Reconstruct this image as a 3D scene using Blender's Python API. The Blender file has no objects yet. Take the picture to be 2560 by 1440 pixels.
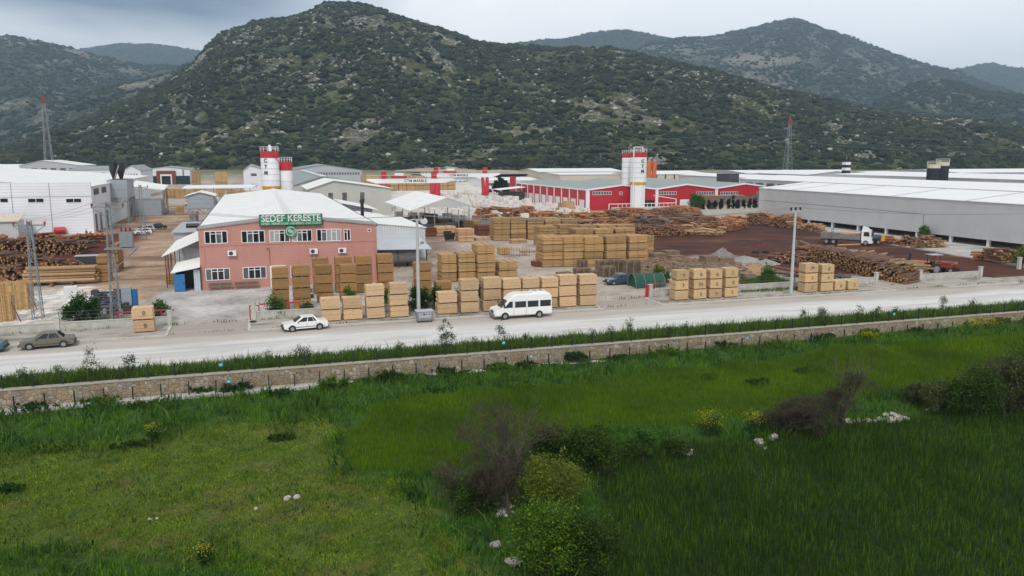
import bpy, bmesh, math, random
import numpy as np
from mathutils import Vector, Matrix, Euler
R = math.radians
random.seed(7); RNG = np.random.default_rng(11)
S = bpy.context.scene
COL = S.collection

# ---------------------------------------------------------------- camera
CAM_H = 16.7; FPX = 1991.0
PITCH = math.atan(328 / FPX); CP, SP = math.cos(PITCH), math.sin(PITCH)
YAW = R(17.7); CA, SA = math.cos(YAW), math.sin(YAW)
cam_d = bpy.data.cameras.new('camera'); cam = bpy.data.objects.new('camera', cam_d); COL.objects.link(cam)
cam.location = (0, 0, CAM_H); cam.rotation_euler = (R(90) - PITCH, 0, -YAW)
cam_d.sensor_width = 36; cam_d.lens = 28; cam_d.clip_start = 0.5; cam_d.clip_end = 20000
S.camera = cam

# ---------------------------------------------------------------- sky, sun, exposure
SUN_EL, SUN_AZ = R(48), R(200)      # azimuth measured clockwise from the yard's far axis (+y)
w = bpy.data.worlds.new('World'); S.world = w; w.use_nodes = True
nt = w.node_tree; nt.nodes.clear()
def N(t, ty, **k):
    n = t.nodes.new(ty)
    for a, b in k.items(): setattr(n, a, b)
    return n
def ramp(t, src, stops, interp='LINEAR'):
    r = N(t, 'ShaderNodeValToRGB'); r.color_ramp.interpolation = interp
    el = r.color_ramp.elements
    while len(el) < len(stops): el.new(0.5)
    for e, (p, c) in zip(el, stops):
        e.position = p; e.color = (c if len(c) == 4 else (*c, 1)) if hasattr(c, '__len__') else (c, c, c, 1)
    if src is not None: t.links.new(src, r.inputs[0])
    return r
def mixc(t, fac, a, b, mode='MIX'):
    m = N(t, 'ShaderNodeMix', data_type='RGBA', blend_type=mode)
    for s, v in ((m.inputs[0], fac), (m.inputs[6], a), (m.inputs[7], b)):
        if hasattr(v, 'is_output'): t.links.new(v, s)
        else: s.default_value = v if not hasattr(v, '__len__') or len(v) == 4 else (*v, 1)
    return m.outputs[2]
def mth(t, op, a, b=0.0, c=None, clamp=False):
    m = N(t, 'ShaderNodeMath', operation=op); m.use_clamp = clamp
    for i, v in enumerate((a, b) if c is None else (a, b, c)):
        if hasattr(v, 'is_output'): t.links.new(v, m.inputs[i])
        else: m.inputs[i].default_value = v
    return m.outputs[0]
sky = N(nt, 'ShaderNodeTexSky', sky_type='NISHITA', sun_disc=False)
sky.sun_elevation = SUN_EL; sky.sun_rotation = SUN_AZ; sky.air_density = 1.5; sky.dust_density = 2.5
tc = N(nt, 'ShaderNodeTexCoord')
mp = N(nt, 'ShaderNodeMapping'); mp.inputs['Scale'].default_value = (1, 1, 3.2)
nt.links.new(tc.outputs['Generated'], mp.inputs[0])
nz = N(nt, 'ShaderNodeTexNoise'); nz.inputs['Scale'].default_value = 2.3; nz.inputs['Detail'].default_value = 6; nz.inputs['Roughness'].default_value = .5
nz.inputs['Distortion'].default_value = .4
nt.links.new(mp.outputs[0], nz.inputs[0])
# a dark rain cloud hangs in one quarter of the sky
dotp = N(nt, 'ShaderNodeVectorMath', operation='DOT_PRODUCT'); nt.links.new(tc.outputs['Generated'], dotp.inputs[0])
_a = R(-14); dotp.inputs[1].default_value = (math.sin(_a) * .97, math.cos(_a) * .97, .22)
sep0 = N(nt, 'ShaderNodeSeparateXYZ'); nt.links.new(tc.outputs['Generated'], sep0.inputs[0])
blob = mth(nt, 'ADD', dotp.outputs['Value'], mth(nt, 'MULTIPLY', mth(nt, 'SUBTRACT', nz.outputs[0], .5), .16))
dark = ramp(nt, blob, [(.90, 0), (.965, 1)])
lowc = ramp(nt, mth(nt, 'ADD', sep0.outputs[2], mth(nt, 'MULTIPLY', mth(nt, 'SUBTRACT', nz.outputs[0], .5), -.12)), [(.125, .35), (.165, 1)])
darkf = mth(nt, 'MULTIPLY', dark.outputs[0], lowc.outputs[0])
brk = ramp(nt, nz.outputs[0], [(.40, (7.5, 7.65, 7.8)), (.62, (8.6, 8.55, 8.4))])
drk = ramp(nt, nz.outputs[0], [(.36, (.9, 1.6, 2.9)), (.56, (2.4, 3.4, 4.9)), (.68, (6.0, 6.8, 7.8))])
sep = N(nt, 'ShaderNodeSeparateXYZ'); nt.links.new(tc.outputs['Generated'], sep.inputs[0])
brk = mixc(nt, 1, brk.outputs[0], ramp(nt, sep.outputs[2], [(.0, (2.35, 2.35, 2.35)), (.18, (2.0, 2.0, 2.0)), (.5, (1, 1, 1))]).outputs[0], 'MULTIPLY')
cl = mixc(nt, darkf, brk, drk.outputs[0])
skc = mixc(nt, .90, sky.outputs[0], cl)
bg = N(nt, 'ShaderNodeBackground'); bg.inputs[1].default_value = .1
nt.links.new(skc, bg.inputs[0])
wo = N(nt, 'ShaderNodeOutputWorld'); nt.links.new(bg.outputs[0], wo.inputs[0])
sd = bpy.data.lights.new('sun', 'SUN'); sd.energy = 2.2; sd.angle = R(10); sd.color = (1, .95, .88)
sun = bpy.data.objects.new('sun', sd); COL.objects.link(sun)
_d = Vector((math.sin(SUN_AZ) * math.cos(SUN_EL), math.cos(SUN_AZ) * math.cos(SUN_EL), math.sin(SUN_EL)))
sun.rotation_euler = _d.to_track_quat('Z', 'Y').to_euler()
S.view_settings.view_transform = 'Standard'; S.view_settings.look = 'None'; S.view_settings.exposure = 0.0
S.view_settings.gamma = 1; S.view_settings.use_curve_mapping = False

# ---------------------------------------------------------------- measuring helpers (photograph pixel -> place on a known plane)
def _ray(px, py):
    a = (px - 1280) / FPX; b = (720 - py) / FPX
    dx, dy, dz = a, CP + b * SP, -SP + b * CP
    return dx * CA + dy * SA, -dx * SA + dy * CA, dz
def gp(px, py, z=0.0):
    d = _ray(px, py); t = (z - CAM_H) / d[2]; return Vector((t * d[0], t * d[1], z))
def WV(px, py, v):
    d = _ray(px, py); t = v / d[1]; return t * d[0], CAM_H + t * d[2]
def WU(px, py, u):
    d = _ray(px, py); t = u / d[0]; return t * d[1], CAM_H + t * d[2]
def at_r(px, py, r):            # point at camera depth r
    d = _ray(px, py); return Vector((d[0] * r, d[1] * r, CAM_H + d[2] * r))
def cu(px, v, z=0.0):
    a = (px - 1280) / FPX
    return (v * SA + a * CP * v * CA + a * (CAM_H - z) * SP) / (CA - a * CP * SA)
def col(r, g, b, k=1.0):
    f = lambda c: ((c / 255 + .055) / 1.055) ** 2.4 if c > 10 else c / 255 / 12.92
    return (f(r) * k, f(g) * k, f(b) * k, 1)
def smooth(x): x = np.clip(x, 0, 1); return x * x * (3 - 2 * x)
def vnoise(x, y, seed=0):
    xi = np.floor(x).astype(np.int64); yi = np.floor(y).astype(np.int64); xf = smooth(x - xi); yf = smooth(y - yi)
    def h(a, b):
        n = (a * 374761393 + b * 668265263 + seed * 974634777) & 0xffffffff
        n = ((n ^ (n >> 13)) * 1274126177) & 0xffffffff
        return ((n ^ (n >> 16)) & 0xffff) / 65535.0
    return (h(xi, yi) * (1 - xf) + h(xi + 1, yi) * xf) * (1 - yf) + (h(xi, yi + 1) * (1 - xf) + h(xi + 1, yi + 1) * xf) * yf
def fbm(x, y, o=4, seed=0, g=.5):
    s = 0; a = 1; n = 0
    for i in range(o): s = s + a * vnoise(x, y, seed + i * 17); n += a; a *= g; x = x * 2.03 + 3.1; y = y * 2.03 + 7.7
    return s / n
def ground_z(u, v):            # the valley floor climbs gently towards the hills
    r = np.hypot(u, v); return 8.3 * smooth((r - 435) / 90)
def gz(u, v): return float(ground_z(np.float64(u), np.float64(v)))
def field_z(u, v):             # the fields below the retaining wall
    u = np.asarray(u, float); v = np.asarray(v, float)
    base = -1.42 - .7 * smooth((62 - v) / 16) - 1.0 * smooth((50 - v) / 30)
    base = base + (u + 10) * .006
    return base + (fbm(u * .12, v * .12, 3, 5) - .5) * .5 + (fbm(u * .6, v * .6, 2, 9) - .5) * .14
def fz(u, v): return float(field_z(u, v))

# ---------------------------------------------------------------- materials
MATS = {}
def newmat(name):
    m = bpy.data.materials.new(name); m.use_nodes = True; t = m.node_tree
    MATS[name] = m; return m, t, t.nodes['Principled BSDF']
def coords(t, kind='Object', scale=(1, 1, 1)):
    c = N(t, 'ShaderNodeTexCoord'); m = N(t, 'ShaderNodeMapping'); m.inputs['Scale'].default_value = scale
    t.links.new(c.outputs[kind], m.inputs[0]); return m.outputs[0]
def noise(t, vec, sc, det=4, rough=.55, dist=0):
    n = N(t, 'ShaderNodeTexNoise'); n.inputs['Scale'].default_value = sc; n.inputs['Detail'].default_value = det
    n.inputs['Roughness'].default_value = rough; n.inputs['Distortion'].default_value = dist
    t.links.new(vec, n.inputs[0]); return n.outputs[0]
def bumpn(t, b, h, strength=.3, dist=.02):
    n = N(t, 'ShaderNodeBump'); n.inputs['Strength'].default_value = strength; n.inputs['Distance'].default_value = dist
    t.links.new(h, n.inputs['Height']); t.links.new(n.outputs[0], b.inputs['Normal'])
def plain(name, c, rough=.6, metal=0, var=.12, sc=1.5, wear=None, wearat=.62):
    m, t, b = newmat(name); v = coords(t)
    n = noise(t, v, sc); lo = [x * (1 - var) for x in c[:3]]; hi = [min(1, x * (1 + var)) for x in c[:3]]
    r = ramp(t, n, [(.3, lo), (.7, hi)]).outputs[0]
    if wear:
        n2 = noise(t, v, sc * 1.7, 6, .7); k = ramp(t, n2, [(wearat - .04, 0), (wearat + .06, 1)]).outputs[0]
        r = mixc(t, k, r, wear)
    t.links.new(r, b.inputs['Base Color']); b.inputs['Roughness'].default_value = rough; b.inputs['Metallic'].default_value = metal
    return m
def ribbed(name, c, axis='x', period=.25, rough=.45, depth=.35, var=.08, dirt=None, lines=.12):
    m, t, b = newmat(name); c_ = N(t, 'ShaderNodeTexCoord'); sp_ = N(t, 'ShaderNodeSeparateXYZ'); t.links.new(c_.outputs['Object'], sp_.inputs[0])
    o = {'x': 0, 'y': 1, 'z': 2}.get(axis)
    val = sp_.outputs[o] if o is not None else mth(t, 'ADD', sp_.outputs[0], sp_.outputs[1])
    s = mth(t, 'SINE', mth(t, 'MULTIPLY', val, 2 * math.pi / period))
    k = mth(t, 'MULTIPLY', mth(t, 'ADD', s, 1), .5)
    n = noise(t, coords(t, scale=(.25, .25, .25)), 1.2, 5)
    base = ramp(t, n, [(.3, [x * (1 - var) for x in c[:3]]), (.7, [min(1, x * (1 + var)) for x in c[:3]])]).outputs[0]
    dk = mixc(t, 1, base, [1 - lines] * 3, 'MULTIPLY')
    k2 = ramp(t, k, [(0, 1), (.22, 0)]).outputs[0]
    r = mixc(t, k2, base, dk)
    if dirt:
        st = noise(t, coords(t, scale=(.6, .08, .08)), 2.0, 6, .65)
        r = mixc(t, ramp(t, st, [(.5, 0), (.78, .55)]).outputs[0], r, dirt)
    t.links.new(r, b.inputs['Base Color']); b.inputs['Roughness'].default_value = rough
    bumpn(t, b, k, depth, .03); return m
def foliage(name, c1, c2, c3=None, rough=.65, patch=.9):
    m, t, b = newmat(name); g = N(t, 'ShaderNodeNewGeometry')
    r = ramp(t, g.outputs['Random Per Island'], [(0, c1), (.6, c2), (1, c3 or c2)]).outputs[0]
    n = noise(t, coords(t), patch, 3); k = ramp(t, n, [(.33, (.66, .68, .66)), (.67, (1.34, 1.28, 1.1))]).outputs[0]
    r = mixc(t, 1, r, k, 'MULTIPLY')
    t.links.new(r, b.inputs['Base Color']); b.inputs['Roughness'].default_value = rough
    b.inputs['Specular IOR Level'].default_value = .25
    tr = N(t, 'ShaderNodeBsdfTranslucent'); t.links.new(r, tr.inputs[0]); mx = N(t, 'ShaderNodeMixShader'); mx.inputs[0].default_value = .42; t.links.new(b.outputs[0], mx.inputs[1]); t.links.new(tr.outputs[0], mx.inputs[2]); t.links.new(mx.outputs[0], t.nodes['Material Output'].inputs[0])
    return m
def lumber_mat(name, c, gap, side):
    m, t, b = newmat(name)
    # ends / edges of stacked boards: rows along z, breaks across; metres through the object's own scale
    uvn = N(t, 'ShaderNodeUVMap'); uvn.uv_map = 'boards'
    mp_ = N(t, 'ShaderNodeMapping'); mp_.inputs['Scale'].default_value = (.04, 1, 1) if side else (1, 1, 1); t.links.new(uvn.outputs[0], mp_.inputs[0])
    oi = N(t, 'ShaderNodeObjectInfo')
    bk = N(t, 'ShaderNodeTexBrick'); t.links.new(mp_.outputs[0], bk.inputs[0]); bk.inputs['Scale'].default_value = 1
    bk.inputs['Brick Width'].default_value = .15; bk.inputs['Row Height'].default_value = .045; bk.inputs['Mortar Size'].default_value = .0045; bk.inputs['Bias'].default_value = 0
    c = Vector(c[:3])
    bk.inputs['Color1'].default_value = (*(c * .90), 1); bk.inputs['Color2'].default_value = (*[min(1, x) for x in c * 1.09], 1)
    bk.inputs['Mortar'].default_value = (*(c * .62), 1)
    nm = N(t, 'ShaderNodeMapping'); nm.inputs['Scale'].default_value = (3.6, 26, 1) if not side else (.35, 22, 1); t.links.new(uvn.outputs[0], nm.inputs[0])
    ad = N(t, 'ShaderNodeVectorMath', operation='ADD'); t.links.new(nm.outputs[0], ad.inputs[0])
    cx = N(t, 'ShaderNodeCombineXYZ'); t.links.new(mth(t, 'MULTIPLY', oi.outputs['Random'], 90), cx.inputs[0]); t.links.new(cx.outputs[0], cx.inputs[0]) if 0 else None
    t.links.new(cx.outputs[0], ad.inputs[1])
    gn = noise(t, ad.outputs[0], 1, 3, .6)
    thr = .655 if not side else .70
    g = ramp(t, gn, [(thr - .02, 0), (thr + .02, 1)]).outputs[0]
    tint = ramp(t, oi.outputs['Random'], [(0, (.74, .72, .70)), (.25, (.9, .9, .88)), (.6, (1, 1, 1)), (1, (1.12, 1.06, 1.0))]).outputs[0]
    r = mixc(t, 1, bk.outputs[0], tint, 'MULTIPLY')
    r = mixc(t, g, r, gap)
    t.links.new(r, b.inputs['Base Color']); b.inputs['Roughness'].default_value = .8
    return m
WOODP = col(214, 182, 144, .94); WOODB = col(190, 146, 88, .86); GAPC = col(74, 52, 34)
lumber_mat('pale_board_ends', WOODP, GAPC, False); lumber_mat('yellow_board_ends', col(214, 182, 138, .92), GAPC, False)
lumber_mat('brown_board_ends', col(172, 132, 84, .85), col(80, 52, 24), False)
lumber_mat('board_sides', col(198, 162, 112, .86), col(110, 76, 44), True)
lumber_mat('red_board_sides', col(120, 66, 46), col(60, 32, 22), True); lumber_mat('pink_board_sides', col(224, 184, 140, .95), col(130, 90, 60), True)
lumber_mat('grey_board_sides', col(140, 122, 102), col(60, 46, 36), True)
plain('bearer', col(120, 82, 50), .8)
plain('white_paint', col(232, 234, 236, .95), .35, var=.03); plain('white_wall', col(228, 230, 234, .9), .6, var=.04)
plain('black', (.012, .012, .013, 1), .5); plain('rubber', (.02, .02, .021, 1), .8); plain('dark_metal', (.05, .05, .055, 1), .5)
plain('galvanised', col(150, 156, 160, .8), .5, .3, .15, 3); plain('rusty', col(112, 62, 44), .8, 0, .25, 4)
plain('red_paint', col(178, 34, 44, .95), .45, var=.06); plain('dark_red', col(120, 30, 34), .5); plain('concrete', col(196, 194, 188, .9), .85, var=.08, sc=1.2, wear=col(150, 146, 138))
plain('pole_concrete', col(178, 182, 182, .95), .8, var=.06, sc=3); plain('blue_paint', col(40, 110, 165), .5, wear=col(90, 130, 160)); plain('yellow_paint', col(214, 160, 50), .6)
plain('white_marble', col(222, 217, 212, .9), .7, var=.12, sc=.7, wear=col(205, 190, 178)); plain('cream', col(206, 196, 178, .9), .7)
plain('dark_roof', col(88, 74, 70), .8); plain('brown_trim', col(110, 48, 44), .7); plain('portal_red', col(120, 58, 46), .7)
plain('grey_panel', col(180, 184, 190, .9), .5, var=.04); plain('rock_white', col(190, 184, 174, .8), .9, var=.3, sc=5); plain('rock_grey', col(158, 154, 148, .8), .9, var=.22, sc=.2)
plain('skin', col(150, 105, 80), .7); plain('navy_cloth', col(32, 42, 66), .9); plain('orange_rust', col(196, 104, 60), .7); plain('silo_black', (.010, .012, .02, 1), .7); plain('rusty_grey', col(86, 84, 84), .8); plain('rusty_red', col(150, 66, 48), .8); plain('teal_sign', col(60, 160, 170), .5)
plain('aluminium', col(176, 180, 184, .9), .35, .5, .08); plain('pit_grey', col(190, 188, 184, .8), .9)
plain('hill_sand', col(172, 160, 148, .8), .95, var=.12, sc=.1)
def glass(name, c, rough=.08):
    m, t, b = newmat(name); n = noise(t, coords(t), 1.1, 2)
    t.links.new(ramp(t, n, [(.35, [x * .6 for x in c[:3]]), (.65, [x * 1.5 for x in c[:3]])]).outputs[0], b.inputs['Base Color'])
    b.inputs['Roughness'].default_value = rough; b.inputs['Specular IOR Level'].default_value = .5
glass('glass', (.014, .016, .02, 1)); glass('car_glass', (.02, .025, .03, 1)); glass('teal_glass', (.012, .035, .045, 1)); glass('grey_blind', (.10, .105, .115, 1), .35)
ribbed('blind', col(168, 172, 170), 'z', .17, .6, 0, .05, lines=.62)
ribbed('pink_cladding', col(198, 142, 131, .92), 'z', .20, .6, .12, .05, dirt=col(164, 108, 98), lines=.20)
ribbed('white_panel', col(232, 234, 240, .98), 'z', .62, .5, .1, .03, lines=.16)
ribbed('white_roof', col(232, 233, 231, .98), 'x', .5, .6, .12, .04, dirt=col(210, 209, 202), lines=.06)
ribbed('white_roof_y', col(232, 234, 235, .97), 'y', .5, .5, .12, .03, lines=.05)
ribbed('grey_roof', col(150, 160, 158, .9), 'y', .4, .6, .15, .06, lines=.12); ribbed('grey_roof_x', col(150, 160, 160, .9), 'x', .4, .6, .15, .06, lines=.12)
ribbed('silver_wall', col(196, 196, 197, .92), 'd', .3, .5, .3, .04, dirt=col(172, 170, 166, .9), lines=.10); ribbed('pale_metal_wall', col(204, 208, 208, .9), 'd', .45, .5, .3, .06, lines=.2)
ribbed('beige_wall', col(192, 192, 186, .9), 'd', .4, .6, .3, .06, lines=.15); ribbed('red_wall', col(186, 32, 46, .92), 'd', .5, .5, .1, .05, lines=.1)
ribbed('blue_grey_panel', col(160, 170, 178, .88), 'z', 1.1, .55, .05, .07, lines=.12); ribbed('stained_roof', col(168, 166, 164, .8), 'y', .35, .7, .1, .15, dirt=col(140, 128, 104), lines=.3)
ribbed('corrugated', col(196, 202, 210, .9), 'x', .28, .4, .6, .06, lines=.3)
ribbed('bark', col(110, 82, 62), 'x', .4, .9, .1, .3); ribbed('shade_net', col(42, 82, 70), 'z', .2, .9, .1, .15)
def logmat(name, c1, c2, c3, s=.8):
    m, t, b = newmat(name); g = N(t, 'ShaderNodeNewGeometry'); oi = N(t, 'ShaderNodeObjectInfo')
    k = mth(t, 'FRACT', mth(t, 'ADD', g.outputs['Random Per Island'], oi.outputs['Random']))
    r = ramp(t, k, [(0, c1), (.5, c2), (1, c3)]).outputs[0]
    n = noise(t, coords(t), 5, 5, .7); r = mixc(t, 1, r, ramp(t, n, [(.3, (.6, .6, .6)), (.7, (1.25, 1.2, 1.15))]).outputs[0], 'MULTIPLY')
    t.links.new(r, b.inputs['Base Color']); b.inputs['Roughness'].default_value = .85
logmat('log_brown', col(108, 74, 58), col(136, 98, 74), col(118, 96, 84)); logmat('log_orange', col(176, 118, 80), col(190, 136, 94), col(120, 78, 58))
logmat('log_grey', col(112, 94, 82), col(138, 120, 108), col(100, 74, 60)); logmat('log_pale', col(188, 158, 122), col(170, 140, 104), col(152, 122, 92)); logmat('log_end', col(160, 124, 84), col(136, 100, 68), col(182, 146, 102))
logmat('reed', col(196, 162, 112), col(168, 134, 88), col(208, 178, 132)); logmat('far_log_end', col(150, 108, 76), col(184, 140, 98), col(104, 72, 54))

# ---------------------------------------------------------------- mesh builder
def setp(o, label=None, cat=None, group=None, kind=None):
    if label: o['label'] = label
    if cat: o['category'] = cat
    if group: o['group'] = group
    if kind: o['kind'] = kind
    return o
class MB:
    def __init__(s): s.v = []; s.f = []; s.m = []; s.mi = 0
    def face(s, pts):
        n = len(s.v); s.v += [tuple(p) for p in pts]; s.f.append(tuple(range(n, n + len(pts)))); s.m.append(s.mi); return s
    def quadbox(s, c8):            # bottom four then top four, counter-clockwise
        n = len(s.v); s.v += [tuple(p) for p in c8]
        for q in ((3, 2, 1, 0), (4, 5, 6, 7), (0, 1, 5, 4), (1, 2, 6, 5), (2, 3, 7, 6), (3, 0, 4, 7)):
            s.f.append(tuple(n + i for i in q)); s.m.append(s.mi)
        return s
    def b(s, x0, x1, y0, y1, z0, z1):
        return s.quadbox([(x0, y0, z0), (x1, y0, z0), (x1, y1, z0), (x0, y1, z0), (x0, y0, z1), (x1, y0, z1), (x1, y1, z1), (x0, y1, z1)])
    def rb(s, cx, cy, z0, z1, sx, sy, rz=0):
        c, d = math.cos(rz), math.sin(rz)
        q = [(cx + x * c - y * d, cy + x * d + y * c) for x, y in ((-sx / 2, -sy / 2), (sx / 2, -sy / 2), (sx / 2, sy / 2), (-sx / 2, sy / 2))]
        return s.quadbox([(x, y, z0) for x, y in q] + [(x, y, z1) for x, y in q])
    def cyl(s, p, q, r0, r1=None, n=8, cap=True, capmat=None):
        p = Vector(p); q = Vector(q); r1 = r0 if r1 is None else r1; d = (q - p)
        if d.length < 1e-6: return s
        d.normalize(); a = d.orthogonal().normalized(); b_ = d.cross(a); k = len(s.v)
        for c, r in ((p, r0), (q, r1)):
            for i in range(n):
                t = 2 * math.pi * i / n; s.v.append(tuple(c + (a * math.cos(t) + b_ * math.sin(t)) * r))
        for i in range(n):
            j = (i + 1) % n; s.f.append((k + i, k + j, k + n + j, k + n + i)); s.m.append(s.mi)
        if cap:
            cm = s.mi if capmat is None else capmat
            s.f.append(tuple(k + i for i in reversed(range(n)))); s.m.append(cm); s.f.append(tuple(k + n + i for i in range(n))); s.m.append(cm)
        return s
    def beam(s, p, q, w_, n=4): return s.cyl(p, q, w_ * .7071, n=n)
    def extr(s, prof, y0, y1, axis='y'):     # profile in (x,z) pushed along y, or in (y,z) pushed along x
        f = (lambda a, c, d: (a, d, c)) if axis == 'y' else (lambda a, c, d: (d, a, c))
        k = len(s.v); n = len(prof); s.v += [f(a, c, y0) for a, c in prof] + [f(a, c, y1) for a, c in prof]
        for i in range(n):
            j = (i + 1) % n; s.f.append((k + i, k + j, k + n + j, k + n + i)); s.m.append(s.mi)
        s.f.append(tuple(k + i for i in reversed(range(n)))); s.f.append(tuple(k + n + i for i in range(n))); s.m += [s.mi] * 2
        return s
    def slab(s, a, b_, c, d, t):             # quad a b c d thickened downward
        up = [Vector(x) for x in (a, b_, c, d)]; return s.quadbox([p - Vector((0, 0, t)) for p in up] + up)
    def ball(s, c, r, sz=1.0, n=8, m=5, jit=0):
        k = len(s.v); c = Vector(c)
        for i in range(m + 1):
            th = math.pi * i / m
            for j in range(n):
                ph = 2 * math.pi * j / n; q = 1 + random.uniform(-jit, jit)
                s.v.append((c.x + r * q * math.sin(th) * math.cos(ph), c.y + r * q * math.sin(th) * math.sin(ph), c.z + r * sz * q * math.cos(th)))
        for i in range(m):
            for j in range(n):
                s.f.append((k + i * n + j, k + (i + 1) * n + j, k + (i + 1) * n + (j + 1) % n, k + i * n + (j + 1) % n)); s.m.append(s.mi)
        return s
    def mesh(s, name, mats, off=(0, 0, 0), smooth_=False):
        me = bpy.data.meshes.new(name); o = Vector(off)
        me.from_pydata([(x - o.x, y - o.y, z - o.z) for x, y, z in s.v], [], s.f)
        for m in (mats if isinstance(mats, (list, tuple)) else [mats]): me.materials.append(MATS[m])
        me.polygons.foreach_set('material_index', s.m)
        if smooth_: me.polygons.foreach_set('use_smooth', [True] * len(s.f))
        bm = bmesh.new(); bm.from_mesh(me); bmesh.ops.recalc_face_normals(bm, faces=bm.faces); bm.to_mesh(me); bm.free()
        return me
    def build(s, name, mats, parent=None, off=None, smooth_=False, local=False):
        if parent is not None and (name in SPLIT or (name == 'window' and mats == 'grey_blind')):
            pid = list(range(len(s.v)))
            def fd(i):
                while pid[i] != i: pid[i] = pid[pid[i]]; i = pid[i]
                return i
            for f in s.f:
                for q in f[1:]: pid[fd(q)] = fd(f[0])
            comp = {}
            for k, f in enumerate(s.f): comp.setdefault(fd(f[0]), []).append(k)
            if len(comp) > 1:
                for ks in comp.values():
                    p = MB(); mp_ = {}
                    for k in ks:
                        for q in s.f[k]:
                            if q not in mp_: mp_[q] = len(p.v); p.v.append(s.v[q])
                        p.f.append(tuple(mp_[q] for q in s.f[k])); p.m.append(s.m[k])
                    o = MB.build(p, name, mats, parent, off, smooth_, local)
                return o
        off = (0, 0, 0) if local else (off if off is not None else (ROOTS.get(parent.name, (0, 0, 0)) if parent else (0, 0, 0)))
        o = bpy.data.objects.new(name, s.mesh(name, mats, off, smooth_)); COL.objects.link(o)
        if parent: o.parent = parent; ROOTS[o.name] = off
        else: o.location = off if not local else (0, 0, 0); ROOTS[o.name] = tuple(off)
        return o
ROOTS = {}
SPLIT = {'bracket', 'conduit', 'louvre', 'side_door', 'doorway', 'column', 'post', 'skylight', 'roof_seam', 'joint_strip', 'weld_ring', 'castor', 'symbol', 'pipe', 'roof_fan', 'saddle', 'gutter', 'machinery', 'frame_strip', 'lower_wall', 'pipes', 'bars', 'plinth', 'frame', 'leg'}
def thing(name, label, cat, loc=(0, 0, 0), rz=0, group=None):
    o = bpy.data.objects.new(name, None); COL.objects.link(o); o.location = loc; o.rotation_euler = (0, 0, rz); o.empty_display_size = .3
    ROOTS[o.name] = tuple(loc); return setp(o, label, cat, group)
def npmesh(name, V, F, mat, parent=None, k=3, mats=None, mi=None, smooth_=False):
    V = np.asarray(V, np.float32); F = np.asarray(F, np.int32); me = bpy.data.meshes.new(name)
    me.vertices.add(len(V)); me.vertices.foreach_set('co', V.ravel())
    me.loops.add(F.size); me.loops.foreach_set('vertex_index', F.ravel())
    me.polygons.add(len(F)); me.polygons.foreach_set('loop_start', np.arange(0, F.size, F.shape[1], dtype=np.int32))
    me.polygons.foreach_set('loop_total', np.full(len(F), F.shape[1], np.int32))
    for m in (mats or [mat]): me.materials.append(MATS[m])
    if mi is not None: me.polygons.foreach_set('material_index', mi)
    if smooth_: me.polygons.foreach_set('use_smooth', np.ones(len(F), bool))
    me.update(calc_edges=True)
    o = bpy.data.objects.new(name, me); COL.objects.link(o)
    if parent: o.parent = parent
    return o
def text_mesh(name, s, size, mat, loc, rot, parent, align='CENTER', depth=.02, xs=1.0, bold=0.0):
    cu_ = bpy.data.curves.new(name, 'FONT'); cu_.body = s; cu_.size = size; cu_.align_x = align; cu_.align_y = 'CENTER'; cu_.extrude = depth; cu_.offset = bold
    ob = bpy.data.objects.new(name + '_tmp', cu_); COL.objects.link(ob); bpy.context.view_layer.update()
    me = bpy.data.meshes.new_from_object(ob.evaluated_get(bpy.context.evaluated_depsgraph_get()))
    bpy.data.objects.remove(ob); me.materials.clear(); me.materials.append(MATS[mat]); me.name = name
    o = bpy.data.objects.new(name, me); COL.objects.link(o); o.parent = parent
    base = ROOTS.get(parent.name, (0, 0, 0)) if parent else (0, 0, 0)
    o.location = Vector(loc) - Vector(base); o.rotation_euler = rot; o.scale = (xs, 1, 1); return o
FRONT = (R(90), 0, 0)     # text that reads from the road side

# ================================================================ THE SETTING: ground
def poly_sd(U, V, poly):
    P = np.array([(p[0], p[1]) for p in poly], float); ins = np.zeros(U.shape, bool); d = np.full(U.shape, 1e9)
    for i in range(len(P)):
        a = P[i - 1]; b = P[i]; e = b - a; L = (e ** 2).sum() + 1e-9
        t = np.clip(((U - a[0]) * e[0] + (V - a[1]) * e[1]) / L, 0, 1); d = np.minimum(d, np.hypot(U - a[0] - t * e[0], V - a[1] - t * e[1]))
        c = ((a[1] > V) != (b[1] > V)) & (U < (b[0] - a[0]) * (V - a[1]) / (b[1] - a[1] + 1e-12) + a[0]); ins ^= c
    return np.where(ins, -d, d)
def axis_steps(pts):
    out = []
    for a, b, st in pts:
        out += list(np.linspace(a, b, max(2, int(round((b - a) / st)) + 1))[:-1])
    return np.array(out + [pts[-1][1]])
def grid_mesh(us, vs, zf, name, colf=None, matname=None):
    U, V = np.meshgrid(us, vs); Z = zf(U, V); nu, nv = len(us), len(vs)
    idx = np.arange(nu * nv).reshape(nv, nu)
    F = np.stack([idx[:-1, :-1], idx[:-1, 1:], idx[1:, 1:], idx[1:, :-1]], -1).reshape(-1, 4)
    o = npmesh(name, np.stack([U, V, Z], -1).reshape(-1, 3), F, matname)
    if colf:
        C = colf(U, V).reshape(-1, 3); at = o.data.attributes.new('zone', 'FLOAT_COLOR', 'POINT')
        at.data.foreach_set('color', np.concatenate([C, np.ones((len(C), 1))], 1).astype(np.float32).ravel())
    o['kind'] = 'structure'; return o
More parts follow.
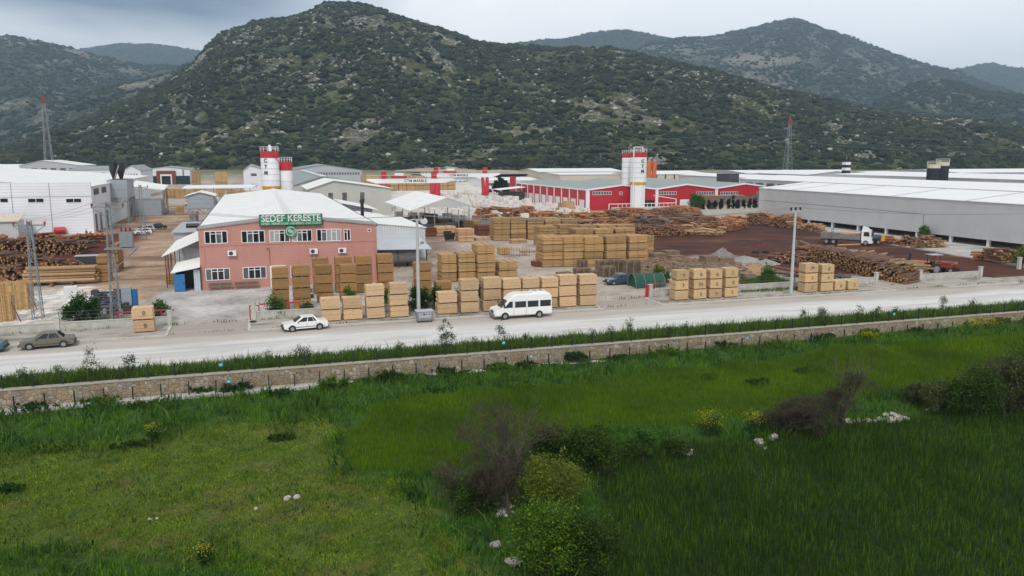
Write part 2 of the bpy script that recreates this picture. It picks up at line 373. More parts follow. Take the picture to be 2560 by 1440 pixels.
def zone_mat(name, scales=((.35, 4), (3.0, 5)), amp=(.75, 1.22), specks=None, rough=.9, stretch=(1, 1, 1), bump=.25, w2=.45):
    m, t, b = newmat(name); at = N(t, 'ShaderNodeAttribute', attribute_name='zone'); v = coords(t, scale=stretch)
    n1 = noise(t, v, scales[0][0], scales[0][1], .6); n2 = noise(t, v, scales[1][0], scales[1][1], .7)
    n = mth(t, 'ADD', mth(t, 'MULTIPLY', n1, 1 - w2), mth(t, 'MULTIPLY', n2, w2))
    r = mixc(t, 1, at.outputs['Color'], ramp(t, n, [(.36, [amp[0]] * 3), (.64, [amp[1]] * 3)]).outputs[0], 'MULTIPLY')
    if specks:
        n3 = noise(t, v, specks[0], 3, .8); r = mixc(t, ramp(t, n3, [(specks[1], 0), (specks[1] + .05, specks[3])]).outputs[0], r, specks[2])
    t.links.new(r, b.inputs['Base Color']); b.inputs['Roughness'].default_value = rough; b.inputs['Specular IOR Level'].default_value = .2
    if bump: bumpn(t, b, n2, bump, .06)
    return m
zone_mat('yard_ground', ((.2, 6), (1.3, 7)), (.58, 1.38), specks=(2.2, .66, col(196, 176, 150), .45))
zone_mat('field_soil', ((1.6, 6), (11.0, 6)), (.35, 1.6), specks=(16, .58, col(120, 108, 70), .7), bump=1.0, w2=.6)
zone_mat('road_dust', ((.10, 5), (.55, 7)), (.86, 1.07), stretch=(.10, 1.6, 1), bump=.05)
zone_mat('paving', ((.7, 4), (5.0, 5)), (.85, 1.12), bump=.1)
C3 = lambda *a: np.array(col(*a)[:3])
PX = lambda L: [gp(*p) for p in L]
MULCH = PX([(1625, 645), (1600, 605), (1560, 578), (1700, 560), (1800, 548), (1890, 552), (2050, 574), (2180, 588), (2300, 612), (2400, 640), (2480, 648), (2560, 668), (2620, 690), (2560, 694), (2460, 700), (2330, 702), (2300, 712), (2150, 684), (2010, 700), (1900, 668), (1830, 640), (1740, 638), (1680, 655)])
MULCH2 = PX([(-60, 590), (100, 586), (235, 592), (330, 575), (360, 588), (330, 612), (305, 640), (240, 668), (130, 690), (-60, 720)])
DIRT = PX([(225, 600), (330, 520), (470, 512), (500, 528), (500, 560), (450, 600), (430, 700), (385, 735), (330, 760), (270, 740), (200, 720), (215, 660)])
DIRT2 = PX([(1000, 560), (1240, 545), (1300, 565), (1150, 590), (1080, 640), (1095, 700), (1060, 700), (1060, 610), (960, 580)])
CHIPS = PX([(-80, 770), (60, 740), (210, 715), (330, 740), (330, 780), (200, 800), (-80, 835)])
MARB = PX([(960, 530), (985, 470), (1270, 462), (1300, 500), (1480, 535), (1500, 560), (1330, 560), (1180, 568), (985, 572)])
GRAV = [(118, 190), (131, 190), (131, 60), (112, 60), (112, 88), (116, 120), (121, 160)]
APRON = PX([(385, 742), (440, 722), (940, 706), (940, 775), (640, 800), (430, 805), (420, 812)])
GREEN = PX([(150, 810), (150, 775), (230, 765), (330, 790), (420, 775), (425, 812), (430, 800), (150, 830)])
GREEN2 = PX([(1840, 690), (1920, 682), (2000, 705), (2000, 728), (1850, 738)])
def yard_col(U, V):
    j = (fbm(U * .12, V * .12, 4, 3) - .5) * 14; j2 = (fbm(U * .5, V * .5, 4, 33) - .5) * 6
    base = np.ones(U.shape + (3,)) * C3(186, 174, 162) * .80
    far = smooth((np.hypot(U, V) - 470) / 50)[..., None]; base = base * (1 - far) + C3(128, 130, 92) * .6 * far
    gr = (fbm(U * .03, V * .03, 4, 8) > .5)[..., None] * far; base = base * (1 - gr) + C3(168, 158, 138) * .6 * gr
    def put(poly, c, soft, k=1.0, jj=None, a=1.0):
        nonlocal base
        d = poly_sd(U, V, poly) + (j if jj is None else jj) * k; m = (smooth(.5 - d / soft) * a)[..., None]; base = base * (1 - m) + c * m
    put(MARB, C3(224, 218, 210) * .85, 8, .3); put(DIRT, C3(186, 158, 134) * .8, 5, .35); put(DIRT2, C3(150, 118, 104) * .62, 8, .6, a=.8)
    st = smooth((fbm(U * .05, V * .22, 4, 21) - .47) * 9)[..., None] * smooth(.5 - poly_sd(U, V, DIRT) / 6)[..., None]
    base = base * (1 - st * .55) + C3(124, 84, 60) * .55 * st * .55
    put(MULCH, C3(98, 56, 42) * .66, 3.5, .3); put(MULCH2, C3(112, 58, 42) * .6, 5, .3)
    mk = smooth(.5 - poly_sd(U, V, MULCH) / 4)[..., None]
    wet = smooth((fbm(U * .07, V * .16, 4, 77) - .52) * 9)[..., None] * mk; base = base * (1 - wet * .6) + C3(52, 42, 46) * .8 * wet * .6
    lt = smooth((fbm(U * .1 + 9, V * .25, 4, 41) - .60) * 14)[..., None] * mk; base = base * (1 - lt * .6) + C3(112, 74, 60) * lt * .6
    chips = smooth((fbm(U * 1.1, V * 1.1, 4, 52) - .34) * 6) ; dm = (smooth(.5 - (poly_sd(U, V, CHIPS) + j2 * .6) / 4) * chips)[..., None]
    base = base * (1 - dm) + C3(226, 224, 218) * .95 * dm
    put(GRAV, C3(196, 194, 190) * .8, 3, .2, j2); put(APRON, C3(196, 192, 188) * .82, .8, .05); put(GREEN, C3(86, 96, 50) * .5, 2, .5, j2, .8); put(GREEN2, C3(84, 104, 44) * .5, 2, .3, j2, .9)
    return base
us = axis_steps([(-6000, -800, 400), (-800, -150, 30), (-150, -60, 3), (-60, 150, .8), (150, 300, 3), (300, 900, 30), (900, 6000, 400)])
vs = axis_steps([(64.5, 200, .8), (200, 340, 2.5), (340, 700, 12), (700, 1200, 60), (1200, 6000, 500)])
ground = grid_mesh(us, vs, lambda U, V: ground_z(U, V) - .0, 'ground', yard_col, 'yard_ground')

# the road, dusted white by marble lorries, with its pavement and kerbs
def road_col(U, V):
    c = np.ones(U.shape + (3,)) * C3(228, 227, 225) * .81
    for v_, w_ in ((69.8, .5), (71.3, .25), (72.6, .35), (74.6, .6), (76.0, .3)): k = (smooth(1 - np.abs(V - v_ - .5 * np.sin(U * .05 + v_)) / w_) * (.10 + .35 * (fbm(U * .06, V * 2, 3, int(v_ * 3)) > .5)))[..., None]; c = c * (1 - k) + C3(196, 192, 186) * .74 * k
    k = (smooth((fbm(U * .15, V * .8, 5, 88) - .56) * 12) * .4)[..., None]; c = c * (1 - k) + C3(200, 196, 190) * .72 * k
    k = smooth((V - 74.8 + (fbm(U * .1, V * .5, 3, 4) - .5) * 3) / 2.2)[..., None]; c = c * (1 - k) + C3(206, 198, 190) * .74 * k
    k = smooth((V - 78.4 + (fbm(U * .3, V * .5, 3, 14) - .5) * 1.6) / .9)[..., None]; c = c * (1 - k * .6) + C3(178, 166, 154) * .7 * k * .6
    k = smooth((69.2 - V) / 1.6)[..., None] * .35; c = c * (1 - k) + C3(206, 202, 190) * .8 * k
    for R_, w_ in ((11.0, .35), (12.6, .3), (14.5, .4), (16.4, .3), (18, .3)):           # mud tracks curling out of the log yard
        d = np.abs(np.hypot(U - 88.5, (V - 90.0) * 1.15) - R_); k = (smooth(1 - d / w_) * smooth((U - 90) / 8) * .55 * smooth((V - 70) / 8))[..., None]; c = c * (1 - k) + C3(120, 84, 72) * .6 * k
    return c
road = grid_mesh(axis_steps([(-120, -30, 1.5), (-30, 110, .7), (110, 220, 2)]), axis_steps([(67.4, 84.4, .4)]), lambda U, V: U * 0 + .012, 'road', road_col, 'road_dust')
def pave_col(U, V):
    c = np.ones(U.shape + (3,)) * C3(186, 180, 172) * .78
    k = (smooth(1 - np.abs(V - 82.0) / .35) * .4)[..., None]; c = c * (1 - k) + C3(170, 130, 118) * .7 * k
    g = smooth((fbm(U * .6, V * .9, 4, 91) - .56) * 9)[..., None]; return c * (1 - g * .6) + C3(112, 112, 82) * .6 * g * .6
SIDES = [(-48, -8.9), (-1.2, 35.9), (43.6, 76.2), (84.9, 96.4)]
for a, b in SIDES:
    grid_mesh(axis_steps([(a, b, .6)]), axis_steps([(79.85, 84.75, .4)]), lambda U, V: U * 0 + .13, 'pavement', pave_col, 'paving')
    m = MB(); m.b(a, b, 79.6, 79.849, -.05, .15); m.b(a - .25, a - .001, 79.6, 84.75, -.05, .13); m.b(b + .001, b + .25, 79.6, 84.75, -.05, .13); k_ = m.build('kerb', 'concrete'); k_['kind'] = 'structure'

# ---------------------------------------------------------------- fields below the wall
MEADOW = [(-80, 1060), (0, 1150), (250, 1130), (420, 1110), (560, 1075), (700, 1062), (830, 1072), (860, 1120), (900, 1190), (1000, 1210), (1060, 1260), (1130, 1340), (1210, 1440), (1250, 1520), (680, 1520), (600, 1440), (500, 1400), (250, 1385), (0, 1380), (-150, 1400)]
CROP = [(850, 1150), (868, 1110), (900, 1075), (930, 1050), (1000, 1030), (1100, 1018), (1300, 998), (1500, 985), (1620, 962), (1760, 950), (1900, 935), (2060, 905), (2200, 895), (2400, 880), (2640, 860), (2640, 930), (2400, 975), (2300, 985), (2150, 1015), (2000, 1040), (1800, 1068), (1500, 1090), (1430, 1120), (1350, 1150), (1200, 1180), (1050, 1195), (900, 1190)]
WHEAT = [(1490, 1150), (1640, 1115), (1900, 1105), (2100, 1070), (2300, 1050), (2640, 1010), (2700, 1100), (2700, 1560), (1560, 1560), (1520, 1440), (1500, 1300)]
MEADOW, CROP, WHEAT = [[gp(x, y, -2.3) for x, y in L] for L in (MEADOW, CROP, WHEAT)]
def field_col(U, V):
    c = np.ones(U.shape + (3,)) * C3(50, 84, 28) * .9
    j = (fbm(U * .3, V * .3, 4, 61) - .5) * 3
    def put(poly, cc, soft):
        nonlocal c
        m = smooth(.5 - (poly_sd(U, V, poly) + j) / soft)[..., None]; c = c * (1 - m) + cc * m
    put(MEADOW, C3(82, 104, 34) * .75, 2.5); put(CROP, C3(60, 98, 10) * .6, .6); put(WHEAT, C3(30, 62, 16) * .6, 1.2)
    d = smooth((fbm(U * .35, V * .9, 4, 19) - .55) * 9)[..., None] * smooth(.5 - poly_sd(U, V, MEADOW) / 2)[..., None]
    return c * (1 - d * .45) + C3(124, 104, 70) * .75 * d * .45
fus = axis_steps([(-3000, -200, 200), (-200, -45, 6), (-45, 100, .5), (100, 250, 6), (250, 3000, 200)])
fvs = axis_steps([(-2500, -100, 200), (-100, 20, 6), (20, 63.4, .45), (63.4, 64.4, .5)])
field = grid_mesh(fus, fvs, field_z, 'field', field_col, 'field_soil')

# ---------------------------------------------------------------- hills
def hill_material(name, dark, mid, pale, rock, bias=0.0, sc=1.0):
    m, t, b = newmat(name); v = coords(t)
    big = noise(t, v, .0045 * sc, 5, .6); fine = noise(t, v, .05 * sc, 6, .7); mid_ = noise(t, v, .014 * sc, 5, .6)
    a = mth(t, 'ADD', mth(t, 'MULTIPLY', fine, .7), mth(t, 'MULTIPLY', mid_, .3))
    r = ramp(t, a, [(.40, dark), (.50, mid), (.60 + bias, pale)]).outputs[0]
    g = N(t, 'ShaderNodeNewGeometry'); sp_ = N(t, 'ShaderNodeSeparateXYZ'); t.links.new(g.outputs['Normal'], sp_.inputs[0])
    at = N(t, 'ShaderNodeAttribute', attribute_name='rock')
    rr = mth(t, 'ADD', mth(t, 'MULTIPLY', noise(t, v, .09 * sc, 7, .8), .92), mth(t, 'MULTIPLY', at.outputs['Fac'], .08))
    k = ramp(t, rr, [(.50 + bias, 0), (.56 + bias, 1)]).outputs[0]
    rn = ramp(t, noise(t, coords(t, scale=(1, 1, .35)), .16 * sc, 6, .75), [(.3, [x * .45 for x in rock[:3]]), (.7, [min(1, x * 1.15) for x in rock[:3]])]).outputs[0]
    r = mixc(t, k, r, rn)
    t.links.new(r, b.inputs['Base Color']); b.inputs['Roughness'].default_value = .95; b.inputs['Specular IOR Level'].default_value = .1
    bumpn(t, b, fine, .8, 4.0)
    return m
hill_material('hill_near', col(52, 62, 40, .62), col(84, 92, 60, .62), col(122, 120, 90, .66), col(166, 162, 156, .75), .03, 2.4)
hill_material('hill_far', col(40, 56, 44, .6), col(58, 74, 56, .6), col(96, 106, 80, .6), col(170, 164, 154, .7), .02, 1.5)
hill_material('hill_forest', col(34, 50, 42, .6), col(44, 62, 48, .6), col(60, 78, 56, .6), col(120, 120, 112, .6), .14, .8)
HILLS = {}
def hill(name, outline, footr, rough, mat, seed, zfoot=8.3, nt_=90, cols=260, rocks=(), prof=1.12, detail=1.0, back=1.7):
    xs = np.array([p[0] for p in outline], float); ys = np.array([p[1] for p in outline], float); Ds = np.array([p[2] for p in outline], float)
    px = np.linspace(xs[0], xs[-1], cols); py = np.interp(px, xs, ys); D = np.interp(px, xs, Ds)
    k = np.ones(9) / 9; D = np.convolve(np.pad(D, 4, 'edge'), k, 'valid'); py2 = np.convolve(np.pad(py, 1, 'edge'), np.ones(3) / 3, 'valid'); py = py2
    wob = (fbm(px * .045, px * 0 + seed, 4, seed) - .5) * rough; py = py + wob
    a = (px - 1280) / FPX; b = (720 - py) / FPX
    fx, fy = a, CP + b * SP; n = fy                       # depth-normalised ground direction of each column
    du = (fx * CA + fy * SA) / n; dv = (-fx * SA + fy * CA) / n; tz = (-SP + b * CP) / n
    T = np.concatenate([np.linspace(0, 1, nt_), np.linspace(1, back, 26)[1:]]); TT, _ = np.meshgrid(T, px, indexing='ij')
    Df = footr if not callable(footr) else footr(px)
    Df = np.broadcast_to(np.asarray(Df, float), px.shape)
    DD = Df + (D - Df) * np.minimum(TT, 1) + (TT > 1) * (TT - 1) * (D - Df) * 1.2
    zr = CAM_H + tz * D
    tt = np.minimum(TT, 1)
    f = 1 - (1 - tt) ** prof
    Z = zfoot - 2 + (zr - zfoot + 2) * f
    U = du * DD; V = dv * DD
    env = np.sin(np.pi * np.clip(tt, 0, 1)) * (zr - zfoot)
    L = (D - Df).mean()
    gul = fbm(U / (L * .13), V / (L * .13), 5, seed + 3) - .5; fine = fbm(U / (L * .03), V / (L * .03), 4, seed + 7) - .5
    Z = Z + env * (gul * .26 + fine * .06) * detail
    # keep the front slope under the skyline
    lim = CAM_H + (tz * .985) * DD; Z = np.where(TT < .97, np.minimum(Z, lim), Z)
    dn = (TT > 1) * (TT - 1) / (back - 1)
    Z = Z - smooth(dn) * (zr - zfoot + 6)
    rock = smooth((fbm(U / 60, V / 60, 4, seed + 9) - .48) * 7)
    for (cx, cy, rx, ry, s_) in rocks:                  # named rocky places, in the photograph's frame, turned into ground positions
        pyv = 720 - FPX * np.tan(np.arctan2(Z - CAM_H, DD * 1.0) + PITCH)
        q = ((px - cx) / rx) ** 2 + ((pyv - cy) / ry) ** 2
        rock = np.maximum(rock * 1, np.exp(-q) * s_ * 2.2)
    nv, nu = Z.shape; idx = np.arange(nu * nv).reshape(nv, nu)
    F = np.stack([idx[:-1, :-1], idx[:-1, 1:], idx[1:, 1:], idx[1:, :-1]], -1).reshape(-1, 4)
    o = npmesh(name, np.stack([U, V, Z], -1).reshape(-1, 3), F, mat, smooth_=True); o['kind'] = 'structure'
    at = o.data.attributes.new('rock', 'FLOAT', 'POINT'); at.data.foreach_set('value', rock.astype(np.float32).ravel())
    HILLS[name] = (U, V, Z, rock, TT); return o
MAIN = [(-700, 400, 800), (-300, 392, 850), (0, 372, 900), (100, 338, 930), (200, 300, 980), (300, 258, 1030), (400, 216, 1080), (470, 172, 1100), (495, 145, 1120), (515, 118, 1130), (545, 90, 1150), (585, 70, 1160), (650, 55, 1180), (700, 47, 1200), (750, 38, 1210), (790, 20, 1220), (815, 6, 1230), (850, 6, 1230), (900, 11, 1230), (950, 25, 1240), (1000, 40, 1250), (1060, 60, 1250), (1120, 78, 1250), (1160, 92, 1250), (1200, 107, 1240), (1300, 115, 1220), (1400, 122, 1200), (1440, 116, 1180), (1480, 122, 1170), (1520, 119, 1150), (1560, 126, 1140), (1600, 135, 1120), (1700, 158, 1090), (1800, 182, 1060), (1900, 210, 1030), (2000, 235, 1000), (2100, 255, 980), (2200, 275, 950), (2290, 290, 930), (2400, 296, 900), (2480, 305, 880), (2540, 322, 870), (2600, 345, 850), (2750, 380, 800), (3200, 400, 760)]
hill('hill_main', MAIN, lambda px: 518 + 16 * np.sin(px / 300.) + 0 * px, 7, 'hill_near', 3, cols=420, nt_=150, prof=1.18,
     rocks=[(1640, 400, 150, 30, .6), (2350, 305, 160, 16, 1.0), (2180, 385, 70, 14, .8), (560, 90, 60, 18, .7), (860, 50, 120, 40, .5), (1110, 370, 90, 40, .45)])
hill('hill_spur', [(-900, 360, 1150), (-300, 345, 1250), (0, 318, 1350), (120, 268, 1450), (240, 226, 1500), (330, 205, 1550), (400, 190, 1600), (470, 158, 1650), (600, 120, 1700), (800, 130, 1700), (1000, 260, 1500)], 1000, 8, 'hill_far', 21, cols=200, nt_=60, rocks=[(310, 212, 90, 10, .9), (120, 300, 60, 14, .3)])
hill('hill_left', [(-1200, 150, 2500), (-500, 110, 2300), (-100, 92, 2200), (0, 90, 2200), (60, 96, 2200), (110, 102, 2220), (160, 115, 2250), (200, 125, 2280), (250, 140, 2300), (300, 152, 2320), (360, 162, 2350), (440, 163, 2400), (520, 175, 2400), (700, 250, 2400), (900, 350, 2300)], 1300, 6, 'hill_far', 31, cols=220, nt_=80, rocks=[(60, 100, 130, 14, .9), (200, 128, 60, 10, .9), (330, 175, 60, 12, .6)])
hill('hill_blue', [(-100, 200, 4200), (120, 150, 4200), (210, 121, 4200), (260, 113, 4200), (310, 107, 4200), (400, 112, 4300), (450, 118, 4300), (500, 126, 4300), (640, 160, 4300), (800, 250, 4200)], 3000, 5, 'hill_forest', 41, cols=140, nt_=40)
hill('mountain', [(1480, 230, 2700), (1560, 150, 2700), (1620, 105, 2800), (1700, 96, 2850), (1740, 92, 2900), (1800, 88, 2950), (1860, 75, 3000), (1920, 60, 3050), (1960, 50, 3100), (1985, 47, 3100), (2010, 52, 3100), (2050, 70, 3100), (2100, 85, 3100), (2150, 100, 3050), (2200, 122, 3000), (2260, 145, 2950), (2320, 162, 2900), (2390, 178, 2850), (2460, 205, 2800), (2560, 240, 2700), (2750, 300, 2600)], 1500, 6, 'hill_far', 51, cols=320, nt_=110, rocks=[(1700, 120, 110, 20, .75), (1900, 150, 130, 22, 1.0), (2160, 180, 120, 34, .5), (1960, 110, 60, 12, .3), (1760, 130, 100, 20, .5)])
hill('ridge_behind', [(1050, 170, 3600), (1180, 120, 3600), (1280, 107, 3600), (1320, 103, 3600), (1380, 98, 3600), (1420, 93, 3600), (1480, 82, 3700), (1540, 74, 3700), (1580, 76, 3700), (1620, 85, 3700), (1700, 100, 3700), (1850, 130, 3700), (2000, 200, 3600)], 2400, 6, 'hill_forest', 61, cols=180, nt_=50)
hill('ridge_right', [(2100, 260, 4200), (2250, 190, 4200), (2340, 178, 4200), (2400, 170, 4200), (2440, 163, 4200), (2480, 157, 4200), (2520, 165, 4200), (2580, 174, 4200), (2700, 150, 4200), (2900, 180, 4200)], 3000, 5, 'hill_forest', 71, cols=120, nt_=40)
hill('foothill', [(2000, 330, 1500), (2150, 270, 1600), (2230, 235, 1750), (2290, 205, 1800), (2340, 198, 1820), (2400, 205, 1820), (2450, 224, 1800), (2500, 232, 1800), (2580, 240, 1750), (2800, 250, 1700), (3200, 300, 1600)], 1080, 6, 'hill_far', 81, cols=160, nt_=60, rocks=[(2340, 205, 50, 8, .4)])
# grass shrubs and rocks that cover the slopes: one object each, placed by geometry nodes
def foliage_inst(name, c1, c2, c3):
    m, t, b = newmat(name); oi = N(t, 'ShaderNodeObjectInfo'); at = N(t, 'ShaderNodeAttribute', attribute_name='tint', attribute_type='INSTANCER')
    r = ramp(t, at.outputs['Fac'], [(0, c1), (.55, c2), (1, c3)]).outputs[0]
    n = noise(t, coords(t), 2.2, 3, .7); r = mixc(t, 1, r, ramp(t, n, [(.35, (.6, .6, .6)), (.65, (1.25, 1.25, 1.2))]).outputs[0], 'MULTIPLY')
    t.links.new(r, b.inputs['Base Color']); b.inputs['Roughness'].default_value = .9; b.inputs['Specular IOR Level'].default_value = .1
    return m
foliage_inst('maquis', col(30, 40, 32, .9), col(44, 54, 42, .9), col(74, 80, 54, .9)); foliage_inst('limestone', col(166, 162, 156, .85), col(196, 192, 186, .85), col(140, 136, 132, .85))
foliage_inst('far_woods', col(28, 42, 34, .9), col(36, 52, 40, .9), col(52, 66, 46, .9))
def scatter(name, pts, sca, mat, sub=2, rough=.5, flat=.75, seed=0, label=None):
    n = len(pts); me = bpy.data.meshes.new(name + '_points'); me.vertices.add(n); me.vertices.foreach_set('co', np.asarray(pts, np.float32).ravel())
    for nm, ty, val, key in (('size', 'FLOAT_VECTOR', sca, 'vector'), ('turn', 'FLOAT_VECTOR', np.stack([RNG.normal(0, .15, n), RNG.normal(0, .15, n), RNG.random(n) * 6.28], 1), 'vector'), ('tint', 'FLOAT', RNG.random(n), 'value')):
        a_ = me.attributes.new(nm, ty, 'POINT'); a_.data.foreach_set(key, np.asarray(val, np.float32).ravel())
    o = bpy.data.objects.new(name, me); COL.objects.link(o)
    g = bpy.data.node_groups.new(name, 'GeometryNodeTree'); g.interface.new_socket('Geometry', in_out='INPUT', socket_type='NodeSocketGeometry'); g.interface.new_socket('Geometry', in_out='OUTPUT', socket_type='NodeSocketGeometry')
    gi = N(g, 'NodeGroupInput'); go = N(g, 'NodeGroupOutput')
    ico = N(g, 'GeometryNodeMeshIcoSphere'); ico.inputs['Subdivisions'].default_value = sub
    sp_ = N(g, 'GeometryNodeSetPosition'); g.links.new(ico.outputs[0], sp_.inputs[0])
    ntx = N(g, 'ShaderNodeTexNoise'); ntx.inputs['Scale'].default_value = 1.6; ntx.inputs['Detail'].default_value = 3
    pos = N(g, 'GeometryNodeInputPosition'); g.links.new(pos.outputs[0], ntx.inputs[0])
    vm = N(g, 'ShaderNodeVectorMath', operation='SUBTRACT'); g.links.new(ntx.outputs['Color'], vm.inputs[0]); vm.inputs[1].default_value = (.5, .5, .5)
    vs_ = N(g, 'ShaderNodeVectorMath', operation='SCALE'); g.links.new(vm.outputs[0], vs_.inputs[0]); vs_.inputs['Scale'].default_value = rough * 2.4
    g.links.new(vs_.outputs[0], sp_.inputs['Offset'])
    sm = N(g, 'GeometryNodeSetMaterial'); g.links.new(sp_.outputs[0], sm.inputs[0]); sm.inputs['Material'].default_value = MATS[mat]
    ip = N(g, 'GeometryNodeInstanceOnPoints'); g.links.new(gi.outputs[0], ip.inputs['Points']); g.links.new(sm.outputs[0], ip.inputs['Instance'])
    def na(nm): q = N(g, 'GeometryNodeInputNamedAttribute', data_type='FLOAT_VECTOR'); q.inputs[0].default_value = nm; return q.outputs[0]
    g.links.new(na('size'), ip.inputs['Scale'])
    er = N(g, 'FunctionNodeEulerToRotation'); g.links.new(na('turn'), er.inputs[0]); g.links.new(er.outputs[0], ip.inputs['Rotation'])
    g.links.new(ip.outputs[0], go.inputs[0]); md = o.modifiers.new('scatter', 'NODES'); md.node_group = g
    me.materials.append(MATS[mat]); setp(o, label, None, None, 'stuff'); return o
def hill_points(key, n, dens, tmax=1.02, seed=0, tmin=0.0):
    U, V, Z, rk, T = HILLS[key]; rows = int((T[:, 0] <= tmax).sum()); r_ = np.random.default_rng(seed)
    # area of each cell so that points fall evenly over the ground
    P = np.stack([U, V, Z], -1); d1 = P[1:rows, :-1] - P[:rows - 1, :-1]; d2 = P[:rows - 1, 1:] - P[:rows - 1, :-1]
    A = np.linalg.norm(np.cross(d1, d2), axis=-1); vis = np.abs(P[:rows - 1, :-1, 0] * CA - P[:rows - 1, :-1, 1] * SA) < .70 * np.hypot(P[:rows - 1, :-1, 0], P[:rows - 1, :-1, 1])
    pr = (A * vis * (T[:rows - 1, :-1] >= tmin)).ravel(); pr /= pr.sum(); c = r_.choice(len(pr), n, p=pr); i, j = np.divmod(c, A.shape[1]); a = r_.random(n); b = r_.random(n)
    lerp = lambda M: (M[i, j] * (1 - a) + M[i + 1, j] * a) * (1 - b) + (M[i, j + 1] * (1 - a) + M[i + 1, j + 1] * a) * b
    Q = np.stack([lerp(U), lerp(V), lerp(Z)], 1); rkv = lerp(rk); k = dens(Q[:, 0], Q[:, 1], rkv, r_.random(n)); return Q[k]
def shrubs(key, n, lo, hi, name, label, mat='maquis', thr=.40, seed=1, sc=38., zz=.62, sub=2, tmin=0.0):
    Q = hill_points(key, n, lambda u, v, r, q: (fbm(u / sc, v / sc, 4, seed + 5) + (q - .5) * .36 - r * .07 > thr), seed=seed, tmin=tmin)
    s = lo + (hi - lo) * RNG.random(len(Q)) ** 2.2; e = RNG.uniform(.75, 1.35, (len(Q), 2))
    Q[:, 2] += s * .15; return scatter(name, Q, np.stack([s * e[:, 0], s * e[:, 1], s * zz], 1), mat, sub, label=label)
shrubs('hill_main', 105000, 1.1, 3.1, 'hillside_shrubs', 'dark green maquis shrubs dotting the big hill', thr=.478, seed=1)
shrubs('hill_main', 9000, 2.6, 5.4, 'lower_shrubs', 'larger round shrubs on the lower slope of the big hill', thr=.43, seed=12, sc=25.)
shrubs('hill_spur', 9000, 2.0, 5.5, 'spur_shrubs', 'dark shrubs on the spur left of the big hill', 'far_woods', .38, 2)
shrubs('hill_left', 14000, 3.0, 7.0, 'left_hill_woods', 'woods on the far left hill', 'far_woods', .38, 3, 60)
shrubs('mountain', 26000, 3.5, 8.0, 'mountain_woods', 'woods and scrub on the grey mountain', 'far_woods', .40, 4, 70)
shrubs('ridge_behind', 7000, 4.0, 8.0, 'ridge_woods', 'woods on the blue ridge', 'far_woods', .2, 5, 70); shrubs('hill_blue', 6000, 4, 9, 'blue_hill_woods', 'woods on the distant blue hill', 'far_woods', .2, 6, 70)
shrubs('ridge_right', 4000, 4, 9, 'right_ridge_woods', 'woods on the far right ridge', 'far_woods', .2, 7, 70); shrubs('foothill', 9000, 2.5, 6.5, 'foothill_woods', 'pine woods on the foothill at the right', 'far_woods', .36, 8, 60)
Q = hill_points('hill_main', 60000, lambda u, v, r, q: (fbm(u / 22., v / 22., 4, 71) + r * .10 + (q - .5) * .3 > .58), seed=9); Q = Q[RNG.random(len(Q)) < np.clip((Q[:, 2] - 30) / 130, .22, 1)]; s = 0.35 + 1.7 * RNG.random(len(Q)) ** 2.5
scatter('hillside_rocks', Q, np.stack([s * 1.3, s, s * .7], 1), 'limestone', 1, .7, label='pale grey limestone outcrops on the big hill')

# ================================================================ BUILDINGS
def window_unit(parent, x0, x1, z0, z1, y, panes, name='window', mat_='glass', frame='white_paint', mull=(), kinds=None, trans=None):
    """a framed window on a wall that faces the road (-y); panes = number of lights"""
    m = MB(); fw = .09
    m.b(x0, x1, y - .07, y - .002, z0, z0 + fw); m.b(x0, x1, y - .07, y - .002, z1 - fw, z1); m.b(x0, x0 + fw, y - .068, y - .002, z0 + fw, z1 - fw); m.b(x1 - fw, x1, y - .068, y - .002, z0 + fw, z1 - fw)
    st = (x1 - x0) / panes
    for i in range(1, panes): m.b(x0 + i * st - fw * .6, x0 + i * st + fw * .6, y - .066, y - .002, z0 + fw, z1 - fw)
    if trans:
        for i in trans: m.b(x0 + i * st + fw * .6, x0 + (i + 1) * st - fw * .6, y - .064, y - .002, z1 - .42, z1 - .34)
    w_ = m.build(name, frame, parent)
    for i in range(panes):
        k = (kinds or {}).get(i, mat_); g = MB(); g.b(x0 + i * st + .02, x0 + (i + 1) * st - .02, y - .03, y - .004, z0 + .03, z1 - .03); g.build('pane', k, w_, off=ROOTS[parent.name])
    return w_
def gable_hall(name, label, cat, u0, u1, v0, v1, ze, zr, ridge='v', wall='white_wall', roof='white_roof', zb=0.0, th=.12, over=.25, group=None, ridge_at=.5, wallpart='wall'):
    t = thing(name, label, cat, ((u0 + u1) / 2, (v0 + v1) / 2, zb), group=group)
    m = MB(); rm = MB()
    if ridge == 'v':
        um = u0 + (u1 - u0) * ridge_at
        m.extr([(u0, zb), (u1, zb), (u1, ze), (um, zr), (u0, ze)], v0, v1, 'y')
        s0 = (zr - ze) / (um - u0); s1 = (zr - ze) / (u1 - um)
        rm.slab((u0 - over, v0 - over, ze - s0 * over + th), (um, v0 - over, zr + th), (um, v1 + over, zr + th), (u0 - over, v1 + over, ze - s0 * over + th), th * .9)
        rm.slab((um, v0 - over, zr + th), (u1 + over, v0 - over, ze - s1 * over + th), (u1 + over, v1 + over, ze - s1 * over + th), (um, v1 + over, zr + th), th * .9)
    else:
        vm = v0 + (v1 - v0) * ridge_at
        m.extr([(v0, zb), (v1, zb), (v1, ze), (vm, zr), (v0, ze)], u0, u1, 'x')
        s0 = (zr - ze) / (vm - v0); s1 = (zr - ze) / (v1 - vm)
        rm.slab((u0 - over, v0 - over, ze - s0 * over + th), (u1 + over, v0 - over, ze - s0 * over + th), (u1 + over, vm, zr + th), (u0 - over, vm, zr + th), th * .9)
        rm.slab((u0 - over, vm, zr + th), (u1 + over, vm, zr + th), (u1 + over, v1 + over, ze - s1 * over + th), (u0 - over, v1 + over, ze - s1 * over + th), th * .9)
    m.build(wallpart, wall, t); rm.build('roof', roof, t); return t

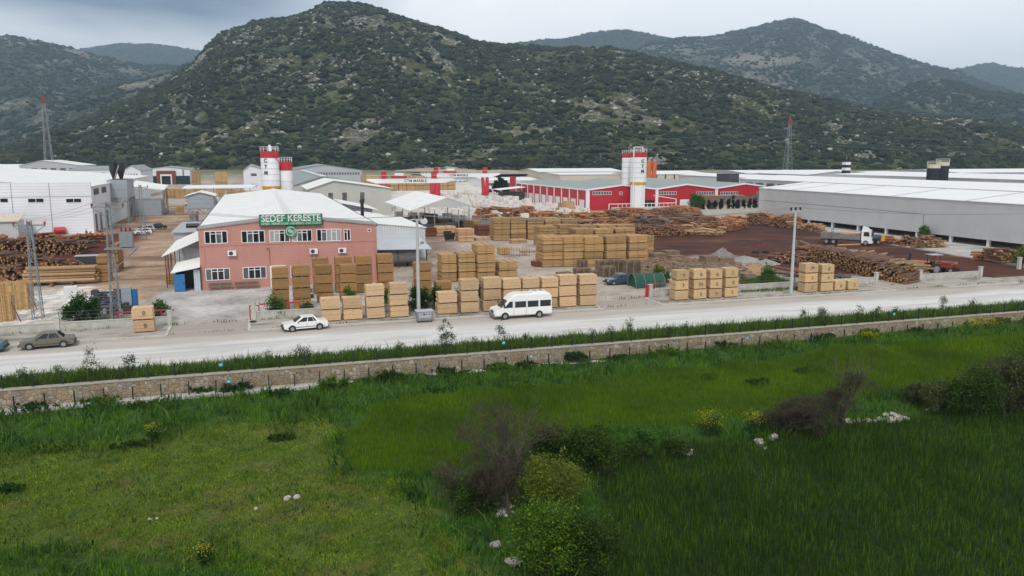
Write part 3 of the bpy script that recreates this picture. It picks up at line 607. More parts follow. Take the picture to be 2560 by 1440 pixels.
# --- the salmon pink sawmill hall with the green sign
PV = 107.0; PU0, PU1 = -7.2, 15.1
pink = gable_hall('sawmill_hall', 'long salmon pink two storey sawmill hall with a white roof and green sign', 'building', PU0, PU1, PV, 200.5, 7.75, 9.0, 'v', 'pink_cladding', 'white_roof', over=.0)
m = MB(); um = (PU0 + PU1) / 2
m.slab((PU0 - .05, PV - .15, 7.90), (um, PV - .15, 9.15), (um, PV + 3.3, 9.17), (PU0 - .05, PV + 3.3, 7.92), .2); m.slab((um, PV - .15, 9.15), (PU1 + .05, PV - .15, 7.90), (PU1 + .05, PV + 3.3, 7.92), (um, PV + 3.3, 9.17), .2); m.build('roof_edge_strip', 'stained_roof', pink)
m = MB(); m.b(um - .45, um + .45, PV + 3.4, 200.6, 9.1, 9.22); m.build('ridge_cap', 'white_paint', pink)
m = MB()
for u in (PU0 - .14, PU1 + .02): m.b(u, u + .12, PV - .1, 200.6, 7.55, 7.9)
m.build('gutter', 'dark_metal', pink)
def wpx(x0, x1, ys, yt, panes, **k):
    u0, z0 = WV(x0, ys, PV); u1, _ = WV(x1, ys, PV); _, z1 = WV(x0, yt, PV); return window_unit(pink, u0, u1, z0, z1, PV, panes, **k)
wpx(512, 570, 610, 578, 4, kinds={1: 'glass', 2: 'grey_blind'}, trans=(1, 2)); wpx(604, 663, 608, 577, 4, kinds={1: 'grey_blind'}, trans=(1, 2))
wpx(674, 725, 606, 576, 4, kinds={0: 'blind', 1: 'blind', 3: 'grey_blind'}, trans=(1, 2)); wpx(731, 781, 605, 575, 4, kinds={0: 'blind', 1: 'grey_blind'}, trans=(1, 2))
wpx(792, 854, 604, 573, 5, kinds={1: 'grey_blind', 2: 'blind', 3: 'blind', 4: 'blind'}, trans=(1, 3)); wpx(860, 877, 602, 573, 2, trans=(0,))
wpx(919, 928, 580, 572, 1, kinds={0: 'glass'})
wpx(515, 576, 702, 672, 4, kinds={0: 'grey_blind', 3: 'grey_blind'}, trans=(1, 2)); wpx(608, 667, 698, 668, 4, kinds={0: 'grey_blind', 3: 'grey_blind'}, trans=(1, 2)); wpx(727, 737, 695, 665, 1, kinds={0: 'grey_blind'})
m = MB(); u0, z0 = WV(677, 716, PV); u1, z1 = WV(714, 663, PV); m.b(u0, u0 + .22, PV - .12, PV - .001, 0, 2.55); m.b(u1 - .22, u1, PV - .12, PV - .001, 0, 2.55); m.b(u0, u1, PV - .121, PV - .001, 2.55, 2.78); fr = m.build('door', 'white_paint', pink)
m = MB(); m.b(u0 + .25, u1 - .25, PV - .05, PV - .002, .02, 2.5); m.build('door_panel', 'grey_blind', fr, off=ROOTS[pink.name])
m = MB(); m.b(PU0 + .02, PU1 - .02, PV - .06, PV - .003, 5.55, 5.66); m.build('trim_band', 'pink_cladding', pink)
m = MB()
for px_, za, zb_ in ((577.5, 5.6, 7.1), (783, 4.2, 5.6), (855, 4.4, 7.0), (938, .2, 5.4), (512, 3.2, 5.4)):
    u_ = WV(px_, 640, PV)[0]; m.b(u_ - .03, u_ + .03, PV - .075, PV - .004, za, zb_)
m.build('conduit', 'pink_cladding', pink)
m = MB(); pts = [WV(x, y, PV) for x, y in ((669, 626), (667, 622), (671, 620), (674, 626), (674, 640), (675, 655), (676, 668))]
for a, b in zip(pts[:-1], pts[1:]): m.beam((a[0], PV - .05, a[1]), (b[0], PV - .05, b[1]), .045)
m.build('loose_cable', 'brown_trim', pink)
# sign board and the round badge beneath it
sg = thing('sign_board', 'long green sign board with white lettering over the pink facade', 'sign', (4.0, PV - .35, 7.8))
u0, zt_ = WV(647, 537, PV - .4); u1, _ = WV(806, 535, PV - .4); zb_ = WV(647, 566, PV - .4)[1]
m = MB(); m.b(u0, u1, PV - .42, PV - .2, zb_, zt_); m.build('panel', 'black', sg); MATS_G = plain('sign_green', col(0, 130, 84, .95), .45, var=.03)
m = MB(); m.b(u0 + .06, u1 - .06, PV - .445, PV - .421, zb_ + .06, zt_ - .06); m.build('face', 'sign_green', sg)
uc = (u0 + u1) / 2; L = u1 - u0
o = text_mesh('lettering', 'SEDEF KERESTE', 1.2, 'white_paint', (uc, PV - .46, zt_ - .37 * (zt_ - zb_)), FRONT, sg, bold=.02); bpy.context.view_layer.update(); o.scale.x = (L - .5) / o.dimensions.x
o = text_mesh('small_lettering', 'LAMB\u0130R - MERMER KASASI - KAPI SEREN\u0130 - 0 532 715 62 57', .40, 'white_paint', (uc, PV - .46, zb_ + .19 * (zt_ - zb_)), FRONT, sg, bold=.0); bpy.context.view_layer.update(); o.scale.x = (L - .5) / o.dimensions.x
uc, zc = WV(727, 578, PV - .4); bd = thing('round_sign', 'round green sign with a white striped S emblem below the long board', 'sign', (uc, PV - .35, zc)); rd = .70
m = MB(); m.cyl((uc, PV - .40, zc), (uc, PV - .12, zc), rd, n=28); m.build('disc', 'sign_green', bd)
m = MB(); nseg = 36
for i in range(nseg):
    a0, a1 = 2 * math.pi * i / nseg, 2 * math.pi * (i + 1) / nseg; q = [(uc + r * math.cos(a), PV - .415, zc + r * math.sin(a)) for r, a in ((.54, a0), (.60, a0), (.60, a1), (.54, a1))]; m.face(q)
for off, w_ in ((-.13, .075), (0, .10), (.13, .075)):            # the three flowing bands of the S
    pr = None
    for i in range(21):
        q = 1 - i / 10; k = 1 - .55 * q * q; x = -.30 * math.sin(math.pi * q * .95) + off * .6; z = .44 * q + off * k; ww = w_ * (1 - .5 * q * q)
        if pr: m.face([(uc + pr[0], PV - .415, zc + pr[1] - pr[2] / 2), (uc + x, PV - .415, zc + z - ww / 2), (uc + x, PV - .415, zc + z + ww / 2), (uc + pr[0], PV - .415, zc + pr[1] + pr[2] / 2)])
        pr = (x, z, ww)
m.build('emblem', 'white_paint', bd)
# air conditioners on the facade
def aircon(px_, py, lab):
    u, z = WV(px_, py, PV - .2); t = thing('air_conditioner', lab, 'air conditioner', (u, PV - .25, z - .4), group='outdoor units on the pink facade')
    m = MB(); m.b(u - .52, u + .52, PV - .42, PV - .06, z - .34, z + .34); m.build('casing', 'white_paint', t)
    m = MB(); m.cyl((u - .12, PV - .445, z), (u - .12, PV - .421, z), .26, n=16); m.build('fan_grille', 'dark_metal', t)
    m = MB(); m.b(u - .4, u - .34, PV - .4, PV - .002, z - .42, z - .35); m.b(u + .34, u + .4, PV - .4, PV - .002, z - .42, z - .35); m.build('bracket', 'galvanised', t)
aircon(580, 633, 'dusty outdoor unit below the left upper windows of the pink hall'); aircon(784, 628, 'middle outdoor unit with a round dark fan grille'); aircon(855.5, 626, 'right outdoor unit beside a bent pipe on the pink hall')
for x0, x1, lab in ((522, 581, 'grey wooden bench against the pink wall, nearer the blue door'), (587, 648, 'grey wooden bench against the pink wall, nearer the doorway')):
    u0 = cu(x0, PV - .9); u1 = cu(x1, PV - .9); t = thing('bench', lab, 'bench', ((u0 + u1) / 2, PV - .8, 0), group='benches against the pink wall')
    m = MB(); m.b(u0, u1, PV - 1.1, PV - .7, .44, .5); m.build('seat', 'grey_board_sides', t); m = MB(); m.b(u0, u1, PV - .62, PV - .56, .55, .92); m.build('backrest', 'grey_board_sides', t)
    for x in (u0 + .1, (u0 + u1) / 2, u1 - .1): m = MB(); m.b(x - .04, x + .04, PV - 1.08, PV - 1.0, 0, .44); m.b(x - .04, x + .04, PV - .7, PV - .62, 0, .92); m.build('leg', 'galvanised', t)
# chimney pipe rising beyond the right eave
v_, z_ = WU(905, 503, 16.0); t = thing('flue_pipe', 'tall black flue pipe with a round cowl beside the white roof', 'chimney', (16.0, v_, 0)); m = MB(); m.cyl((16, v_, 0), (16, v_, z_), .28, n=10); m.build('pipe', 'black', t); m = MB(); m.ball((16, v_, z_), .42); m.build('cowl', 'black', t)

# --- lean-tos left of the pink hall
t = thing('lean_to_shed', 'open sided lean-to with a sloping white sheet roof left of the pink hall', 'shed', (-9.5, 118, 0))
m = MB(); m.slab((-7.25, 109.5, 6.2), (-7.25, 130, 6.2), (-11.9, 130, 4.2), (-11.9, 109.5, 4.2), .1); m.build('roof', 'white_roof', t)
m = MB(); [m.beam((-11.5, v, 0), (-11.5, v, 4.3), .12) for v in (110, 113, 117, 122, 129)]; [m.beam((-11.5, a, .2), (-11.5, b, 4.1), .06) for a, b in ((110, 113), (113, 117))]; m.build('frame', 'rusty', t)
m = MB(); m.b(-9.2, -7.4, 110.6, 110.7, 1.2, 5.0); m.build('tarpaulin', 'galvanised', t)
t = thing('gate_shelter', 'small white roofed shelter with a corrugated side by the pink corner', 'shed', (-8.6, 107.5, 0))
m = MB(); m.slab((-10.6, 105.9, 2.5), (-7.2, 105.9, 3.1), (-7.2, 110, 3.9), (-10.2, 110, 3.3), .08); m.build('roof', 'white_roof', t)
m = MB(); m.b(-8.0, -7.25, 106.4, 106.5, 0, 2.7); m.build('side_panel', 'corrugated', t); m = MB(); m.b(-10.1, -7.3, 109.4, 109.5, 0, 3.2); m.b(-10.1, -10.0, 106.6, 109.4, 0, 2.6); m.build('back_wall_panel', 'black', t)
t = thing('blue_door', 'bright blue metal door standing open under the small shelter', 'door', (-9.7, 106.3, 0)); m = MB(); m.b(-10.3, -9.05, 106.2, 106.28, .05, 2.25); m.build('leaf', 'blue_paint', t); m = MB(); m.b(-9.25, -9.15, 106.14, 106.2, 1.0, 1.2); m.build('handle', 'dark_metal', t)
t = thing('annex_roof', 'flat dark grey annex behind the lean-to with a black tank on top', 'shed', (-10, 140, 0)); m = MB(); m.b(-12.3, -7.6, 131, 150, 0, 5.3); m.build('wall', 'grey_panel', t); m = MB(); m.b(-12.6, -7.3, 130.6, 150.4, 5.3, 5.45); m.build('roof', 'grey_panel', t)
m = MB(); m.cyl((-11, 137.5, 5.8), (-9, 137.5, 5.8), .35); m.build('tank', 'black', t)

# --- sheds right of the pink hall
t = gable_hall('metal_shed', 'pale metal clad shed with a low white roof right of the pink hall', 'shed', 15.4, 26.6, 131, 155, 5.0, 5.9, 'v', 'pale_metal_wall', 'white_roof', ridge_at=.25, over=.2)
t = thing('corrugated_canopy', 'silvery corrugated canopy over the tank beside the pink hall', 'canopy', (20, 125, 0))
m = MB(); m.slab((15.3, 119.2, 3.0), (24.8, 117.6, 3.0), (25.2, 131, 4.1), (15.3, 131, 4.1), .08); m.build('roof', 'corrugated', t)
m = MB(); [m.beam((u, 119.5, 0), (u, 119.5, 3), .13) for u in (15.5, 20, 24.4)]; m.build('post', 'dark_metal', t); m = MB(); m.b(15.4, 24.6, 130.6, 130.8, 0, 3.9); m.build('back_panel', 'dark_metal', t)
t = thing('storage_tank', 'silver horizontal storage tank under the corrugated canopy', 'tank', (19.5, 123, 0)); m = MB(); m.cyl((16.2, 122, 1.5), (23.5, 122, 1.5), 1.15, n=20); m.build('vessel', 'aluminium', t, smooth_=False)
for u in (17.5, 22): m = MB(); m.b(u - .15, u + .15, 121.3, 122.7, 0, .6); m.build('saddle', 'rusty', t)
t = gable_hall('back_shed', 'low white roofed shed behind the pale metal shed', 'shed', 16.5, 26, 165, 180, 4.0, 4.7, 'v', 'grey_panel', 'white_roof')
t = gable_hall('wing_shed', 'pointed white roof wing beside the flue pipe', 'shed', 17.0, 25.0, 183, 200, 5.0, 6.4, 'v', 'grey_panel', 'white_roof', over=1.2, ridge_at=.15)
t = gable_hall('beige_hall', 'beige ribbed metal hall with a broad white roof behind the pink hall', 'building', 14, 37.2, 232, 262, 7.7, 10.0, 'v', 'beige_wall', 'white_roof', ridge_at=.3, over=.5)
for px_ in (820, 855, 899): u, z = WV(px_, 500, 231.9); window_unit(t, u, u + 1.6, 4.2, 6.8, 231.98, 1, kinds={0: 'grey_blind'})

# --- white panel hall at the left edge
LV = 196.0; LU = -34.8
lh = gable_hall('white_panel_hall', 'large white panel clad hall with a very broad white roof at the left edge', 'building', -108, LU, LV + .6, 300, 10.2, 13.2, 'v', 'white_wall', 'white_roof', over=.3, ridge_at=.42)
m = MB(); m.b(-108, LU + .2, LV, LV + .6, 0, 11.2); m.build('facade', 'white_panel', lh)
m = MB()
for px_ in (33, 128): u = cu(px_, LV, 5); m.b(u - .06, u + .06, LV - .03, LV + .01, 0, 11.1)
m.b(-108, LU + .2, LV - .035, LV + .01, 8.1, 8.2); m.build('joint_strip', 'galvanised', lh)
for a in (-20, 70, 165):
    u, z = WV(a, 507, LV); window_unit(lh, u, u + 3.1, z, z + .95, LV, 2, kinds={0: 'glass', 1: 'glass'})
m = MB(); [m.b(LU + .02, LU + .08, v, v + 6, 8.2, 9.6) for v in (200, 210, 222, 236)]; m.build('louvre', 'dark_metal', lh); m = MB(); [m.b(LU + .02, LU + .08, v, v + 2.2, 0, 4) for v in (199.5, 205, 214)]; m.build('side_door', 'grey_blind', lh)
t = thing('fabric_shelter', 'small beige shelter leaning on the white hall at the left edge', 'shed', (-46, 190, 0)); u1, z1 = WV(42, 543, 188)
m = MB(); m.b(-60, u1, 188, 193, 0, 3.6); m.build('wall', 'pale_metal_wall', t); m = MB(); m.slab((-60, 187.6, 3.6), (u1 + .3, 187.6, 3.6), (u1 + .3, 193.5, 4.9), (-60, 193.5, 4.9), .12); m.build('roof', 'cream', t)

# --- dust collector house on stilts with twin cyclones
def truss(m, p, q, h, n, w_=.14):
    p, q = Vector(p), Vector(q); up = Vector((0, 0, h)); m.beam(p, q, w_); m.beam(p + up, q + up, w_)
    for i in range(n):
        a = p.lerp(q, i / n); b = p.lerp(q, (i + 1) / n); m.beam(a, a + up, w_ * .7); m.beam(a if i % 2 else a + up, b + up if i % 2 else b, w_ * .7)
    m.beam(q, q + up, w_)
u0, z1 = WV(266, 450, 222); u1, _ = WV(316, 450, 222); _, z0 = WV(266, 494, 222)
ds = thing('dust_collector', 'boxy grey dust collector on tall stilts with two black cyclones', 'machine', ((u0 + u1) / 2, 226, 0))
m = MB(); m.b(u0, u1, 222, 234, z0, z1); m.build('housing', 'blue_grey_panel', ds)
m = MB(); truss(m, (u0, 222, z0 - 1.1), (u1, 222, z0 - 1.1), 1.0, 6, .2); truss(m, (u1, 222, z0 - 1.1), (u1, 234, z0 - 1.1), 1.0, 6, .2); m.build('truss', 'galvanised', ds)
for u, v in ((u0 + .3, 222.2), (u1 - .2, 222.2), (u1 - .2, 226), (u1 - .2, 230), (u1 - .2, 233.8), (u0 + .3, 233.8)): m = MB(); m.beam((u, v, 0), (u, v, z0 - 1), .32); m.build('leg', 'galvanised', ds)
for px_ in (284, 302):
    u = cu(px_, 226, z1 + 2); m = MB(); m.cyl((u, 226, z1 + 2.2), (u, 226, z1 + 4.2), .98, n=14); m.cyl((u, 226, z1 + .1), (u, 226, z1 + 2.2), .35, .98, n=14); m.build('cyclone', 'black', ds)
m = MB(); m.beam((cu(287, 225, z1), 225, z1 + .2), (cu(299, 225, z1), 225, z1 + 3.6), .3); m.build('duct', 'galvanised', ds); m = MB(); m.b(u0 + .5, u1 - .3, 222.6, 233, z1, z1 + .08); m.build('deck', 'rusty', ds)
u0, z1 = WV(466, 490, 212); u1, _ = WV(533, 490, 212); _, z0 = WV(466, 521, 212)
sh = thing('chip_silo_house', 'grey gabled chip house on a truss beside the pink hall', 'machine', ((u0 + u1) / 2, 216, 0))
um_ = (u0 + u1) / 2
m = MB(); m.extr([(u0, z0), (u1, z0), (u1, z1), (um_, z1 + .8), (u0, z1)], 212, 222); m.build('housing', 'blue_grey_panel', sh)
m = MB(); m.slab((u0 - .4, 211.6, z1 + .0), (um_, 211.6, z1 + 1.0), (um_, 222.3, z1 + 1.0), (u0 - .4, 222.3, z1), .12); m.slab((um_, 211.6, z1 + 1.0), (u1 + .6, 211.6, z1), (u1 + .6, 222.3, z1), (um_, 222.3, z1 + 1.0), .12); m.build('roof', 'white_roof', sh)
m = MB(); truss(m, (u0 + .2, 212, z0 - 1.4), (u1, 212, z0 - 1.4), 1.3, 5, .2); m.build('truss', 'galvanised', sh)
for u in (u0 + .6, u0 + 1.7): m = MB(); m.beam((u, 213, 0), (u, 213, z0 - 1.3), .45); m.beam((u, 220, 0), (u, 220, z0 - 1.3), .45); m.build('leg', 'galvanised', sh)
m = MB(); [m.cyl((u1 + .6, 214, z0 + 2.6 - k * .02), (u1 + 1.6, 214, z0 - .5), .4, n=10) for k in range(1)]; m.build('duct', 'white_paint', sh)
# long open roof left of the chip house
t = thing('timber_shelter', 'long open timber shelter with a white roof behind the stilted collector', 'shed', (-32, 250, 0)); a, za = WV(328, 462, 252); b, zb_ = WV(412, 470, 252)
m = MB(); m.slab((a, 250, za - .3), (b, 250, zb_ - .4), (b, 262, zb_ + .5), (a, 262, za + 1.0), .15); m.build('roof', 'white_roof', t); m = MB(); [m.beam((b - .4, v, 0), (b - .4, v, zb_ - .4), .2) for v in (250.5, 254, 258, 261.5)]; m.build('post', 'dark_metal', t)
m = MB(); m.b(a, a + 7.5, 252, 258, 0, 4.5); m.b(a + 7.6, b - 1.5, 254, 260, 0, 3.2); m.build('lower_wall', 'blue_grey_panel', t)

# --- silos
def letters(parent, txt, x, y, z, size, step, rot=0, mat_='dark_metal'):
    for i, ch in enumerate(txt): text_mesh('lettering', ch, size, mat_, (x, y, z - i * step), (R(90), 0, rot), parent, bold=.03, depth=.03)
def silo(lab, u, v, r, z0, z1, zb, redh, bands, skirt='white_paint', ext=None, text=None, body='white_paint', group='tall cement silos'):
    t = thing('silo', lab, 'silo', (u, v, 0), group=group); m = MB(); m.cyl((u, v, z0), (u, v, z1 - redh), r, n=24); m.build('shell', body, t)
    m = MB(); m.cyl((u, v, z1 - redh), (u, v, z1), r + .01, n=24); m.build('top_band', 'red_paint' if body == 'white_paint' else 'cream', t)
    m = MB(); [m.cyl((u, v, z), (u, v, z + .07), r + .03, n=24) for z in bands]; m.build('weld_ring', 'galvanised', t)
    m = MB()
    for i in range(14):
        a = 2 * math.pi * i / 14; p = (u + r * math.cos(a), v + r * math.sin(a)); q = (u + r * math.cos(a + .449), v + r * math.sin(a + .449)); m.beam((*p, z1), (*p, z1 + 1.05), .06); m.beam((*p, z1 + 1.05), (*q, z1 + 1.05), .06); m.beam((*p, z1 + .55), (*q, z1 + .55), .05)
    m.build('railing', 'cream' if body != 'white_paint' else 'white_paint', t)
    m = MB()
    if zb is not None:
        m.cyl((u, v, zb), (u, v, z0 - .9), r * .93, n=8); m.build('base', skirt, t); m = MB(); m.cyl((u, v, z0 - .9), (u, v, z0), r * .93, r * 1.0, n=16); m.build('collar', 'yellow_paint', t)
    else: m.cyl((u, v, 0), (u, v, z0), r * .97, n=16); m.build('base', body, t)
    return t
u0, z1 = WV(650, 378, 206); u1, _ = WV(697, 378, 206); s1 = silo('taller red topped white silo with black letters behind the pink hall', (u0 + u1) / 2, 206, (u1 - u0) / 2, 9.6, z1, 0, 1.65, (10.9, 12.4, 13.8, 15.2))
letters(s1, 'CTM', u0 + 1.12, 206 - 2.03, 15.75, 1.25, 1.45, rot=R(-30))
m = MB(); m.b((u0 + u1) / 2 - .25, (u0 + u1) / 2 + .35, 203.9, 204.4, z1, z1 + 1.5); m.build('filter', 'white_paint', s1); m = MB(); m.cyl((u1 - 1.2, 204, z1 - 1.3), (u1 + .3, 203.6, z1 - 3.0), .12); m.build('overflow_pipe', 'red_paint', s1)
u0, z1 = WV(698, 404, 206.5); u1, _ = WV(730, 404, 206.5); silo('shorter red topped white silo beside the lettered one', (u0 + u1) / 2, 206.5, (u1 - u0) / 2, 7, z1, None, 2.2, (10.6,))
u0, z1 = WV(1577, 381, 226); u1, _ = WV(1616, 381, 226); s2 = silo('taller white silo with black letters in front of the red warehouse', (u0 + u1) / 2, 226, (u1 - u0) / 2 - .1, 9.0, z1, 0, 1.5, (10.3, 11.8, 13.3, 14.9))
letters(s2, 'CTM', (u0 + u1) / 2 + .15, 226 - 2.72, 15.4, 1.35, 1.55)
uc = (u0 + u1) / 2; m = MB()
for p, q in (((uc - 2.6, 224, 0), (uc - 2.6, 224, z1 + 1.6)), ((uc - 2.6, 224, z1 + 1.6), (uc + .4, 224, z1 + 1.6)), ((uc + .4, 224, z1 + 1.6), (uc + .4, 224, z1 + .2))): m.beam(p, q, .24)
m.build('fill_pipe', 'white_paint', s2)
u0, z1 = WV(1558, 384, 233); u1, _ = WV(1580, 384, 233); silo('slimmer white silo half hidden behind the lettered silo', (u0 + u1) / 2, 233, (u1 - u0) / 2 + .2, 8.0, z1, 0, 1.3, (9.9, 11.6, 13.4, 15))
t = thing('filling_platform', 'white pipe railed platform around the foot of the lettered silos', 'platform', (113, 224, 0)); m = MB()
ua, ub = cu(1545, 221), cu(1690, 221); m.b(ua, ub, 221, 226, .0, 1.3); m.build('plinth', 'concrete', t); m = MB()
[m.beam((ua + i * (ub - ua) / 14, 221.1, 1.3), (ua + i * (ub - ua) / 14, 221.1, 2.6), .12) for i in range(15)]; m.beam((ua - 3, 221.1, 2.6), (ub, 221.1, 2.6), .2); m.beam((ua - 3, 221.1, 0), (ua - 3, 221.1, 2.6), .2); m.beam((uc + 3, 221.2, 5.0), (ub, 221.2, 3.8), .2); m.beam((ub, 221.2, 3.8), (ub, 221.2, 0), .2); m.build('railing', 'white_paint', t)

# --- red warehouse
RU, RV = 98.2, 231.0; g = [RU, WV(1642, 474, RV)[0], WV(1791, 470, RV)[0], WV(1888, 468, RV)[0] + 7, WV(1888, 468, RV)[0] + 27]
rw = thing('red_warehouse', 'big red warehouse with white pilasters, grey ridged roofs and sliding doors', 'building', (130, 260, 0))
mw = MB(); mr = MB(); ze, zp = 6.6, 8.0
for i in range(4):
    a, b = g[i], g[i + 1]; c = (a + b) / 2; mw.extr([(a, 0), (b, 0), (b, ze), (c, zp), (a, ze)], RV, 302, 'y')
    mr.slab((a, RV - .3, ze + .12), (c, RV - .3, zp + .12), (c, 302.4, zp + .12), (a, 302.4, ze + .12), .1); mr.slab((c, RV - .3, zp + .12), (b, RV - .3, ze + .12), (b, 302.4, ze + .12), (c, 302.4, zp + .12), .1)
mw.build('wall', 'red_wall', rw); mr.build('roof', 'grey_roof', rw)
m = MB()
for i in range(4):
    a, b = g[i], g[i + 1]; c = (a + b) / 2
    for p, q in (((a, ze), (c, zp)), ((c, zp), (b, ze))): m.extr([(p[0], p[1] - .35), (q[0], q[1] - .35), (q[0], q[1] + .14), (p[0], p[1] + .14)], RV - .36, RV - .02, 'y')
    m.b(a + .01 if i == 0 else a - .5, a + (.9 if i == 0 else .5), RV - .2, RV - .001, 0, ze - .36)
m.b(RU - .2, RU - .01, RV - .2, 302.3, ze - .3, ze + .14); m.build('eave_trim', 'white_paint', rw)
nb = 10; L = 302 - RV
for i in range(nb + 1):
    v = RV + i * L / nb; m = MB(); m.b(RU - .25, RU - .001, v - (.0 if i == 0 else .12), v + .22, 0, ze - .31); m.build('pilaster', 'white_wall', rw)
for i in range(nb):
    v = RV + i * L / nb + 1.0; m = MB(); m.b(RU - .12, RU - .001, v + .9, v + L / nb - 2.4, 0, 3.3); m.build('door', 'white_wall', rw)
m = MB(); m.b(RU - .5, RU - .1, 302.2, 309, 0, 9.0); m.build('end_panel', 'red_wall', rw)
for x0, x1 in ((1481, 1529), (1548, 1556), (1646, 1691), (1740, 1784), (1801, 1845), (1892, 1912)):
    u0, z0 = WV(x0, 487.5, RV); u1, _ = WV(x1, 487.5, RV); window_unit(rw, u0, u1, z0, z0 + 1.05, RV, max(2, int((u1 - u0) / .9)), kinds=None, mat_='grey_blind')
for x0, x1 in ((1699, 1726), (1610, 1635)):
    m = MB(); u0 = cu(x0, RV); u1 = cu(x1, RV); m.b(u0, u1, RV - .08, RV - .001, 0, 3.0); m.build('loading_door', 'white_wall' if x0 > 1650 else 'black', rw)
t = thing('side_canopy', 'small open canopy with pipes at the left end of the red warehouse', 'canopy', (90, 292, 0)); m = MB(); m.slab((87, 288, 4.4), (RU - .6, 288, 5.4), (RU - .6, 298, 5.4), (87, 298, 4.4), .1); m.build('roof', 'white_roof', t); m = MB(); [m.beam((88, v, 0), (88, v, 4.4), .15) for v in (288.4, 293, 297.6)]; m.b(89, 97, 290, 296, 0, 3.4); m.build('machinery', 'dark_metal', t)
# villa, cypresses and yard wall
vu0, vu1 = cu(1745, 226), cu(1870, 226)
t = thing('gate_house', 'single storey cream villa with a dark tiled hip roof beside the red warehouse', 'building', ((vu0 + vu1) / 2, 227, 0))
m = MB(); m.b(vu0, vu1, 222, 229.5, 0, 2.6); m.build('wall', 'cream', t)
m = MB(); a, b, c, d = (vu0 - 1.2, 220.8, 2.6), (vu1 + 1.2, 220.8, 2.6), (vu1 + 1.2, 230.4, 2.6), (vu0 - 1.2, 230.4, 2.6); e, f_ = (vu0 + 2, 225.5, 4.3), (vu1 - 2, 225.5, 4.3); m.face([a, b, f_, e]); m.face([b, c, f_]); m.face([c, d, e, f_]); m.face([d, a, e]); m.face([d, c, b, a]); m.build('roof', 'dark_roof', t)
m = MB(); m.b(vu0 - 1, vu1 - 2, 225.3, 225.7, 4.28, 4.45); m.build('ridge_tiles', 'yellow_paint', t)
m = MB(); [m.b(vu0 + 2 + i * 3.0, vu0 + 3.2 + i * 3.0, 221.93, 221.999, 0, 2.4) for i in range(4)]; m.build('doorway', 'dark_metal', t)
t = gable_hall('small_villa', 'little dark roofed lodge between the cypresses and the grey hall', 'building', cu(1880, 224), cu(1925, 224), 220, 228, 2.6, 4.4, 'v', 'cream', 'dark_roof', over=.8)

# --- grey hall on the right
HU = 130.5
gh = gable_hall('grey_hall', 'very long grey clad hall on short white columns with a white roof', 'building', HU, 159.5, 88, 187.5, 8.25, 9.65, 'v', 'silver_wall', 'white_roof_y', zb=1.25, over=.15)
m = MB(); [m.b(HU + .2, HU + .75, v, v + .5, 0, 1.25) for v in np.arange(89, 187, 8.6)]; m.build('column', 'white_wall', gh)
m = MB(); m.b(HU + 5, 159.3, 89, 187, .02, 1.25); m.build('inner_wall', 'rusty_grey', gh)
m = MB(); v_, z_ = WU(2310, 535, HU); m.b(HU - .03, HU - .001, v_, 187.5, z_ - .03, z_ + .03); m.b(HU - .03, HU - .001, v_ - .04, v_ + .04, 1.3, z_); m.build('joint_strip', 'dark_metal', gh)
m = MB()
for v in (183.3, 173.5): m.slab((HU - .1, v, 8.40), (145, v, 9.80), (145, v + .18, 9.80), (HU - .1, v + .18, 8.40), .02)
m.build('roof_seam', 'dark_metal', gh)
m = MB()
for v in (157, 139, 120, 101): m.slab((HU - .1, v, 8.395), (145, v, 9.795), (145, v + .7, 9.795), (HU - .1, v + .7, 8.395), .02)
m.build('skylight', 'grey_panel', gh)
h2 = gable_hall('second_hall', 'long white roofed hall directly behind the grey hall', 'building', 163, 196, 92, 246, 9.0, 10.15, 'v', 'silver_wall', 'white_roof_y', over=.2)
m = MB(); [m.b(162.9, 162.99, v, v + 4.2, 6.8, 8.0) for v in np.arange(196, 244, 6)]; m.build('window', 'grey_blind', h2)
h3 = gable_hall('third_hall', 'white roofed hall farther right beyond the twin black silos', 'building', 217, 262, 110, 262, 9.9, 10.9, 'v', 'silver_wall', 'white_roof_y', over=.2)
t = thing('black_annex', 'small black clad annex at the left end of the second hall', 'building', (160, 250, 0)); a = cu(1814, 250, 8); b = cu(1839, 250, 8); m = MB(); m.b(a, b, 248, 256, 0, WV(1814, 436, 250)[1]); m.build('wall', 'dark_metal', t); m = MB(); m.b(a - .1, b + .1, 247.9, 256.1, WV(1814, 436, 250)[1], WV(1814, 436, 250)[1] + .2); m.build('roof', 'black', t)
for x0, x1, ytp, lab in ((2323, 2347, 411, 'left one of two black silos with a cream rim among white roofs'), (2345, 2369, 405, 'right black silo with a cream rim and a thin mast')):
    vv = 205; u0, z1 = WV(x0, ytp, vv); u1, _ = WV(x1, ytp, vv); t = silo(lab, (u0 + u1) / 2, vv, (u1 - u0) / 2, 9, z1, None, 1.2, (), body='silo_black', group='twin black silos')

# --- far buildings of the industrial estate
def far_hall(lab, x0, x1, ye, yb, ypk, depth_, wall='white_wall', roof='white_roof', rid='v', name='factory_hall', wins=0, length=40, group='distant factory halls', at=.5):
    p0 = at_r(x0, yb, depth_); q0 = at_r(x1, yb, depth_); v = (p0.y + q0.y) / 2; u0, z1 = WV(x0, ye, v); u1, _ = WV(x1, ye, v); um_ = (u0 + u1) / 2
    zb = gz(um_, v) - 1.5; zr = WV((x0 + x1) / 2, ypk, v if rid == 'v' else v + length / 2)[1]
    t = gable_hall(name, lab, 'building', u0, u1, v, v + length, z1, max(zr, z1 + .4), rid, wall, roof, zb=zb, over=.4, group=group, ridge_at=at)
    if wins:
        m = MB(); st = (u1 - u0 - 2) / wins
        for i in range(wins): m.b(u0 + 1 + i * st, u0 + 1 + i * st + st * .6, v - .05, v - .001, z1 - 2.6, z1 - 1.2)
        m.build('window', 'grey_blind', t)
    return t, u0, u1, v, z1
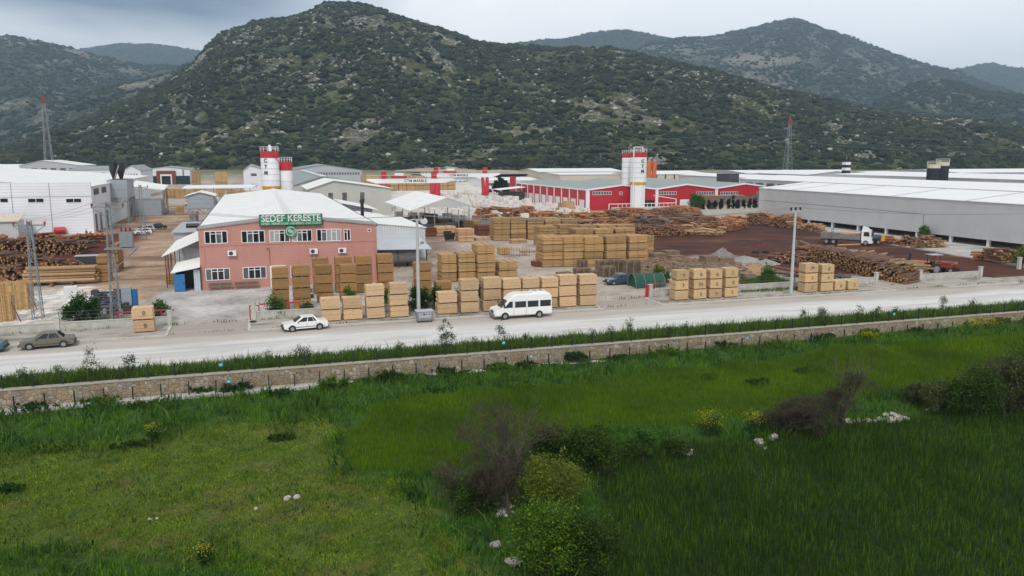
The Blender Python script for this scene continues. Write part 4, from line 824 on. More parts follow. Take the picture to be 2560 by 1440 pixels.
far_hall('white hall with a dark open gable below the left pylon', 48, 202, 414, 440, 401, 390, 'grey_panel', 'white_roof', wins=6, at=.38)
far_hall('low white hall with a row of small windows at the far left edge', -60, 45, 421, 440, 411, 400, wins=14, rid='u')
far_hall('pale ribbed hall with stepped white roofs right of the pylon', 176, 275, 425, 445, 415, 360, 'white_wall', 'grey_roof', wins=5, rid='u')
far_hall('white gabled hall with two small windows left of the glass showroom', 306, 352, 427, 458, 414, 330, 'white_wall', 'grey_roof', wins=5)
t, u0, u1, v, z1 = far_hall('showroom with dark glass front and a red brown portal', 352, 474, 424, 468, 417, 425, 'white_wall', 'grey_roof', name='showroom', group=None)
zg = WV(400, 440, v)[1]; zb = gz(u0, v)
m = MB(); m.b(u0 + .1, u1 - .1, v - .3, v - .001, zb - 1, zg); m.build('glass_front', 'teal_glass', t)
a, b = WV(391, 430, v)[0], WV(439, 430, v)[0]; zt2 = WV(391, 427, v)[1]; m = MB(); m.b(a, a + 1.7, v - .9, v - .31, zb - 1, zt2); m.b(b - 1.7, b, v - .9, v - .31, zb - 1, zt2); m.b(a + 1.7, b - 1.7, v - .9, v - .31, zt2 - 3, zt2); m.build('portal', 'portal_red', t)
m = MB(); a2, b2 = a + 1.9, b - 1.9; m.b(a2, a2 + .6, v - 1.6, v - .92, zb - 1, zb + 4.2); m.b(b2 - .6, b2, v - 1.6, v - .92, zb - 1, zb + 4.2); m.b(a2, b2, v - 1.61, v - .92, zb + 4.2, zb + 5.0); m.build('porch', 'white_paint', t)
m = MB(); m.b(u0 + 3.1, u0 + 3.5, v - .4, v - .31, zg, z1); m.b(u1 - 3.5, u1 - 3.1, v - .4, v - .31, zg, z1); m.build('frame_strip', 'teal_glass', t)
t, u0, u1, v, z1 = far_hall('grey hall with a tall ribbed side wall left of the silos', 608, 668, 427, 474, 414, 400, 'white_wall', 'grey_roof', length=110, wins=0, at=.3)
m = MB(); m.b(u0 - .05, u0 - .001, v, v + 110, 0, z1 - .1); m.build('side_cladding', 'silver_wall', t); m = MB(); [m.b(u0 + 3.5, u0 + 6.3, v - .05, v - .001, z, z + 1.3) for z in (2, 7.2)]; m.build('window', 'grey_blind', t)
far_hall('long hall with a band of windows right of the silos', 722, 905, 426, 470, 412, 450, 'grey_panel', 'grey_roof', wins=26, length=60)
t, u0, u1, v, z1 = far_hall('hall with a grey roof, white ridge strip and small red gable', 690, 965, 477, 520, 441, 262, 'beige_wall', 'grey_roof_x', length=120, group=None, name='marble_works', at=.42)
m = MB(); m.b((u0 + (u1 - u0) * .42) - .9, (u0 + (u1 - u0) * .42) + .9, v - .5, v + 120.5, WV(830, 441, v)[1] + .02, WV(830, 441, v)[1] + .3); m.build('ridge_strip', 'white_paint', t)
for x0, x1, ye, yb, ypk, dd, lab in ((1348, 1560, 430, 452, 421, 470, 'brown trimmed hall with a white roof behind the red warehouse'), (1400, 1585, 437, 452, 431, 420, 'low hall with three shallow brown gables behind the red warehouse')):
    t, *_ = far_hall(lab, x0, x1, ye, yb, ypk, dd, 'cream', 'white_roof_y', rid='u')
t, u0, u1, v, z1 = far_hall('cream hall with brown columns and a blue base right of the lettered silos', 1617, 1775, 436, 458, 427, 400, 'cream', 'white_roof_y', rid='u')
m = MB(); [m.b(u, u + .7, v - .2, v - .001, 0, z1) for u in np.linspace(u0, u1 - .7, 8)]; m.build('column', 'brown_trim', t); m = MB(); m.b(u0 + .8, u1 - .8, v - .1, v - .001, 0, z1 - 4.5); m.build('base_panel', 'blue_paint', t)
far_hall('distant white roofed hall left of the striped chimney', 1872, 2160, 434, 446, 425, 450, 'grey_panel', 'white_roof_y', rid='u')
far_hall('grey gabled hall under the striped chimney', 2020, 2160, 437, 450, 428, 380, 'grey_panel', 'white_roof_y')
far_hall('long grey hall behind the twin black silos', 2210, 2520, 433, 452, 427, 400, 'grey_panel', 'white_roof_y', rid='u')
far_hall('white roofed hall at the far right edge', 2400, 2720, 432, 460, 422, 350, 'grey_panel', 'white_roof_y', rid='u')
far_hall('white farm of tents and sheds behind the marble cranes', 1215, 1350, 452, 470, 443, 430, 'white_wall', 'white_roof_y', rid='u', wins=6); far_hall('pale sheds row beyond the first crane', 1010, 1215, 448, 462, 442, 460, 'white_wall', 'grey_roof_x', rid='u', wins=18)
for x0, lab in ((1617, 'left orange silo behind the red warehouse'), (1630, 'right orange silo behind the red warehouse')):
    vv = 330; u, z = WV(x0 + 6, 402, vv); t = thing('orange_silo', lab, 'silo', (u, vv, 0), group='orange silos'); m = MB(); m.cyl((u, vv, 0), (u, vv, z), 1.1, n=14); m.build('shell', 'orange_rust', t); m = MB(); m.cyl((u, vv, z), (u, vv, z + .8), .7, .2, n=10); m.build('cap', 'galvanised', t)
vv = 300; u, z = WV(2117, 398, vv); t = thing('striped_chimney', 'square chimney striped black and white beyond the white roofs', 'chimney', (u, vv, 0))
for i in range(9): m = MB(); m.b(u - 1.3, u + 1.3, vv - 1.3, vv + 1.3, z - (i + 1) * 1.25, z - i * 1.25 - .002); m.build('stripe_block', 'black' if i % 2 == 0 else 'white_paint', t)
m = MB(); m.beam((u, vv, z), (u, vv, z + 1.6), .2); [m.beam((u + dx, vv - 1.2, z), (u + dx, vv - 1.2, z + 1), .1) for dx in (-1.2, 1.2)]; m.build('railing', 'galvanised', t)
# flat covered walkway roof in mid distance
u0, z = WV(455, 470, 300); u1, _ = WV(632, 470, 300); t = thing('carport', 'long low white carport roof beyond the sawmill yard', 'canopy', ((u0 + u1) / 2, 302, 0)); m = MB(); m.slab((u0, 300, z), (u1, 300, z), (u1 + 2, 308, z + .7), (u0 + 1, 308, z + .7), .3); m.build('roof', 'white_roof_y', t); m = MB(); [m.beam((u, 301, 0), (u, 301, z), .2) for u in np.linspace(u0 + 1, u1 - 1, 8)]; m.build('post', 'galvanised', t)

# --- open gabled canopy at the stone yard fence
t = thing('gable_canopy', 'open gabled canopy with a pale sheet roof over the dark timber stacks', 'canopy', (42, 178, 0))
u0, u1, v0, v1 = 31.2, 47.6, 170, 205; ue = (u0 + u1) / 2
m = MB(); m.slab((u0, v0, 5.3), (ue, v0, 8.0), (ue, v1, 8.0), (u0, v1, 5.3), .1); m.slab((ue, v0, 8.0), (u1, v0, 5.3), (u1, v1, 5.3), (ue, v1, 8.0), .1); m.build('roof', 'white_roof', t)
m = MB(); m.extr([(u0 + 2.4, 5.9), (u1 - 2.4, 5.9), (ue, 7.85)], v0 + .05, v0 + .25); m.build('gable_panel', 'silver_wall', t)
for u in (u0 + .4, u0 + 5.5, u1 - 5.5, u1 - .4): m = MB(); [m.beam((u, v, 0), (u, v, 5.3), .16) for v in (v0 + .5, v0 + 11)]; m.build('post', 'galvanised', t)
# gantry cranes of the marble yard
def crane(lab, xa, xb, yb_, xl, v, flip=0):
    u0, zb = WV(xa, yb_, v); u1, _ = WV(xb, yb_, v); zb2 = zb + 1.5; t = thing('gantry_crane', lab, 'crane', ((u0 + u1) / 2, v, 0), group='marble yard gantry cranes')
    m = MB(); m.extr([(u0 + 3, zb), (u1 - 3, zb), (u1, zb + 1.0), (u1, zb2), (u0, zb2), (u0, zb + 1.0)], v - .6, v + .6); m.build('girder', 'white_paint', t)
    m = MB(); n = 24
    for i in range(n + 1): u = u0 + (u1 - u0) * i / n; m.beam((u, v - .7, zb2), (u, v - .7, zb2 + 1.1), .09)
    m.beam((u0, v - .7, zb2 + 1.1), (u1, v - .7, zb2 + 1.1), .12); m.beam((u0, v - .7, zb2 + .55), (u1, v - .7, zb2 + .55), .09); m.build('railing', 'cream', t)
    for x, wd in xl:
        u = cu(x, v, zb); m = MB()
        for s in (-1, 1): m.quadbox([(u - .9 + s * .6 - .45, v - 3 * 1 + (s > 0) * .0 - .4, 0), (u - .9 + s * .6 + .45 + .9, v - 3, 0), (u - .9 + s * .6 + 1.2, v - 2.2, 0), (u - .9 + s * .6 - .3, v - 2.2, 0), (u + s * .9 - .5, v - .7, zb - .1), (u + s * .9 + .5, v - .7, zb - .1), (u + s * .9 + .5, v + .4, zb - .1), (u + s * .9 - .5, v + .4, zb - .1)])
        m.b(u - .8, u + .8, v - .75, v + .75, zb2 + .02, zb2 + 2.3); m.build('leg', 'red_paint', t)
    uc = u0 + (u1 - u0) * .36; m = MB(); m.b(uc - 2.5, uc + 2.5, v - .8, v + .8, zb2 + .2, zb2 + .9); m.build('trolley', 'red_paint', t); m = MB(); m.b(uc - 1.3, uc + 1.6, v - .75, v + .75, zb2 + .92, zb2 + 1.8); m.build('hoist', 'white_paint', t)
    text_mesh('lettering', 'CTM MARBLE', 1.25, 'dark_metal', (u0 + (u1 - u0) * (.55 if not flip else .47), v - .62, (zb + zb2) / 2), FRONT, t, bold=.02)
crane('nearer gantry crane with two red legs and a white girder in the marble yard', 917, 1134, 459, ((960, 1), (1085, 1)), 262); crane('farther gantry crane with a white girder in front of the gravel heap', 1052, 1249, 444, ((1090, 1), (1212, 1)), 300, 1)
u, v = gp(1130, 452)[:2]; p = at_r(1140, 436, 470)
t = MB(); t.ball((p.x, p.y, p.z - 14), 1, n=20, m=8); 
gh_ = MB(); c = at_r(1110, 440, 480)
def heap(name, lab, cat, cx, cy, cz, rx, ry, h, mat_, n=22, seed=1, kind=None):
    rs = np.random.default_rng(seed); m = MB(); k = []; rings = 7
    for i in range(rings + 1):
        q = i / rings
        for j in range(n): a = 2 * math.pi * j / n; r = q * (1 + rs.normal(0, .05)); k.append((cx + rx * r * math.cos(a), cy + ry * r * math.sin(a), cz + h * (1 - q) ** 1.0 * (1 + rs.normal(0, .04)) - (.2 if i == rings else 0)))
    m.v = k
    for i in range(rings):
        for j in range(n): m.f.append((i * n + j, i * n + (j + 1) % n, (i + 1) * n + (j + 1) % n, (i + 1) * n + j)); m.m.append(0)
    o = m.build(name, mat_, None, off=(cx, cy, cz)); setp(o, lab, cat, None, kind); return o
p = at_r(1120, 445, 520); heap('gravel_heap', 'broad grey brown gravel heap behind the farther crane', 'gravel heap', p.x, p.y, gz(p.x, p.y) - .5, 40, 25, 2.8, 'hill_sand')
p = at_r(1250, 448, 500); heap('gravel_heap', 'long low gravel heap left of the red warehouse', 'gravel heap', p.x, p.y, gz(p.x, p.y) - .5, 55, 25, 2.0, 'hill_sand', seed=3)

# --- pylons and lattice poles
def lattice(m, x, y, z0, z1, w0, w1, n, b=.1):
    def c(i, k):
        q = i / n; w_ = w0 + (w1 - w0) * q; a = (k % 4) * math.pi / 2 + math.pi / 4; return Vector((x + w_ * .707 * math.cos(a), y + w_ * .707 * math.sin(a), z0 + (z1 - z0) * q))
    for k in range(4):
        m.beam(c(0, k), c(n, k), b * 1.3)
        for i in range(n):
            m.beam(c(i, k), c(i + 1, k + 1), b * .6) if i % 2 else m.beam(c(i, k + 1), c(i + 1, k), b * .6); m.beam(c(i, k), c(i, k + 1), b * .5)
def pylon(lab, xb, yb, xt, yt, r, bw=.15):
    p = at_r(xb, yb, r); q = at_r(xt, yt, r); z0 = gz(p.x, p.y) - 1; z1 = q.z; t = thing('transmission_pylon', lab, 'pylon', (p.x, p.y, z0), group='high voltage pylons')
    m = MB(); lattice(m, p.x, p.y, z0, z1 - 4, 4.4, 1.1, 15, bw); m.build('tower', 'galvanised', t); m = MB(); lattice(m, p.x, p.y, z1 - 4, z1, 1.1, .3, 4, .2); m.build('tip', 'rusty_red', t)
    for i, zz in enumerate((z1 - 6, z1 - 9, z1 - 12)):
        s = 1 if i % 2 else -1; m = MB(); m.beam((p.x, p.y, zz + .6), (p.x + s * 3.4, p.y, zz), .2); m.beam((p.x, p.y, zz - .6), (p.x + s * 3.4, p.y, zz), .2); m.build('cross_arm', 'galvanised', t)
    return (p.x, p.y, z1)
PY1 = pylon('tall lattice pylon with an orange tip at the far left', 125, 430, 112, 240, 400); PY2 = pylon('tall lattice pylon with an orange tip right of the silos', 1968, 432, 1973, 293, 420, .10)
plain('wire', (.30, .31, .32, 1), .6)
def wire(lab, a, b, sag, r, name='power_line', group='power lines', n=18):
    a, b = Vector(a), Vector(b); m = MB(); pr = a
    for i in range(1, n + 1):
        q = i / n; p = a.lerp(b, q); p.z -= 4 * sag * q * (1 - q); m.cyl(pr, p, r, n=3, cap=False); pr = p
    o = m.build(name, 'wire', None, off=tuple(a)); setp(o, lab, 'power line', group); return o
for i, dz in enumerate((-6, -9, -12)):
    wire(('upper', 'middle', 'lower')[i] + ' high wire strung between the two orange tipped pylons', (PY1[0] + (3.4 if i % 2 else -3.4), PY1[1], PY1[2] + dz - .5), (PY2[0] + (3.4 if i % 2 else -3.4), PY2[1], PY2[2] + dz - .5), 12, .035, group='high wires between the pylons')
    wire(('upper', 'middle', 'lower')[i] + ' high wire running right from the right pylon', (PY2[0], PY2[1], PY2[2] + dz - .5), (PY2[0] + 260, PY2[1] - 190, PY2[2] + dz - 2), 8, .035, group='high wires right of the pylon')
def lattice_pole(lab, xb, yb, ytop, w0=1.0, transformer=False, cap='red_paint', n=12):
    p = gp(xb, yb); z1 = WV(xb, ytop, p.y)[1]; t = thing('lattice_pole', lab, 'utility pole', (p.x, p.y, 0), group='lattice power poles')
    m = MB(); lattice(m, p.x, p.y, 0, z1, w0 * .85, .36, n, .062); m.build('mast', 'galvanised', t); m = MB(); m.b(p.x - 1.5, p.x + 1.5, p.y - .08, p.y + .08, z1 - .55, z1 - .43)
    m.beam((p.x - 1.5, p.y, z1 - .5), (p.x - .3, p.y, z1 - 1.4), .07); m.beam((p.x + 1.5, p.y, z1 - .5), (p.x + .3, p.y, z1 - 1.4), .07); m.build('cross_arm', 'galvanised', t)
    for dx in (-1.42, 0, 1.42): m = MB(); m.cyl((p.x + dx, p.y, z1 - .42), (p.x + dx, p.y, z1 - .14), .08, .12, n=8); m.build('insulator', cap, t)
    if transformer:
        m = MB(); m.b(p.x + .9, p.x + 2.1, p.y - .5, p.y + .5, z1 * .63, z1 * .63 + 1.5); m.build('transformer', 'galvanised', t); m = MB(); m.b(p.x - .5, p.x + 2.6, p.y - .7, p.y + .7, z1 * .61, z1 * .62); m.beam((p.x + 2.5, p.y, z1 * .61), (p.x + .3, p.y, z1 * .45), .09); m.build('platform', 'galvanised', t)
        for dx in (1.1, 1.5, 1.9): m = MB(); m.cyl((p.x + dx, p.y, z1 * .63 + 1.5), (p.x + dx, p.y, z1 * .63 + 1.9), .09); m.build('bushing', 'dark_red', t)
    return (p.x, p.y, z1)
LP1 = lattice_pole('lattice pole with three red insulators in front of the left log heap', 96, 797, 551, 1.1); LP2 = lattice_pole('tallest lattice pole carrying a transformer beside the garden shrub', 292, 802, 505, 1.0, True, 'dark_red', 14); LP3 = lattice_pole('lattice pole by the parked silver estate car', 360, 600, 462, 1.1, False, 'dark_red', 14)
def conc_pole(lab, px_, py, ytop, lamp=False):
    p = gp(px_, py); z1 = WV(px_, ytop, p.y)[1]; t = thing('concrete_pole', lab, 'utility pole', (p.x, p.y, 0), group='round concrete poles'); m = MB(); m.cyl((p.x, p.y, 0), (p.x, p.y, z1), .21, .13, n=14); m.build('shaft', 'pole_concrete', t, smooth_=False)
    m = MB(); m.b(p.x - .75, p.x + .75, p.y - .07, p.y + .07, z1 + .001, z1 + .12); m.build('cross_arm', 'pole_concrete', t)
    for dx in (-.65, 0, .65): m = MB(); m.cyl((p.x + dx, p.y, z1 + .12), (p.x + dx, p.y, z1 + .5), .1, .13, n=8); m.build('insulator', 'black', t)
    if lamp: m = MB(); m.beam((p.x, p.y, z1 * .74), (p.x + .5, p.y - .1, z1 * .76), .05); m.rb(p.x + .5, p.y - .1, z1 * .755, z1 * .78, .34, .2); m.build('floodlight', 'galvanised', t)
    return (p.x, p.y, z1)
CP1 = conc_pole('round concrete pole with a floodlight behind the steel dumpster', 1047, 790, 550, True); CP2 = conc_pole('round concrete pole on the pavement right of the numbered board stacks', 1977, 738, 529)
far1 = (LP2[0] - 60, LP2[1] + 4, 9.2); farr = (CP2[0] + 75, CP2[1] + 12, 9.0)
for i, dx in enumerate((-.65, 0, .65)):
    o_ = ('left', 'middle', 'right')[i]
    wire(o_ + ' overhead wire between the transformer pole and the floodlit concrete pole', (LP2[0] + dx * 2, LP2[1], LP2[2]), (CP1[0] + dx, CP1[1], CP1[2] + .5), .9, .017, group='road wires west'); wire(o_ + ' overhead wire between the two round concrete poles', (CP1[0] + dx, CP1[1], CP1[2] + .5), (CP2[0] + dx, CP2[1], CP2[2] + .5), 1.0, .017, group='road wires middle')
    wire(o_ + ' overhead wire leaving the right concrete pole towards the log yard gate', (CP2[0] + dx, CP2[1], CP2[2] + .5), (farr[0] + dx, farr[1], farr[2]), 1.2, .017, group='road wires east')
    wire(o_ + ' overhead wire from the red capped lattice pole to the transformer pole', (LP1[0] + dx * 2, LP1[1], LP1[2]), (LP2[0] + dx * 2, LP2[1], LP2[2]), .3, .017, group='short wires at the left')
    wire(o_ + ' overhead wire from the transformer pole to the pole by the cars', (LP2[0] + dx * 2, LP2[1], LP2[2]), (LP3[0] + dx * 2, LP3[1], LP3[2]), 1.2, .017, group='yard wires at the left')

# ================================================================ WALLS AND FENCES
gable_hall('fourth_hall', 'low white roofed hall left of the twin black silos', 'building', 186, 216, 240, 330, 8.4, 9.2, 'v', 'silver_wall', 'white_roof_y', over=.2)
m, t_, b_ = newmat('rubble_stone'); v_ = coords(t_, scale=(1, 1, 1))
vo = N(t_, 'ShaderNodeTexVoronoi'); vo.inputs['Scale'].default_value = 3.0; t_.links.new(v_, vo.inputs[0]); vd = N(t_, 'ShaderNodeTexVoronoi', feature='DISTANCE_TO_EDGE'); vd.inputs['Scale'].default_value = 3.0; t_.links.new(v_, vd.inputs[0])
sc_ = N(t_, 'ShaderNodeSeparateColor'); t_.links.new(vo.outputs['Color'], sc_.inputs[0])
r_ = ramp(t_, sc_.outputs[0], [(0, col(150, 134, 112, .85)), (.4, col(170, 150, 124, .85)), (.7, col(160, 154, 144, .85)), (.93, col(190, 178, 158, .85)), (1, col(154, 120, 94, .85))]).outputs[0]
r_ = mixc(t_, 1, r_, ramp(t_, noise(t_, v_, 1.2, 5), [(.3, (.72, .72, .72)), (.7, (1.15, 1.12, 1.1))]).outputs[0], 'MULTIPLY')
r_ = mixc(t_, ramp(t_, vd.outputs[0], [(.02, 1), (.06, 0)]).outputs[0], r_, col(120, 108, 92, .7)); t_.links.new(r_, b_.inputs['Base Color']); b_.inputs['Roughness'].default_value = .9; bumpn(t_, b_, vd.outputs[0], .6, .1)
plain('coping_stone', col(176, 168, 154, .8), .9, var=.15, sc=1)
t = thing('retaining_wall', 'long rubble stone retaining wall with a pale cap below the road', 'wall', (20, 64.2, -2))
m = MB(); us_ = np.arange(-60, 161, 2.0)
for a, b in zip(us_[:-1], us_[1:]): m.b(a, b, 64.0, 64.5, -2.2, .03)
m.v, m.f, m.m = [], [], []
m.b(-60, 160, 64.0, 64.62, -2.4, .03); m.build('stonework', 'rubble_stone', t)
m = MB(); m.b(-60, 160, 63.95, 64.6, .03, .09); m.build('coping', 'coping_stone', t); m = MB(); m.b(-60, 160, 63.1, 63.97, -2.6, -1.24); m.build('footing', 'concrete', t)
plain('fence_green', col(24, 44, 36), .6)
def mesh_fence(name, lab, v, z0, h, ua, ub, step, group, hide=0.0):
    t = thing(name, lab, 'fence', ((ua + ub) / 2, v, z0), group=group); k = 0; u = ua
    while u <= ub and k < 100: m = MB(); m.b(u - .045, u + .045, v - .045, v + .045, z0, z0 + h + random.uniform(-.03, .03)); m.build('post', 'fence_green', t); u += step; k += 1
    m = MB()
    for i in range(6): m.cyl((ua, v - .05, z0 + .1 + i * (h - .2) / 5), (ub, v - .05, z0 + .1 + i * (h - .2) / 5), .006, n=3, cap=False)
    m.build('wire_mesh', 'fence_green', t); return t
mesh_fence('mesh_fence', 'green post and wire fence on top of the stone wall', 64.35, .12, 1.0, -24, 100, 1.93, 'green fences along the stone wall')
mesh_fence('mesh_fence', 'green post and wire fence on the footing below the stone wall', 63.45, -1.24, 1.02, -23.2, 96, 1.95, 'green fences along the stone wall')
for x, y, lab in ((552, 912, 'small teal sign on the upper fence at the left'), (1259, 857, 'small teal sign on the upper fence at the centre'), (2235, 785, 'small teal sign on the upper fence at the right')):
    u, z = WV(x, y, 64.2); t = thing('fence_sign', lab, 'sign', (u, 64.2, z - .15), group='teal fence signs'); m = MB(); m.b(u - .16, u + .16, 64.18, 64.2, z - .13, z + .13); m.build('plate', 'teal_sign', t); m = MB(); m.b(u - .07, u + .07, 64.165, 64.179, z - .03, z + .05); m.build('mark', 'white_paint', t)
for x, y, lab in ((572, 954, 'small teal sign on the lower fence at the left'), (1327, 891, 'small teal sign on the lower fence at the centre'), (1868, 845, 'small teal sign on the lower fence at the right')):
    u, z = WV(x, y, 63.3); t = thing('fence_sign', lab, 'sign', (u, 63.3, z - .15), group='teal fence signs'); m = MB(); m.b(u - .16, u + .16, 63.28, 63.3, z - .13, z + .13); m.build('plate', 'teal_sign', t); m = MB(); m.b(u - .07, u + .07, 63.265, 63.279, z - .03, z + .05); m.build('mark', 'white_paint', t)
m, t_, b_ = newmat('panel_relief'); v_ = coords(t_); sp_ = N(t_, 'ShaderNodeSeparateXYZ'); t_.links.new(v_, sp_.inputs[0])
zig = mth(t_, 'PINGPONG', sp_.outputs[0], .55); q_ = mth(t_, 'FRACT', mth(t_, 'MULTIPLY', mth(t_, 'ADD', sp_.outputs[2], mth(t_, 'MULTIPLY', zig, .5)), 4.0)); k_ = ramp(t_, q_, [(.0, 1), (.16, 0)]).outputs[0]
bs = ramp(t_, noise(t_, v_, 1.5, 5), [(.3, col(186, 184, 176, .8)), (.7, col(212, 210, 202, .85))]).outputs[0]; t_.links.new(mixc(t_, mth(t_, 'MULTIPLY', k_, .35), bs, col(120, 118, 110)), b_.inputs['Base Color']); b_.inputs['Roughness'].default_value = .9; bumpn(t_, b_, q_, .4, .03)
def low_wall(lab, ua, ub, pa=True, pb=True, v=84.9, wire_=None):
    t = thing('boundary_wall', lab, 'wall', ((ua + ub) / 2, v, 0), group='precast boundary walls'); m = MB(); m.b(ua, ub, v, v + .12, 0, .88); m.build('panel', 'panel_relief', t); m = MB(); m.b(ua, ub, v - .05, v + .17, .881, .96); m.build('coping', 'concrete', t)
    for u, k in ((ua, pa), (ub, pb)):
        if k: m = MB(); m.b(u - .2, u + .2, v - .13, v + .27, 0, 1.45); m.b(u - .26, u + .26, v - .19, v + .33, 1.45, 1.55); m.build('pillar', 'concrete', t)
    if wire_:
        m = MB()
        for z in (1.25, 1.6, 1.95): m.cyl((wire_[0], v + .06, z), (wire_[1], v + .06, z), .01, n=3, cap=False)
        m.build('wire_strand', 'galvanised', t)
        for u in np.arange(wire_[0], wire_[1] + .1, 2.4): m = MB(); m.b(u - .025, u + .025, v + .04, v + .09, .9, 2.0); m.build('post', 'fence_green', t)
low_wall('plain block boundary wall at the left edge beside the brown saloon', -42, -18.8, False, False); low_wall('zigzag relief boundary wall behind the pair of bundles at the left', cu(572, 85), cu(427, 85) + 0 if 0 else cu(427, 85), True, True, wire_=(cu(150, 85), cu(420, 85))) if 0 else None
low_wall('zigzag relief boundary wall behind the lone pair of marked bundles', cu(145, 84.9), cu(425, 84.9), wire_=(cu(150, 84.9), cu(420, 84.9)))
low_wall('zigzag relief boundary wall running behind the kerbside board stacks', cu(636, 84.9), cu(1500, 84.9), True, False, wire_=(cu(640, 84.9), cu(1490, 84.9)))
low_wall('boundary wall behind the four numbered stacks and the right pole', cu(1626, 84.9), cu(2190, 84.9), wire_=(cu(1650, 84.9), cu(1990, 84.9)))
low_wall('short tapering boundary wall in front of the red tractor', cu(2300, 85.2), cu(2451, 85.2), v=85.2)
t = thing('gate_pillar', 'lone pale concrete gate pillar at the right edge by the log yard exit', 'pillar', (cu(2547, 90), 90, 0)); u = cu(2547, 90); m = MB(); m.b(u - .22, u + .22, 89.8, 90.24, 0, 1.7); m.build('shaft', 'concrete', t); m = MB(); m.b(u - .28, u + .28, 89.74, 90.3, 1.7, 1.8); m.build('cap', 'concrete', t)
t = thing('garden_wall', 'low kerb wall round the green patch behind the pale pole', 'wall', (62, 92, 0)); m = MB(); a, b, c = gp(1900, 680), gp(2010, 712), gp(1880, 690)
m.slab((a.x, a.y, .35), (b.x, b.y, .35), (b.x + .1, b.y + .25, .35), (a.x + .1, a.y + .25, .35), .4); m.build('kerb_block', 'concrete', t)
def red_gate(lab, u0, u1, v, hs):
    t = thing('sliding_gate', lab, 'gate', ((u0 + u1) / 2, v, 0), group='red pipe gates'); m = MB()
    for u in hs: m.beam((u, v, 0), (u, v, 1.55), .12)
    m.beam((u0, v, 1.5), (u1, v, 1.5), .13); m.build('frame', 'red_paint', t)
red_gate('red pipe gate frame at the left side of the main entrance', cu(297, 85.6), cu(424, 85.6), 85.6, (cu(297, 85.6), cu(405, 85.6), cu(424, 85.6))); red_gate('red pipe frame on the pillar at the right side of the main entrance', cu(626, 85.3), cu(649, 85.3), 85.3, (cu(626, 85.3), cu(649, 85.3)))
red_gate('low red pipe rail around the shrub beside the entrance', cu(650, 86), cu(752, 86), 86, (cu(690, 86), cu(722, 86), cu(750, 86))); red_gate('red pipe gate frame beside the green net tunnel', cu(1618, 85.6), cu(1675, 85.6), 85.6, (cu(1618, 85.6), cu(1634, 85.6)))
t = thing('gate_post', 'thick bright red gate post at the start of the numbered stacks', 'post', (cu(1617, 84.7), 84.7, 0)); m = MB(); u = cu(1617, 84.7); m.cyl((u, 84.7, 0), (u, 84.7, 1.5), .2, n=10); m.build('tube', 'red_paint', t); m = MB(); m.cyl((u, 84.7, 1.5), (u, 84.7, 1.56), .22, n=10); m.build('cap', 'dark_red', t)

# ================================================================ SAWN TIMBER
def bundle_mesh(name, mats, seed, side=False, layers=7, bw=1.6, bd=1.2, bh=1.1):
    rs = random.Random(seed); m = MB(); z = .10 / bh; h = (1 - z) / layers; sk = rs.uniform(-.02, .02)
    for i in range(layers):
        dx = rs.uniform(-.014, .014) + sk * i / layers; dy = rs.uniform(-.02, .02); e = rs.uniform(-.012, .008)
        m.b(-.5 + dx - e, .5 + dx + e, -.5 + dy, .5 + dy, z + i * h, z + (i + 1) * h - .004)
    m.mi = 1
    if side:
        for x in (-.36, 0, .36): m.b(x - .025, x + .025, -.49, .49, 0, z); m.b(x - .02, x + .02, -.51, .51, 1.0, 1.012)
    else:
        for x in (-.42, 0, .42): m.b(x - .04, x + .04, -.49, .49, 0, z)
    me = m.mesh(name, mats)
    uvl = me.uv_layers.new(name='boards')
    for p in me.polygons:
        n = p.normal
        for li in p.loop_indices:
            v = me.vertices[me.loops[li].vertex_index].co; x, y, zz = v.x * bw, v.y * bd, v.z * bh
            if side: uvl.data[li].uv = (x if abs(n.z) > .5 or abs(n.y) > .5 else y * 8, zz if abs(n.z) < .5 else y)
            else: uvl.data[li].uv = (x if abs(n.x) < .5 else y * .2, zz if abs(n.z) < .5 else 0.02)
    return me
BM = {}
for key, mt_, side in (('pale', 'pale_board_ends', False), ('yellow', 'yellow_board_ends', False), ('brown', 'brown_board_ends', False), ('side', 'board_sides', True), ('red', 'red_board_sides', True), ('pink', 'pink_board_sides', True), ('grey', 'grey_board_sides', True)):
    BM[key] = [bundle_mesh('lumber_bundle', [mt_, 'bearer'], k * 13 + len(key), side) for k in range(4)]
def bundle(kind, u, v, z, w_, d, h, lab, group, rz=0, name='lumber_bundle', cat='lumber bundle', marks=None):
    o = bpy.data.objects.new(name, random.choice(BM[kind])); COL.objects.link(o); o.location = (u, v, z); o.scale = (w_, d, h); o.rotation_euler = (0, 0, rz + random.uniform(-.012, .012)); setp(o, lab, cat, group)
    if marks:
        t_o = text_mesh('painted_number', marks, .62, 'ink', (0, 0, 0), FRONT, None, depth=.002); t_o.parent = o; t_o.location = (.08, -.525, .52); t_o.rotation_euler = FRONT; t_o.scale = (1 / w_, 1 / h, 1)
    return o
plain('ink', (.13, .10, .09, 1), .8, var=.3, sc=9)
POS = {1: ['single'], 2: ['lower', 'upper'], 3: ['bottom', 'middle', 'top'], 4: ['bottom', 'second lowest', 'second highest', 'top'], 5: ['bottom', 'second lowest', 'middle', 'second highest', 'top']}
